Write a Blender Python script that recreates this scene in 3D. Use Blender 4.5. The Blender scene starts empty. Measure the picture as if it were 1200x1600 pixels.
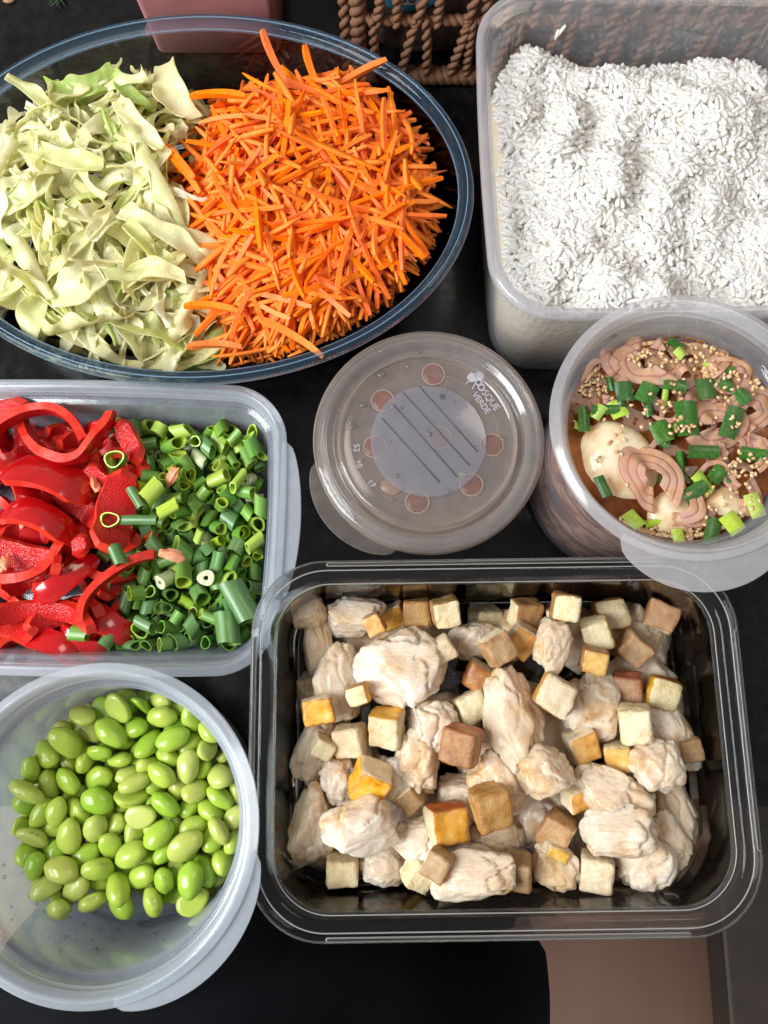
import bpy, math, random
import numpy as np
from mathutils import Vector, Matrix, Euler, noise

# ------------------------------------------------------------------ camera, world, light
scene = bpy.context.scene
PI = math.pi
TILT = math.radians(12.0)
CAM_H = 50.0                       # all lengths below are centimetres, scaled by K to metres
K = 0.01
FOC = 1200.0

cam_data = bpy.data.cameras.new('camera')
cam_data.sensor_fit = 'HORIZONTAL'
cam_data.sensor_width = 36.0
cam_data.lens = 36.0
cam_data.clip_start = 0.01
cam_data.clip_end = 50.0
cam = bpy.data.objects.new('camera', cam_data)
scene.collection.objects.link(cam)
cam.location = (0, 0, CAM_H * K)
cam.rotation_euler = (TILT, 0, 0)
scene.camera = cam

world = bpy.data.worlds.new('World')
scene.world = world
world.use_nodes = True
bg = world.node_tree.nodes['Background']
bg.inputs['Color'].default_value = (1.0, 0.94, 0.90, 1)
bg.inputs['Strength'].default_value = 0.33

def area_lamp(name, loc, target, sx, sy, power, color):
    ld = bpy.data.lights.new(name, 'AREA')
    ld.shape = 'RECTANGLE'; ld.size = sx; ld.size_y = sy
    ld.energy = power; ld.color = color
    o = bpy.data.objects.new(name, ld)
    scene.collection.objects.link(o)
    o.location = loc
    o.rotation_euler = (Vector(target) - Vector(loc)).to_track_quat('-Z', 'Y').to_euler()
    return o
area_lamp('window_light', (-1.25, -0.22, 1.2), (0, 0.08, 0), 0.95, 1.15, 58.0, (0.95, 0.98, 1.0))
area_lamp('ceiling_light', (0.9, 1.0, 1.9), (0, 0.1, 0), 0.7, 0.7, 8.0, (1.0, 0.88, 0.76))

scene.view_settings.view_transform = 'Standard'
scene.view_settings.look = 'None'
scene.view_settings.exposure = 0.0
scene.view_settings.gamma = 1.0
scene.cycles.use_denoising = True
scene.cycles.transparent_max_bounces = 24
scene.cycles.max_bounces = 10
scene.cycles.transmission_bounces = 8
scene.cycles.diffuse_bounces = 5
scene.cycles.glossy_bounces = 4
scene.cycles.caustics_reflective = False
scene.cycles.caustics_refractive = False
scene.cycles.sample_clamp_indirect = 4.0
scene.cycles.sample_clamp_direct = 12.0
scene.render.film_transparent = False

ST, CT = math.sin(TILT), math.cos(TILT)
def at(px, py, z):
    """point (cm) at height z that the photograph shows at pixel px, py"""
    a = (px - 600) / FOC; b = (800 - py) / FOC
    dx, dy, dz = a, b * CT + ST, b * ST - CT
    t = (z - CAM_H) / dz
    return Vector((dx * t, dy * t, z))

def where9(x, y, t):
    a = 'left' if x < -t else ('right' if x > t else ''); b = 'back' if y > t else ('front' if y < -t else '')
    return 'at the ' + ((b + ' ' + a).strip() if a or b else 'middle')
rng = random.Random(7)
U = rng.uniform

# ------------------------------------------------------------------ object helpers
def obj(name, mesh, parent=None, loc=None, rot=None, scale=None):
    o = bpy.data.objects.new(name, mesh)
    scene.collection.objects.link(o)
    if parent is not None: o.parent = parent
    if loc is not None: o.location = Vector(loc) * K
    if rot is not None: o.rotation_euler = rot
    if scale is not None: o.scale = scale if hasattr(scale, '__len__') else (scale,) * 3
    return o

def tag(o, label=None, cat=None, group=None, kind=None):
    if label: o['label'] = label
    if cat: o['category'] = cat
    if group: o['group'] = group
    if kind: o['kind'] = kind
    return o

def empty(name, loc, label, cat, group=None, rotz=0):
    o = bpy.data.objects.new(name, None)
    o.empty_display_size = 0.01
    scene.collection.objects.link(o)
    o.location = Vector(loc) * K
    o.rotation_euler = (0, 0, rotz)
    return tag(o, label, cat, group)

def mesh(name, verts, faces, mats=(), smooth=True, midx=None, sharp=None):
    m = bpy.data.meshes.new(name)
    m.from_pydata([(v[0] * K, v[1] * K, v[2] * K) for v in verts], [], faces)
    for t in mats: m.materials.append(t)
    if midx is not None: m.polygons.foreach_set('material_index', midx)
    if smooth: m.polygons.foreach_set('use_smooth', [True] * len(m.polygons))
    m.update()
    if smooth and sharp: m.set_sharp_from_angle(angle=math.radians(sharp))
    return m

def big_mesh(name, V, F, mats, smooth=True):
    """numpy verts (n,3) in cm and quads (m,4)"""
    m = bpy.data.meshes.new(name)
    m.vertices.add(len(V)); m.vertices.foreach_set('co', (np.asarray(V, dtype=np.float32) * K).ravel())
    F = np.asarray(F, dtype=np.int32); k = F.shape[1]
    m.loops.add(F.size); m.loops.foreach_set('vertex_index', F.ravel())
    m.polygons.add(len(F)); m.polygons.foreach_set('loop_start', np.arange(0, F.size, k, dtype=np.int32))
    m.polygons.foreach_set('loop_total', np.full(len(F), k, dtype=np.int32))
    for t in mats: m.materials.append(t)
    m.update(calc_edges=True); m.validate()
    if smooth: m.polygons.foreach_set('use_smooth', [True] * len(m.polygons))
    return m

def rr(a, b, r, nc=10, ne=10, bulge=0.0):
    """rounded rectangle outline, counter-clockwise"""
    r = max(r, 0.02); P = []
    cs = [(a - r, -b + r, -PI/2), (a - r, b - r, 0), (-a + r, b - r, PI/2), (-a + r, -b + r, PI)]
    for i, (cx, cy, a0) in enumerate(cs):
        for k in range(nc + 1):
            t = a0 + (PI/2) * k / nc
            P.append([cx + r * math.cos(t), cy + r * math.sin(t)])
        n = cs[(i + 1) % 4]; t1 = n[2]
        p0 = P[-1]; p1 = [n[0] + r * math.cos(t1), n[1] + r * math.sin(t1)]
        for k in range(1, ne):
            f = k / ne
            P.append([p0[0] + (p1[0] - p0[0]) * f, p0[1] + (p1[1] - p0[1]) * f])
    if bulge:
        for p in P:
            u, v = p[0] / a, p[1] / b
            p[0] += bulge * u * (1 - v * v); p[1] += bulge * v * (1 - u * u)
    return P
def ell(a, b, n=96):
    return [[a * math.cos(2 * PI * k / n), b * math.sin(2 * PI * k / n)] for k in range(n)]

def loft(outline, prof, close=False, cap0=True, cap1=True):
    """outline(inset)->loop ; prof list of (inset, z)"""
    V, F = [], []
    n = None
    for ins, z in prof:
        L = outline(ins); n = len(L)
        V += [(x, y, z) for x, y in L]
    m = len(prof)
    for j in range(m if close else m - 1):
        for i in range(n):
            a, b = j * n + i, j * n + (i + 1) % n
            c, d = ((j + 1) % m) * n + (i + 1) % n, ((j + 1) % m) * n + i
            F.append((a, b, c, d))
    if not close and cap0: F.append(tuple(range(n))[::-1])
    if not close and cap1: F.append(tuple(range((m - 1) * n, m * n)))
    return V, F

def tube(points, radii, n=8, caps=True):
    V, F = [], []
    pts = [Vector(p) for p in points]; up = None
    for i, p in enumerate(pts):
        t = (pts[min(i + 1, len(pts) - 1)] - pts[max(i - 1, 0)]).normalized()
        if up is None:
            up = t.orthogonal().normalized()
        up = (up - t * up.dot(t)).normalized(); s = t.cross(up)
        r = radii[i] if hasattr(radii, '__len__') else radii
        for k in range(n):
            a = 2 * PI * k / n
            V.append(tuple(p + (up * math.cos(a) + s * math.sin(a)) * r))
    for i in range(len(pts) - 1):
        for k in range(n):
            F.append((i * n + k, i * n + (k + 1) % n, (i + 1) * n + (k + 1) % n, (i + 1) * n + k))
    if caps:
        F.append(tuple(range(n))[::-1]); F.append(tuple(range((len(pts) - 1) * n, len(pts) * n)))
    return V, F

def ico(sub):
    import bmesh
    bm = bmesh.new(); bmesh.ops.create_icosphere(bm, subdivisions=sub, radius=1.0)
    V = [v.co.copy() for v in bm.verts]; F = [tuple(v.index for v in f.verts) for f in bm.faces]
    bm.free(); return V, F

def join(parts):
    V, F = [], []
    for v, f in parts:
        o = len(V); V += list(v); F += [tuple(i + o for i in q) for q in f]
    return V, F
def xf(vf, M):
    return [tuple(M @ Vector(v)) for v in vf[0]], vf[1]

# ------------------------------------------------------------------ materials
class N:
    def __init__(s, name):
        s.m = bpy.data.materials.new(name); s.m.use_nodes = True
        s.t = s.m.node_tree; s.t.nodes.clear()
        s.out = s.t.nodes.new('ShaderNodeOutputMaterial')
    def n(s, typ, **kw):
        nd = s.t.nodes.new('ShaderNode' + typ)
        for k, v in kw.items():
            if k.startswith('_'): setattr(nd, k[1:], v)
            else:
                k = k.replace('__', ' ')
                s.set(nd.inputs[int(k[1:])] if k[0] == 'i' and k[1:].isdigit() else nd.inputs[k], v)
        return nd
    def set(s, sock, v):
        if isinstance(v, bpy.types.NodeSocket): s.t.links.new(v, sock)
        elif isinstance(v, bpy.types.Node): s.t.links.new(v.outputs[0], sock)
        else:
            if hasattr(v, '__len__') and len(v) == 3 and sock.type == 'RGBA': v = tuple(v) + (1,)
            sock.default_value = v
    def coord(s, scale=(1, 1, 1), rand=True):
        tc = s.n('TexCoord')
        mp = s.n('Mapping', Vector=tc.outputs['Object'], Scale=tuple(100 * q for q in (scale if hasattr(scale, '__len__') else (scale,) * 3)))
        if rand:
            oi = s.n('ObjectInfo'); ml = s.n('Math', _operation='MULTIPLY', i0=oi.outputs['Random'], i1=37.0)
            cb = s.n('CombineXYZ', X=ml, Y=ml, Z=ml); s.set(mp.inputs['Location'], cb)
        return mp
    def noise(s, scale, vec=None, detail=4, rough=0.6):
        nd = s.n('TexNoise', Scale=scale, Detail=detail, Roughness=rough)
        if vec is not None: s.set(nd.inputs['Vector'], vec)
        return nd.outputs['Fac']
    def ramp(s, fac, stops):
        nd = s.n('ValToRGB', Fac=fac); e = nd.color_ramp.elements
        while len(e) < len(stops): e.new(0.5)
        for el, (p, c) in zip(e, stops):
            el.position = p; el.color = tuple(c) + (1,) if len(c) == 3 else c
        return nd.outputs[0]
    def mix(s, fac, a, b, blend='MIX'):
        nd = s.n('Mix', _data_type='RGBA', _blend_type=blend)
        s.set(nd.inputs['Factor'], fac); s.set(nd.inputs[6], a); s.set(nd.inputs[7], b)
        return nd.outputs[2]
    def bump(s, h, strength=0.3, dist=0.05, normal=None):
        nd = s.n('Bump', Height=h, Strength=strength, Distance=dist * K)
        if normal is not None: s.set(nd.inputs['Normal'], normal)
        return nd.outputs[0]
    def pr(s, color, rough=0.5, bump=None, **kw):
        nd = s.n('BsdfPrincipled'); s.set(nd.inputs['Base Color'], color); s.set(nd.inputs['Roughness'], rough)
        if bump is not None: s.set(nd.inputs['Normal'], bump)
        for k, v in kw.items(): s.set(nd.inputs[k.replace('__', ' ')], v)
        return nd.outputs[0]
    def done(s, shader):
        s.t.links.new(shader, s.out.inputs['Surface']); return s.m
    def varied(s, col, h=0.02, sat=0.1, val=0.15):
        oi = s.n('ObjectInfo').outputs['Random']
        f = s.n('Math', _operation='MULTIPLY', i0=oi, i1=7.13); f = s.n('Math', _operation='FRACT', i0=f)
        f2 = s.n('Math', _operation='MULTIPLY', i0=oi, i1=23.7); f2 = s.n('Math', _operation='FRACT', i0=f2)
        hh = s.n('MapRange', Value=oi); hh.inputs['To Min'].default_value = 0.5 - h; hh.inputs['To Max'].default_value = 0.5 + h
        ss = s.n('MapRange', Value=f); ss.inputs['To Min'].default_value = 1 - sat; ss.inputs['To Max'].default_value = 1 + sat
        vv = s.n('MapRange', Value=f2); vv.inputs['To Min'].default_value = 1 - val; vv.inputs['To Max'].default_value = 1 + val
        nd = s.n('HueSaturation', Hue=hh.outputs[0], Saturation=ss.outputs[0], Value=vv.outputs[0])
        s.set(nd.inputs['Color'], col); return nd.outputs[0]

SSR = (1.0, 0.5, 0.3)
def sss(w, scale=0.3):
    return {'Subsurface__Weight': w, 'Subsurface__Radius': (1.0, 0.6, 0.35), 'Subsurface__Scale': scale * K}

def plastic(name, tint, base=0.30, edge=0.55, rough=0.22, white=0.75, tcol=(0.97, 0.975, 0.98)):
    s = N(name)
    co = s.coord(1, rand=False)
    sm = s.noise(1.1, co, 5, 0.7)
    lw = s.n('LayerWeight', Blend=0.35)
    f = s.n('Math', _operation='MULTIPLY_ADD', i0=lw.outputs['Facing'], i1=edge, i2=base)
    g = s.n('Math', _operation='MULTIPLY_ADD', i0=sm, i1=0.16, i2=-0.08)
    f = s.n('Math', _operation='ADD', i0=f, i1=g, _use_clamp=True)
    bp = s.bump(s.noise(9, co, 2), 0.08, 0.02)
    tr = s.n('BsdfTransparent', Color=tcol)
    tl = s.n('BsdfTranslucent', Color=tuple(min(1, q * white) for q in tint))
    pb = s.pr(tuple(q * white for q in tint), rough, bp, IOR=1.5)
    body = s.n('MixShader', Fac=0.55, i1=tl.outputs[0], i2=pb)
    mx = s.n('MixShader', Fac=f, i1=tr.outputs[0], i2=body.outputs[0])
    gl = s.n('BsdfGlossy', Color=(1, 1, 1), Roughness=0.08, Normal=bp)
    fr = s.n('Fresnel', IOR=1.45)
    fr2 = s.n('Math', _operation='MINIMUM', i0=fr, i1=0.15)
    out = s.n('MixShader', Fac=fr2, i1=mx.outputs[0], i2=gl.outputs[0])
    return s.done(out.outputs[0])

def thin_glass(name, col=(0.97, 0.985, 0.985), ior=1.5):
    s = N(name)
    co = s.coord(1, rand=False)
    bp = s.bump(s.noise(0.8, co, 2), 0.15, 0.03)
    fr = s.n('Fresnel', IOR=ior)
    tr = s.n('BsdfTransparent', Color=col)
    gl = s.n('BsdfGlossy', Color=(1, 1, 1), Roughness=0.03, Normal=bp)
    mx = s.n('MixShader', Fac=fr, i1=tr.outputs[0], i2=gl.outputs[0])
    return s.done(mx.outputs[0])
def real_glass(name, col, rough=0.0, ior=1.48):
    s = N(name)
    g = s.n('BsdfGlass', Color=col, Roughness=rough, IOR=ior)
    return s.done(g.outputs[0])

M = {}
M['pp_cool'] = plastic('frosted_plastic_cool', (0.80, 0.88, 1.0), base=0.15, edge=0.42, white=1.0)
M['pp_tall'] = plastic('frosted_plastic_tall', (0.92, 0.92, 0.98), base=0.10, edge=0.16, white=1.0)
M['pp_warm'] = plastic('frosted_plastic_clear', (0.93, 0.92, 0.97), base=0.09, edge=0.15, white=1.0)
M['pp_lid'] = plastic('frosted_plastic_lid', (0.94, 0.80, 0.70), base=0.09, edge=0.35, rough=0.3, white=0.9)
M['pp_rim'] = plastic('frosted_plastic_rim', (0.84, 0.91, 1.0), base=0.34, edge=0.25, white=1.0)
M['pp_rim_warm'] = plastic('frosted_plastic_rim_warm', (0.94, 0.93, 0.97), base=0.28, edge=0.25, white=1.0)
M['pp_print'] = plastic('lid_frosting', (0.84, 0.85, 0.98), base=0.22, edge=0.1, rough=0.5, white=0.62)
M['glass'] = thin_glass('clear_glass')
M['glass_rim'] = real_glass('thick_glass_rim', (0.93, 0.97, 0.99))
def rim_glass(name, col, dif, k):
    s = N(name)
    g = s.n('BsdfGlass', Color=col, Roughness=0.0, IOR=1.48)
    t = s.n('BsdfTransparent', Color=col)
    m1 = s.n('MixShader', Fac=0.55, i1=g.outputs[0], i2=t.outputs[0])
    d = s.pr(dif, 0.05)
    return s.done(s.n('MixShader', Fac=k, i1=m1.outputs[0], i2=d).outputs[0])
M['glass_sky_tint'] = rim_glass('sky_reflection_glass_rim', (0.88, 0.95, 1.0), (0.22, 0.50, 0.80), 0.028)  # faint blue diffuse paints the sky's reflection into clear rim glass
M['glass_glint'] = rim_glass('painted_glint_glass', (0.95, 0.97, 0.98), (0.75, 0.72, 0.68), 0.30)  # pale diffuse share paints bright highlights into the glass colour
M['glass_glint_blue'] = rim_glass('painted_sky_glint_glass', (0.85, 0.95, 1.0), (0.45, 0.66, 0.85), 0.30)  # painted highlights again, blued to stand for reflected sky
M['glass_rim'] = rim_glass('thick_glass_rim_clear', (0.95, 0.97, 0.98), (0.55, 0.55, 0.55), 0.004)

def make_mats():
    # black polished granite
    s = N('black_granite'); co = s.coord(1, rand=False)
    v = s.n('TexVoronoi', Vector=co, Scale=9.0, _feature='F1')
    sp = s.ramp(v.outputs['Distance'], [(0.0, (0.10, 0.10, 0.11)), (0.07, (0.03, 0.03, 0.032)), (0.14, (0, 0, 0))])
    nz = s.noise(0.9, co, 8, 0.7)
    base = s.ramp(nz, [(0.35, (0.004, 0.004, 0.005)), (0.6, (0.012, 0.011, 0.011)), (0.75, (0.028, 0.022, 0.02))])
    msk = s.ramp(s.noise(3.0, co, 3), [(0.45, (0, 0, 0)), (0.6, (1, 1, 1))])
    spm = s.mix(msk, (0, 0, 0), sp)
    c = s.mix(1.0, base, spm, 'ADD')
    M['granite'] = s.done(s.pr(c, s.ramp(s.noise(1.5, co, 4), [(0.3, (0.10,) * 3), (0.7, (0.24,) * 3)]), IOR=1.5, Specular__IOR__Level=0.22))
    # floor
    s = N('floor_board'); co = s.coord(1, rand=False)
    g = s.noise(0.05, s.coord((1, 0.2, 1), False), 6)
    c = s.ramp(g, [(0.3, (0.17, 0.090, 0.062)), (0.7, (0.235, 0.135, 0.095))])
    M['floor'] = s.done(s.pr(c, 0.5, s.bump(g, 0.1, 0.1)))
    s = N('dark_cupboard_paint'); co = s.coord(1, rand=False)
    c = s.ramp(s.noise(0.3, co, 5), [(0.3, (0.04, 0.03, 0.026)), (0.7, (0.06, 0.045, 0.038))])
    M['cupboard'] = s.done(s.pr(c, 0.5))
    # cloth
    s = N('dark_navy_cloth'); co = s.coord(1, rand=False)
    w = s.n('TexWave', Vector=co, Scale=6.0, Distortion=1.0)
    c = s.ramp(s.noise(0.15, s.coord((1, 0.3, 0.3), False), 6), [(0.3, (0.0015, 0.002, 0.0035)), (0.7, (0.005, 0.0065, 0.011))])
    M['cloth'] = s.done(s.pr(c, 0.9, s.bump(w.outputs['Fac'], 0.3, 0.05), Sheen__Weight=0.02, Specular__IOR__Level=0.1))
    # twine
    s = N('seagrass_twine'); co = s.coord(1, rand=False)
    f = s.noise(5, s.coord((3, 3, 0.6), False), 6, 0.7)
    c = s.ramp(f, [(0.25, (0.09, 0.035, 0.016)), (0.55, (0.22, 0.10, 0.05)), (0.8, (0.34, 0.17, 0.09))])
    M['twine'] = s.done(s.pr(c, 0.75, s.bump(f, 0.6, 0.08)))
    s = N('pink_plastic'); co = s.coord(1, rand=False)
    M['pink'] = s.done(s.pr(s.ramp(s.noise(0.4, co, 3), [(0.3, (0.50, 0.20, 0.20)), (0.7, (0.58, 0.25, 0.24))]), 0.45))
    s = N('brown_wrapper'); co = s.coord(1, rand=False)
    f = s.noise(0.5, co, 6)
    M['wrap'] = s.done(s.pr(s.ramp(f, [(0.3, (0.04, 0.028, 0.022)), (0.7, (0.14, 0.10, 0.085))]), 0.3, s.bump(f, 0.8, 0.6)))
    for nm, c in (('teal', (0.03, 0.22, 0.30)), ('label_white', (0.55, 0.58, 0.6)), ('ink', (0.02, 0.05, 0.12))):
        s = N('print_' + nm); M[nm] = s.done(s.pr(c, 0.4))
    # rice
    s = N('cooked_rice'); co = s.coord(1, rand=False)
    c = s.ramp(s.noise(1.2, co, 3), [(0.3, (0.93, 0.90, 0.83)), (0.7, (0.96, 0.95, 0.92))])
    p = s.pr(c, 0.26, None, IOR=1.4, Subsurface__Weight=0.5, Subsurface__Radius=(1.0, 0.97, 0.92), Subsurface__Scale=0.12 * K)
    tl = s.n('BsdfTranslucent', Color=(0.97, 0.96, 0.92))
    M['rice'] = s.done(s.n('MixShader', Fac=0.28, i1=p, i2=tl.outputs[0]).outputs[0])
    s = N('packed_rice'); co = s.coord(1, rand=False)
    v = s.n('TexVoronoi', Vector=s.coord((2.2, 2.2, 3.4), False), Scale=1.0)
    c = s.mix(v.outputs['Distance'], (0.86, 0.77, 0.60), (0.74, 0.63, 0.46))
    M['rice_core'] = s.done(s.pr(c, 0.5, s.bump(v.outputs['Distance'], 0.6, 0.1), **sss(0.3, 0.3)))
    # edamame
    s = N('edamame_skin'); co = s.coord(1)
    f = s.noise(1.1, co, 4)
    c = s.ramp(f, [(0.3, (0.28, 0.43, 0.035)), (0.65, (0.44, 0.54, 0.08))])
    oi = s.n('ObjectInfo').outputs['Random']
    k = s.ramp(oi, [(0.0, (0.20, 0.43, 0.02)), (0.3, (0.35, 0.50, 0.05)), (0.7, (0.44, 0.54, 0.09)), (0.9, (0.52, 0.55, 0.17)), (1.0, (0.40, 0.38, 0.07))])
    c = s.mix(0.6, c, k)
    M['bean'] = s.done(s.pr(c, 0.22, s.bump(s.noise(4, co, 3), 0.08, 0.05), IOR=1.42, Coat__Weight=0.2, Coat__Roughness=0.12, **sss(0.25, 0.3)))
    s = N('edamame_hilum'); M['hilum'] = s.done(s.pr((0.30, 0.38, 0.08), 0.5))
    # carrot
    s = N('carrot_flesh'); co = s.coord((1, 1, 1))
    f = s.noise(2.5, co, 4)
    c = s.ramp(f, [(0.25, (0.84, 0.15, 0.004)), (0.6, (0.92, 0.205, 0.006)), (0.85, (0.94, 0.28, 0.02))])
    c = s.varied(c, 0.008, 0.04, 0.12)
    M['carrot'] = s.done(s.pr(c, 0.48, s.bump(s.noise(9, s.coord((0.4, 2, 2)), 3), 0.35, 0.04), Specular__IOR__Level=0.3, **sss(0.25, 0.15)))
    # cabbage: pale cream to green by object, whiter along the rib (attribute u)
    s = N('cabbage_leaf'); co = s.coord(1)
    f = s.noise(0.55, co, 5)
    oi = s.n('ObjectInfo').outputs['Random']
    k = s.ramp(oi, [(0.0, (0.95, 0.92, 0.66)), (0.4, (0.94, 0.92, 0.56)), (0.65, (0.96, 0.95, 0.84)), (0.84, (0.86, 0.89, 0.46)), (0.95, (0.68, 0.80, 0.24)), (1.0, (0.48, 0.70, 0.12))])
    c = s.mix(s.ramp(f, [(0.35, (0, 0, 0)), (0.7, (0.55,) * 3)]), k, (0.90, 0.86, 0.50))
    vein = s.n('TexVoronoi', Vector=co, Scale=1.5, _feature='DISTANCE_TO_EDGE')
    vr = s.ramp(vein.outputs['Distance'], [(0.0, (1, 1, 1)), (0.08, (0, 0, 0))])
    c = s.mix(s.n('Math', _operation='MULTIPLY', i0=vr, i1=0.3), c, (0.92, 0.92, 0.80))
    bp = s.bump(vr, 0.25, 0.05)
    p = s.pr(c, 0.20, bp, IOR=1.45)
    tl = s.n('BsdfTranslucent', Color=c, Normal=bp)
    M['cabbage'] = s.done(s.n('MixShader', Fac=0.50, i1=p, i2=tl.outputs[0]).outputs[0])
    # scallion colours
    def scal(nm, a, b, inner=False):
        s = N(nm); co = s.coord((5.0, 5.0, 0.35))
        f = s.noise(1.4, co, 4)
        c = s.ramp(f, [(0.3, a), (0.7, b)])
        c = s.varied(c, 0.012, 0.08, 0.15)
        return s.done(s.pr(c, 0.33, s.bump(f, 0.25, 0.04), **sss(0.15, 0.1)))
    M['sc_dark'] = scal('scallion_dark_green', (0.055, 0.16, 0.035), (0.17, 0.30, 0.11))
    M['sc_mid'] = scal('scallion_green', (0.10, 0.26, 0.03), (0.20, 0.38, 0.07))
    M['sc_lime'] = scal('scallion_lime', (0.30, 0.46, 0.03), (0.44, 0.58, 0.09))
    M['sc_white'] = scal('scallion_pale', (0.60, 0.66, 0.34), (0.72, 0.74, 0.52))
    M['sc_deep'] = scal('scallion_soaked_green', (0.018, 0.075, 0.008), (0.06, 0.18, 0.025))
    # pepper
    s = N('pepper_skin'); co = s.coord(1)
    c = s.ramp(s.noise(0.7, co, 3), [(0.3, (0.40, 0.003, 0.006)), (0.7, (0.56, 0.008, 0.008))])
    M['pep_skin'] = s.done(s.pr(c, 0.16, None, Coat__Weight=0.5, Coat__Roughness=0.08))
    s = N('pepper_inner_flesh'); co = s.coord(1)
    v = s.n('TexVoronoi', Vector=co, Scale=10.0)
    f = s.noise(0.8, co, 4)
    c = s.ramp(f, [(0.3, (0.46, 0.008, 0.010)), (0.62, (0.58, 0.018, 0.016)), (0.85, (0.72, 0.10, 0.05))])
    M['pep_in'] = s.done(s.pr(c, 0.22, s.bump(v.outputs['Distance'], 0.6, 0.08), IOR=1.45, **sss(0.15, 0.2)))
    s = N('pepper_cut_edge'); co = s.coord(1)
    f = s.noise(1.6, co, 4)
    c = s.ramp(f, [(0.3, (0.60, 0.014, 0.010)), (0.75, (0.76, 0.06, 0.025))])
    M['pep_cut'] = s.done(s.pr(c, 0.3, s.bump(f, 0.3, 0.08), **sss(0.25, 0.2)))
    s = N('pepper_rib'); co = s.coord(1)
    f = s.noise(1.2, co, 4)
    c = s.ramp(f, [(0.3, (0.86, 0.20, 0.09)), (0.6, (0.88, 0.42, 0.24)), (0.8, (0.88, 0.66, 0.46))])
    M['pep_rib'] = s.done(s.pr(c, 0.35, s.bump(f, 0.4, 0.1), **sss(0.3, 0.2)))
    # chicken
    s = N('cooked_chicken'); co = s.coord(1)
    f = s.noise(0.42, co, 6, 0.6)
    c = s.ramp(f, [(0.28, (0.50, 0.28, 0.10)), (0.37, (0.68, 0.50, 0.30)), (0.46, (0.74, 0.62, 0.49)), (0.64, (0.84, 0.77, 0.69))])
    oi = s.n('ObjectInfo').outputs['Random']
    tint = s.ramp(oi, [(0.0, (1.0, 0.98, 0.95)), (0.5, (0.97, 0.90, 0.82)), (0.8, (0.95, 0.84, 0.70)), (1.0, (1.0, 0.96, 0.90))])
    c = s.mix(1.0, c, tint, 'MULTIPLY')
    sp = s.n('TexVoronoi', Vector=co, Scale=2.6)
    pep = s.ramp(sp.outputs['Distance'], [(0.025, (1, 1, 1)), (0.05, (0, 0, 0))])
    c = s.mix(s.n('Math', _operation='MULTIPLY', i0=pep, i1=0.7), c, (0.16, 0.09, 0.05))
    fib = s.noise(2.6, s.coord((0.45, 2.2, 1.6)), 6, 0.7)
    fin = s.noise(7.0, co, 5, 0.7)
    clot = s.n('TexVoronoi', Vector=co, Scale=3.4, _feature='SMOOTH_F1').outputs['Distance']; bp = s.bump(fib, 0.6, 0.22); bp = s.bump(s.noise(4.0, co, 4, 0.6), 0.35, 0.16, bp); bp = s.bump(s.noise(12.0, co, 3, 0.7), 0.55, 0.05, bp)
    M['chicken'] = s.done(s.pr(c, s.ramp(fin, [(0.35, (0.16,) * 3), (0.65, (0.42,) * 3)]), bp, IOR=1.45, Coat__Weight=0.3, Coat__Roughness=0.12, **sss(0.7, 0.7)))
    # tofu
    def tofu(nm, st, bs, weave=False, rough=0.5, edge=0.25):
        s = N(nm); co = s.coord(1)
        f = s.noise(1.3, co, 5, 0.65)
        c = s.ramp(f, st)
        hole = s.noise(5.5, co, 4, 0.7)
        bp = s.bump(hole, bs, 0.09)
        if weave:
            tc = s.n('TexCoord'); mp = s.n('Mapping', Vector=tc.outputs['Object'], Scale=(100, 100, 100))
            w1 = s.n('TexWave', Vector=mp, Scale=2.3, Distortion=1.6, _bands_direction='X'); w1.inputs['Detail Scale'].default_value = 2
            w2 = s.n('TexWave', Vector=mp, Scale=2.3, Distortion=1.6, _bands_direction='Y'); w2.inputs['Detail Scale'].default_value = 2
            w3 = s.n('TexWave', Vector=mp, Scale=2.3, Distortion=1.6, _bands_direction='Z')
            mm = s.n('Math', _operation='MULTIPLY', i0=w1.outputs['Fac'], i1=w2.outputs['Fac'])
            mm = s.n('Math', _operation='MULTIPLY', i0=mm, i1=w3.outputs['Fac'])
            c = s.mix(s.ramp(mm, [(0.0, (0.55,) * 3), (0.4, (0, 0, 0))]), c, (0.28, 0.14, 0.06))
            bp = s.bump(mm, 0.5, 0.05, bp)
        c = s.varied(c, 0.012, 0.12, 0.22)
        ra = s.n('Attribute', _attribute_name='rim').outputs['Fac']
        rn = s.n('Math', _operation='MULTIPLY', i0=ra, i1=s.ramp(s.noise(2.0, co, 4), [(0.35, (0.15,) * 3), (0.65, (1,) * 3)]))
        rn = s.n('Math', _operation='MULTIPLY', i0=rn, i1=edge)
        c = s.mix(rn, c, (0.30, 0.11, 0.03))
        return s.done(s.pr(c, rough, bp, **sss(0.2, 0.3)))
    M['tofu_cream'] = tofu('tofu_cream_inside', [(0.3, (0.66, 0.48, 0.24)), (0.5, (0.78, 0.65, 0.40)), (0.7, (0.84, 0.75, 0.54))], 1.0)
    M['tofu_gold'] = tofu('tofu_golden_skin', [(0.3, (0.50, 0.20, 0.03)), (0.45, (0.74, 0.39, 0.05)), (0.7, (0.80, 0.55, 0.17))], 0.35, rough=0.33, edge=0.9)
    M['tofu_brown'] = tofu('tofu_browned_skin', [(0.25, (0.24, 0.09, 0.025)), (0.45, (0.46, 0.25, 0.10)), (0.75, (0.62, 0.43, 0.22))], 0.5, weave=True, edge=0.8)
    M['tofu_dark'] = tofu('tofu_charred_skin', [(0.25, (0.20, 0.055, 0.02)), (0.5, (0.45, 0.15, 0.04)), (0.75, (0.66, 0.32, 0.10))], 0.35, rough=0.35, edge=0.9)
    # eggs tub
    s = N('egg_white'); co = s.coord(1)
    c = s.ramp(s.noise(0.5, co, 4), [(0.35, (0.70, 0.44, 0.22)), (0.5, (0.84, 0.69, 0.46)), (0.7, (0.88, 0.78, 0.60))])
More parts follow.
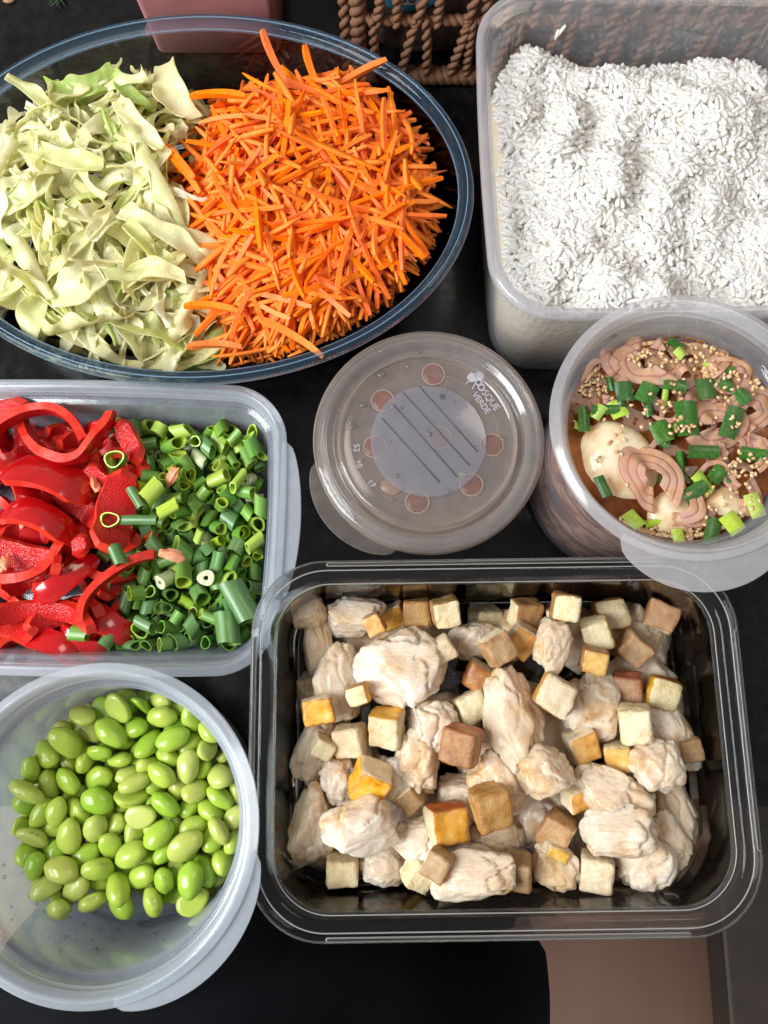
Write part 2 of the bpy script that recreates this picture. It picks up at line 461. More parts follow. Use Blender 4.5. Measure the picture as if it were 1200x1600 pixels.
    M['egg'] = s.done(s.pr(c, 0.18, None, **sss(0.4, 0.5)))
    s = N('soy_liquid'); co = s.coord(1, rand=False)
    c = s.ramp(s.noise(0.6, co, 4), [(0.35, (0.09, 0.022, 0.006)), (0.7, (0.30, 0.10, 0.025))])
    M['soy'] = s.done(s.pr(c, 0.07, s.bump(s.noise(1.2, co, 2), 0.1, 0.1), IOR=1.36))
    s = N('marinade_body'); co = s.coord(1, rand=False)
    wv = s.noise(0.35, s.coord((0.5, 0.5, 1.6), False), 3)
    c = s.ramp(wv, [(0.30, (0.03, 0.006, 0.003)), (0.44, (0.20, 0.012, 0.008)), (0.50, (0.75, 0.45, 0.22)), (0.54, (0.30, 0.03, 0.015)), (0.66, (0.02, 0.008, 0.004))])
    M['marinade'] = s.done(s.pr(c, 0.2))
    s = N('shallot_flesh'); co = s.coord(1)
    uv = s.n('Attribute', _attribute_name='edge')
    f = s.noise(1.2, co, 4)
    c0 = s.ramp(f, [(0.3, (0.66, 0.34, 0.14)), (0.5, (0.74, 0.48, 0.32)), (0.7, (0.74, 0.48, 0.42))])
    c = s.mix(uv.outputs['Fac'], c0, (0.42, 0.12, 0.17))
    p = s.pr(c, 0.16, s.bump(s.noise(2, s.coord((3, 3, 0.5)), 3), 0.2, 0.05), IOR=1.4, **sss(0.3, 0.2))
    tr = s.n('BsdfTransparent', Color=(0.9, 0.72, 0.6))
    M['shallot'] = s.done(s.n('MixShader', Fac=0.58, i1=tr.outputs[0], i2=p).outputs[0])
    s = N('sesame_seed')
    g = s.n('NewGeometry')
    c = s.ramp(g.outputs['Random Per Island'], [(0.0, (0.48, 0.26, 0.10)), (0.5, (0.66, 0.44, 0.22)), (1.0, (0.74, 0.56, 0.34))])
    M['sesame'] = s.done(s.pr(c, 0.28))
    # sauce under the lid
    s = N('grey_brown_sauce'); co = s.coord(1, rand=False)
    c = s.ramp(s.noise(0.25, co, 5), [(0.3, (0.10, 0.085, 0.095)), (0.6, (0.14, 0.105, 0.09)), (0.8, (0.20, 0.13, 0.09))])
    M['sauce'] = s.done(s.pr(c, 0.3))
    s = N('sauce_side'); co = s.coord(1, rand=False)
    M['sauce_side'] = s.done(s.pr(s.ramp(s.noise(0.5, co, 4), [(0.3, (0.22, 0.13, 0.08)), (0.7, (0.36, 0.22, 0.14))]), 0.3))
    s = N('red_disc_flesh'); co = s.coord(1)
    f = s.noise(2.2, co, 5, 0.7)
    c = s.ramp(f, [(0.3, (0.07, 0.012, 0.008)), (0.6, (0.18, 0.022, 0.014)), (0.8, (0.30, 0.08, 0.04))])
    M['disc'] = s.done(s.pr(c, 0.3, s.bump(f, 0.4, 0.06)))
    s = N('disc_rim'); M['disc_rim'] = s.done(s.pr((0.50, 0.34, 0.22), 0.4))
    s = N('emboss_white'); M['emboss'] = s.done(s.n('MixShader', Fac=0.5, i1=s.n('BsdfTransparent').outputs[0], i2=s.pr((0.60, 0.60, 0.68), 0.4)).outputs[0])
    s = N('groove_grey'); M['groove'] = s.done(s.n('MixShader', Fac=0.6, i1=s.n('BsdfTransparent').outputs[0], i2=s.pr((0.10, 0.095, 0.11), 0.5)).outputs[0])
    M['water'] = thin_glass('water_drop', (0.97, 0.97, 0.98), 1.5)
    s = N('soy_stain')
    tr = s.n('BsdfTransparent', Color=(0.9, 0.75, 0.6))
    M['stain'] = s.done(s.n('MixShader', Fac=0.75, i1=tr.outputs[0], i2=s.pr((0.36, 0.14, 0.03), 0.15)).outputs[0])
    s = N('dill_green'); M['dill'] = s.done(s.pr((0.05, 0.12, 0.05), 0.6))
    s = N('brown_crumb'); M['crumb'] = s.done(s.pr((0.30, 0.17, 0.08), 0.6))
make_mats()
# ------------------------------------------------------------------ setting
EDGE_Y = -8.0
def bevelled_slab(name, x0, x1, y0, y1, z0, z1, r, mat):
    prof = [(r, z0), (0.3 * r, z0 + 0.3 * r), (0, z0 + r), (0, z1 - r), (0.3 * r, z1 - 0.3 * r), (r, z1)]
    cx, cy = (x0 + x1) / 2, (y0 + y1) / 2
    V, F = loft(lambda i: rr((x1 - x0) / 2 - i, (y1 - y0) / 2 - i, 0.4, 2, 1), prof)
    return obj(name, mesh(name, V, F, [mat], sharp=40), loc=(cx, cy, 0))
ct = bevelled_slab('countertop', -90, 90, EDGE_Y, 62, -3.0, 0.0, 0.6, M['granite'])
tag(ct, kind='structure', label='black polished granite kitchen counter with fine pale specks')
V, F = loft(lambda i: rr(300, 300, 1, 1, 1), [(0, -92), (0, -90)])
fl = obj('floor', mesh('floor', V, F, [M['floor']], smooth=False)); tag(fl, kind='structure')
V, F = loft(lambda i: rr(90, 1, 0.1, 1, 1), [(0, -90), (0, -3.02)])
cf = obj('counter_front', mesh('counter_front', V, F, [M['cupboard']], smooth=False), loc=(0, -5.5, 0)); tag(cf, kind='structure')

# low dark step on the floor to the right
p = at(1137, 1530, -81)
cb = empty('floor_step', (p.x + 25.5, -55, -90), 'low dark brown step on the floor below the counter at lower right', 'step')
V, F = loft(lambda i: rr(25 - i, 60 - i, 0.8, 3, 1), [(0.5, 0), (0, 0.5), (0, 6.9), (0.3, 7.0)])
obj('step_body', mesh('step_body', V, F, [M['cupboard']], sharp=40), cb)
V, F = loft(lambda i: rr(25.5 - i, 60.5 - i, 0.8, 3, 1), [(0.4, 7.1), (0, 7.4), (0, 8.6), (0.4, 9.0)])
obj('step_board', mesh('step_board', V, F, [M['cupboard']], sharp=40), cb)

# the standing person whose dark clothes fill the bottom of the view
def person():
    t = empty('person', (-7.9, -23.5, -90), 'person in dark navy clothes standing at the counter edge, only the lap in view', 'person')
    prof = []
    V, F = [], []
    n = 64
    # hips and trousers as one continuous sack-like surface: x half width, y half depth, y offset
    rows = [(-90, 11, 9, 0), (-70, 13, 9.5, 0), (-52, 15.5, 10.5, 0), (-38, 17.5, 11.5, 0.4), (-26, 18.5, 12.5, 0.8),
            (-16, 18.2, 13.0, 1.0), (-8, 17.0, 12.0, 0.6), (0, 15.5, 10.5, -0.5), (8, 14.5, 9.5, -2), (14, 13.5, 9, -3.5)]
    sub = []
    for a, b in zip(rows, rows[1:]):
        for k in range(4):
            f = k / 4; sub.append(tuple((a[i] + (b[i] - a[i]) * f) for i in range(4)))
    sub.append(rows[-1])
    for z, ax, ay, oy in sub:
        for k in range(n):
            a = 2 * PI * k / n
            ax_ = ax * 1.11
            r = 1 + 0.05 * noise.noise(Vector((math.cos(a) * 2.5, math.sin(a) * 2.5, z * 0.06))) + 0.02 * noise.noise(Vector((a * 6, z * 0.02, 3)))
            V.append((ax_ * r * math.cos(a), ay * r * math.sin(a) + oy, z + 90))
    m = len(sub)
    for j in range(m - 1):
        for i in range(n):
            F.append((j * n + i, j * n + (i + 1) % n, (j + 1) * n + (i + 1) % n, (j + 1) * n + i))
    F.append(tuple(range(n))[::-1]); F.append(tuple(range((m - 1) * n, m * n)))
    obj('clothed_body', mesh('clothed_body', V, F, [M['cloth']]), t)
person()

# ------------------------------------------------------------------ woven basket at the back
def twisted(p0, p1, r, turns, n=26, sag=0.0, ply=2, bow=(0, 0, 0)):
    p0, p1 = Vector(p0), Vector(p1); d = (p1 - p0); L = d.length; t = d.normalized()
    a = t.orthogonal().normalized(); b = t.cross(a); out = []
    for q in range(ply):
        pts = []
        for k in range(n):
            f = k / (n - 1); w = 2 * PI * (turns * f + q / ply)
            c = p0 + d * f + Vector(bow) * math.sin(PI * f)
            pts.append(c + (a * math.cos(w) + b * math.sin(w)) * r * 0.62)
        out.append(tube(pts, r * 0.66, 7))
    return join(out)
def basket():
    y0 = at(700, 128, 0).y
    x0 = at(556, 100, 1).x; x1 = x0 + 31
    D = 18.0
    t = empty('woven_basket', (x0 + (x1 - x0) / 2, y0 + D / 2, 0), 'open weave basket of twisted tan twine behind the glass dish', 'basket')
    cx, cy = x0 + (x1 - x0) / 2, y0 + D / 2
    hw, hd = (x1 - x0) / 2, D / 2
    levels = [0.65, 5.6, 10.6, 15.4]
    def ring(z, r, nm):
        out = []
        P = rr(hw, hd, 1.6, 4, 26)
        n = len(P)
        # a rope wrapped round with twine: beads of wrapping
        pts = [Vector((x, y, z)) for x, y in P]; pts.append(pts[0])
        tot = 0; V = []
        for q in range(2):
            line = []
            acc = 0
            for i in range(len(pts) - 1):
                a, b = pts[i], pts[i + 1]; seg = (b - a).length; steps = max(1, int(seg / 0.16))
                tdir = (b - a).normalized(); sd = tdir.cross(Vector((0, 0, 1)))
                for k in range(steps):
                    c = a.lerp(b, k / steps); w = (acc + seg * k / steps) * 2 * PI / 1.15 + PI * q
                    line.append(c + (Vector((0, 0, 1)) * math.cos(w) + sd * math.sin(w)) * r * 0.5)
                acc += seg
            out.append(tube(line, r * 0.72, 6))
        V, F = join(out)
        obj(nm, mesh(nm, V, F, [M['twine']]), t)
    ring(levels[0], 0.62, 'base_rope')
    for z in levels[1:3]: ring(z, 0.36, 'rope')
    ring(levels[3], 0.55, 'rim_rope')
    # corner posts
    for sx in (-1, 1):
        for sy in (-1, 1):
            c = (sx * (hw - 0.3), sy * (hd - 0.3))
            V, F = join([twisted((c[0], c[1], 0.4), (c[0], c[1], 15.4), 0.55, 9, 60), twisted((c[0] - sx * -0.9, c[1], 0.4), (c[0] + sx * 0.9, c[1], 15.4), 0.35, 8, 50)])
            obj('corner_post', mesh('corner_post', V, F, [M['twine']]), t)
    # leaning strands
    r2 = random.Random(3)
    for row in range(3):
        za, zb = levels[row] , levels[row + 1]
        x = -hw + 1.6; i = 0
        while x < hw - 1.2:
            lean = (0.9 if (i + row) % 2 else -0.15) + r2.uniform(-0.25, 0.35)
            V, F = twisted((x, -hd - 0.15, za - 0.3), (min(x + lean, hw - 0.5), -hd - 0.2, zb + 0.35), 0.30, r2.uniform(3.0, 4.2), 30, bow=(r2.uniform(-0.12, 0.12), -0.12, 0))
            obj('strand', mesh('strand', V, F, [M['twine']]), t)
            x += r2.uniform(1.25, 2.0); i += 1
        for (xa, ya, dx, dy, L) in ((-hw, -hd, 0, 1, D), (hw, -hd, 0, 1, D), (-hw, hd, 1, 0, 2 * hw)):
            q = 2.2
            while q < L - 1.5:
                bx, by = xa + dx * q, ya + dy * q
                V, F = twisted((bx, by, za - 0.3), (bx + dx * 0.6, by + dy * 0.6, zb + 0.35), 0.28, 3.3, 14)
                obj('strand', mesh('strand', V, F, [M['twine']]), t)
                q += 3.2
    # what it holds: a wrapped packet with a round teal label
    pk = empty('food_packet', (cx - 3.5, y0 + 5.6, 0.9), 'crumpled brown packet with a teal and white label inside the woven basket', 'packet')
    V, F = loft(lambda i: rr(10.4 - i, 4.6 - i, 1.8, 6, 10), [(0.9, 0), (0, 0.9), (0, 5), (0.15, 10), (0.8, 12.6), (2.2, 13.4)])
    V = [(x + 0.35 * noise.noise(Vector((x * .3, y * .3, z * .3))), y + 0.5 * noise.noise(Vector((x * .35, 5 + y * .3, z * .35))), z + 0.1) for x, y, z in V]
    obj('wrapper', mesh('wrapper', V, F, [M['wrap']]), pk)
    lc = at(640, 8, 8.0)
    lx = at(640, 0, 7.4).x - (cx - 3.5)
    for nm, R, off, mat in (('label_ring', 2.6, 0.06, M['teal']), ('label_face', 2.05, 0.10, M['label_white'])):
        V = [(lx, -4.95 - off, 7.4)] + [(lx + R * math.cos(a), -4.95 - off, 7.4 + R * math.sin(a)) for a in [2 * PI * k / 40 for k in range(40)]]
        F = [(0, 1 + k, 1 + (k + 1) % 40) for k in range(40)]
        V2 = [(x, y + 0.05, z) for x, y, z in V]; V3, F3 = join([(V, F), (V2, [f[::-1] for f in F])])
        F3 += [(1 + k, 42 + k, 42 + (k + 1) % 40, 1 + (k + 1) % 40) for k in range(40)]
        obj(nm, mesh(nm, V3, F3, [mat], smooth=False), pk)
    txt = text_mesh('450 g', 1.2, 0.02, M['ink'])
    o = obj('lettering', txt, pk, loc=(lx, -5.1, 5.95), rot=(PI / 2, 0, 0))
    bt = at(1000, 30, 6)
    return t
def text_mesh(body, size, depth, mat, space=1.0):
    c = bpy.data.curves.new('text', 'FONT'); c.body = body; c.size = size * K; c.extrude = depth * K
    c.align_x = 'CENTER'; c.align_y = 'CENTER'; c.space_character = space; c.resolution_u = 3
    o = bpy.data.objects.new('text_tmp', c); scene.collection.objects.link(o)
    dg = bpy.context.evaluated_depsgraph_get()
    m = bpy.data.meshes.new_from_object(o.evaluated_get(dg)); bpy.data.objects.remove(o)
    m.materials.clear(); m.materials.append(mat)
    m.name = 'lettering'
    return m
basket()

# pink box behind the dish
def pink_box():
    a = at(247, 88, 0); b = at(440, 92, 0)
    w = (b.x - a.x) / 2
    t = empty('pink_box', (a.x + w, a.y + 5.0, 0), 'matt pink plastic box standing behind the oval glass dish', 'box', rotz=0)
    V, F = loft(lambda i: rr(w - i, 5.0 - i, 0.7, 6, 3), [(0.35, 0), (0, 0.35), (-0.35, 8), (-0.6, 14)], cap1=True)
    obj('box_body', mesh('box_body', V, F, [M['pink']], sharp=50), t)
    V, F = loft(lambda i: rr(w - i, 5.0 - i, 0.7, 6, 3), [(-0.7, 14.05), (-0.8, 14.2), (-0.8, 15.2), (-0.6, 15.4)])
    obj('lid', mesh('lid', V, F, [M['pink']], sharp=50), t)
pink_box()
# dill sprig and crumb
def dill():
    p = at(92, 0, 0)
    parts = [tube([(0, 2.5, 0.25), (0.05, 1.2, 0.2), (0.1, 0, 0.15)], [0.07, 0.06, 0.04], 6)]
    r2 = random.Random(5)
    for k in range(46):
        y = r2.uniform(-0.2, 2.4); a = r2.uniform(-0.9, 0.9) - PI / 2; L = r2.uniform(0.7, 1.5)
        x0 = 0.05; e = (x0 + L * math.cos(a) * 0.8, y + L * math.sin(a), 0.12 + r2.uniform(0, 0.5))
        parts.append(tube([(x0, y, 0.2), ((x0 + e[0]) / 2, (y + e[1]) / 2, 0.3), e], [0.03, 0.028, 0.012], 4))
    V, F = join(parts)
    tag(obj('dill_sprig', mesh('dill_sprig', V, F, [M['dill']]), loc=(p.x, p.y, 0)), 'small feathery green dill sprig lying on the black counter at top left', 'herb sprig')
    p = at(15, 3, 0)
    V, F = ico(3); V = [v * (1 + 0.25 * noise.noise(v * 2)) for v in V]
    V = [(v.x * 0.45, v.y * 0.25, v.z * 0.15 + 0.15) for v in V]
    tag(obj('food_crumb', mesh('food_crumb', V, F, [M['crumb']]), loc=(p.x, p.y, 0)), 'tiny brown crumb on the black counter at the top left corner', 'crumb')
dill()
# ------------------------------------------------------------------ containers
def crescent(R, a0, half, out, z, th, n=28, inner=0.35):
    """thin finger tab beyond a round rim"""
    V, F = [], []
    for k in range(n + 1):
        f = k / n; a = a0 - half + 2 * half * f
        w = math.sin(PI * f) ** 0.55
        for (r, zz) in ((R - inner, z), (R + out * w, z), (R + out * w + 0.03, z + th / 2), (R + out * w, z + th), (R - inner, z + th)):
            V.append((r * math.cos(a), r * math.sin(a), zz))
    for k in range(n):
        for q in range(5):
            a, b = k * 5 + q, k * 5 + (q + 1) % 5
            F.append((a, b, b + 5, a + 5))
    F.append((0, 1, 2, 3, 4)); F.append(tuple(n * 5 + q for q in (4, 3, 2, 1, 0)))
    return V, F

def rimmed(name, V, F, mats, zr, sharp=60):
    mi = [1 if len(f) == 4 and min(V[i][2] for i in f) > zr else 0 for f in F]
    return mesh(name, V, F, mats, midx=mi, sharp=sharp)
def tub_profile(R, rb, h):
    d = R - rb
    return [(d + 0.55, 0.10), (d + 0.35, 0.0), (d + 0.08, 0.12), (d - 0.02, 0.5), (1.15, h - 1.75), (1.1, h - 1.62), (0.78, h - 1.5), (0.72, h - 0.62),
            (0.62, h - 0.52), (0.06, h - 0.50), (0.0, h - 0.44), (0.0, h - 0.20), (0.05, h - 0.14), (0.28, h - 0.13), (0.34, h - 0.02), (0.42, h + 0.02), (0.52, h - 0.02),
            (0.60, h - 0.1), (0.68, h - 0.75), (0.74, h - 0.85), (0.86, h - 0.9), (0.92, h - 1.6), (1.24, h - 1.72), (1.28, h - 1.85), (d + 0.14, 0.75), (d + 0.3, 0.4), (d + 0.8, 0.26)]

def round_tub(name, label, c, R, rb, h, mat, tab_ang, tab_half, tab_out, group=None):
    t = empty(name, (c[0], c[1], 0), label, 'tub', group)
    V, F = loft(lambda i: ell(R - i, R - i, 120), tub_profile(R, rb, h))
    rm = M['pp_rim'] if mat is M['pp_cool'] else M['pp_rim_warm']
    obj('tub_body', rimmed('tub_body', V, F, [mat, rm], h - 1.3), t)
    V, F = crescent(R, tab_ang, tab_half, tab_out, h - 0.45, 0.09)
    obj('finger_tab', mesh('finger_tab', V, F, [rm], sharp=50), t)
    return t

# edamame tub (front left)
EDA_H = 9.0
e = at(146, 1297, EDA_H); EDA = (e.x, e.y); EDA_R, EDA_RB = 8.25, 6.9
round_tub('plastic_tub', 'round frosted plastic tub holding green edamame beans, bottom left of the photo', EDA, EDA_R, EDA_RB, EDA_H, M['pp_cool'], math.radians(-44), 0.62, 0.85, 'round frosted plastic tubs')
# marinade tub (right)
EGG_H = 13.0
e = at(1079, 659, EGG_H); EGG = (e.x, e.y); EGG_R, EGG_RB = 7.05, 6.0
round_tub('plastic_tub', 'round frosted plastic tub of soy marinated eggs and shallots overlapping the rice box', EGG, EGG_R, EGG_RB, EGG_H, M['pp_warm'], math.radians(-87), 0.62, 1.5, 'round frosted plastic tubs')

# rectangular pepper and scallion container
PEP_H = 5.4
a = at(444, 823, PEP_H); b1 = at(200, 593, PEP_H); b2 = at(100, 1056, PEP_H)
PHX, PHY = 12.6, (b1.y - b2.y) / 2
PEP = (a.x - PHX, (b1.y + b2.y) / 2)
def pep_container():
    t = empty('plastic_container', (PEP[0], PEP[1], 0), 'low rectangular frosted plastic container of sliced red pepper and scallions', 'food container', rotz=math.radians(-1.0))
    h = PEP_H
    prof = [(2.3, 0.1), (2.0, 0.0), (1.75, 0.15), (1.6, 0.5), (1.1, h - 1.2), (0.78, h - 1.1), (0.72, h - 0.5), (0.05, h - 0.45), (0, h - 0.4), (0, h - 0.18), (0.05, h - 0.12), (0.3, h - 0.12),
            (0.36, h - 0.02), (0.45, h + 0.02), (0.55, h - 0.03), (0.6, h - 0.12), (0.68, h - 0.6), (0.84, h - 0.7), (0.92, h - 1.15), (1.22, h - 1.25), (1.75, 0.7), (1.95, 0.4), (2.6, 0.26)]
    V, F = loft(lambda i: rr(PHX - i - 0.35, PHY - i - 0.3, 3.2 - i, 14, 14, 0.35), prof)
    obj('box_body', rimmed('box_body', V, F, [M['pp_cool'], M['pp_rim']], h - 0.8), t)
    # the side tab on the right
    n = 30; V, F = [], []
    for k in range(n + 1):
        f = k / n; y = -4.4 + 9.6 * f; w = math.sin(PI * f) ** 0.5
        for x, z in ((PHX - 0.4, h - 0.42), (PHX - 0.1 + 1.0 * w, h - 0.42), (PHX - 0.07 + 1.0 * w, h - 0.38), (PHX - 0.1 + 1.0 * w, h - 0.33), (PHX - 0.4, h - 0.33)):
            V.append((x, y, z))
    for k in range(n):
        for q in range(5):
            F.append((k * 5 + q, k * 5 + (q + 1) % 5, k * 5 + 5 + (q + 1) % 5, k * 5 + 5 + q))
    F.append((0, 1, 2, 3, 4)); F.append(tuple(n * 5 + q for q in (4, 3, 2, 1, 0)))
    obj('finger_tab', mesh('finger_tab', V, F, [M['pp_rim']], sharp=50), t)
pep_container()

# tall square rice box
RICE_H = 11.5
a = at(753, 170, RICE_H); b1 = at(1000, 492, RICE_H); b2 = at(960, -26, RICE_H)
RH = (b2.y - b1.y) / 2
RICE = (a.x + RH - 0.1, (b1.y + b2.y) / 2); RHX = RH
def rice_box():
    t = empty('rice_box', (RICE[0], RICE[1], 0), 'tall square frosted plastic box filled with white rice', 'food container', rotz=math.radians(1.2))
    h = RICE_H
    prof = [(2.2, 0.1), (1.9, 0.0), (1.6, 0.2), (1.45, 0.7), (0.75, h - 0.9), (0.30, h - 0.75), (0.06, h - 0.7), (0.0, h - 0.6), (0, h - 0.15), (0.08, h - 0.03), (0.2, h), (0.36, h), (0.5, h - 0.06), (0.58, h - 0.3), (0.88, h - 0.95),
            (1.58, 0.8), (1.75, 0.45), (2.4, 0.25)]
    V, F = loft(lambda i: rr(RHX - i - 0.25, RHX - i - 0.25, 3.4 - 0.6 * i, 16, 12, 0.3), prof)
    obj('box_body', rimmed('box_body', V, F, [M['pp_tall'], M['pp_rim_warm']], h - 0.8), t)
    parts = []
    for sx in (-1, 1):
        for sy in (-1, 1):
            for k in range(7):
                a = PI / 4 + (k - 3) * 0.15
                r = 3.4 - 0.5
                for ins, zz0, zz1 in ((1.02, h - 1.1, h - 3.4),):
                    def pt(z):
                        i_ = 0.88 + (h - 0.95 - z) / (h - 1.75) * 0.7 - 0.0
                        cx = RHX - i_ - 0.25 - (3.4 - 0.6 * i_); rad = 3.4 - 0.6 * i_ + 0.03
                        return (sx * (cx + rad * math.cos(a)), sy * (cx + rad * math.sin(a)), z)
                    parts.append(tube([pt(zz0), pt((zz0 + zz1) / 2), pt(zz1)], 0.05, 5))
    for p_ in parts:
        obj('grip_rib', mesh('grip_rib', p_[0], p_[1], [M['pp_tall']]), t)
rice_box()

# rectangular glass container
GL_H = 8.0
a = at(386, 1180, GL_H); b = at(1180, 1180, GL_H); c1 = at(780, 871, GL_H); c2 = at(780, 1475, GL_H)
GHX, GHY = (b.x - a.x) / 2, (c1.y - c2.y) / 2
GL = ((a.x + b.x) / 2, (c1.y + c2.y) / 2)
def glass_box():
    t = empty('glass_container', (GL[0], GL[1], 0), 'clear rectangular glass container full of chicken chunks and fried tofu cubes', 'food container', rotz=math.radians(0.8))
    h = GL_H
    body = [(2.6, 0.15), (2.2, 0.0), (1.9, 0.1), (1.6, 0.5), (1.0, h - 1.5), (0.95, h - 1.0)]
    inner = [(1.35, h - 1.0), (1.45, h - 1.6), (2.0, 1.1), (2.3, 0.75), (3.2, 0.6)]
    out = lambda i: rr(GHX - i, GHY - i, 4.0 - 0.75 * i, 16, 12)
    V, F = loft(out, body + inner)
    obj('glass_body', mesh('glass_body', V, F, [M['glass']], sharp=60), t)
    rim = [(0.95, h - 0.995), (0.5, h - 0.9), (0.08, h - 0.8), (0.0, h - 0.65), (0.0, h - 0.4), (0.1, h - 0.3), (0.42, h - 0.28), (0.5, h - 0.22), (0.55, h - 0.05), (0.65, h), (0.95, h), (1.1, h - 0.08), (1.3, h - 0.5), (1.35, h - 0.995)]
    V, F = loft(out, rim, close=True)
    obj('rim', mesh('rim', V, F, [M['glass_rim']], sharp=50), t)
    for ins, z_, r_ in ((0.03, h - 0.52, 0.035), (0.60, h + 0.0, 0.04), (1.30, h - 0.45, 0.035)):  # added bead lines whose pale colour stands in for caught highlights
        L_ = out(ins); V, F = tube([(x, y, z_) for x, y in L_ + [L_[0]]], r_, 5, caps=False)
        obj('rim_glint', mesh('rim_glint', V, F, [M['glass_glint']]), t)
    # raised bars moulded on the rim
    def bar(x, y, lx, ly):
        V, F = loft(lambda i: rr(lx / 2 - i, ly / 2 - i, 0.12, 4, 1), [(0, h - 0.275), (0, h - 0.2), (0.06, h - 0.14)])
        obj('rim_bar', mesh('rim_bar', V, F, [M['glass_glint']], sharp=40), t, loc=(x, y, 0))
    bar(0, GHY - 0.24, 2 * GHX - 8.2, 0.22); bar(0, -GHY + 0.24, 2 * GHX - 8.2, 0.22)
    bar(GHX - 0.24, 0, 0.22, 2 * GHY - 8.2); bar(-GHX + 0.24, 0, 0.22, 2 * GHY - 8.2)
glass_box()

# oval glass dish
OV_H = 6.8
a = at(742, 310, OV_H); b1 = at(290, 18, OV_H); b2 = at(290, 600, OV_H)
OVB = (b1.y - b2.y) / 2 ; OVA = 17.6
OV = (a.x - OVA, (b1.y + b2.y) / 2)
def oval():
    t = empty('oval_dish', (OV[0], OV[1], 0), 'large oval glass dish piled with shredded cabbage and carrot sticks', 'glass dish')
    h = OV_H
    out = lambda i: ell(OVA - i, OVB - i, 160)
    V, F = loft(out, [(4.4, 0.15), (4.0, 0.0), (3.5, 0.1), (3.0, 0.5), (2.0, 1.9), (0.75, h - 1.1), (0.6, h - 0.6), (1.0, h - 0.6), (1.2, h - 1.2), (2.4, 2.1), (3.4, 0.9), (4.0, 0.6), (4.8, 0.5)])
    obj('glass_body', mesh('glass_body', V, F, [M['glass']], sharp=60), t)
    rim = [(0.6, h - 0.595), (0.25, h - 0.52), (0.05, h - 0.45), (0.0, h - 0.3), (0.05, h - 0.12), (0.2, h - 0.02), (0.4, h), (0.62, h - 0.03), (0.8, h - 0.15), (0.92, h - 0.35), (1.0, h - 0.595)]
    V, F = loft(out, rim, close=True)
    obj('rim', mesh('rim', V, F, [M['glass_sky_tint']], sharp=60), t)
    for ins, z_, r_ in ((0.03, h - 0.33, 0.03), (0.42, h + 0.0, 0.04), (0.95, h - 0.45, 0.035)):  # added beads, bluish sky highlights painted into their colour
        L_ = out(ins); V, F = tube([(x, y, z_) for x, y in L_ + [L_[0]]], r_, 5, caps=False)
        obj('rim_glint', mesh('rim_glint', V, F, [M['glass_glint_blue']]), t)
oval()

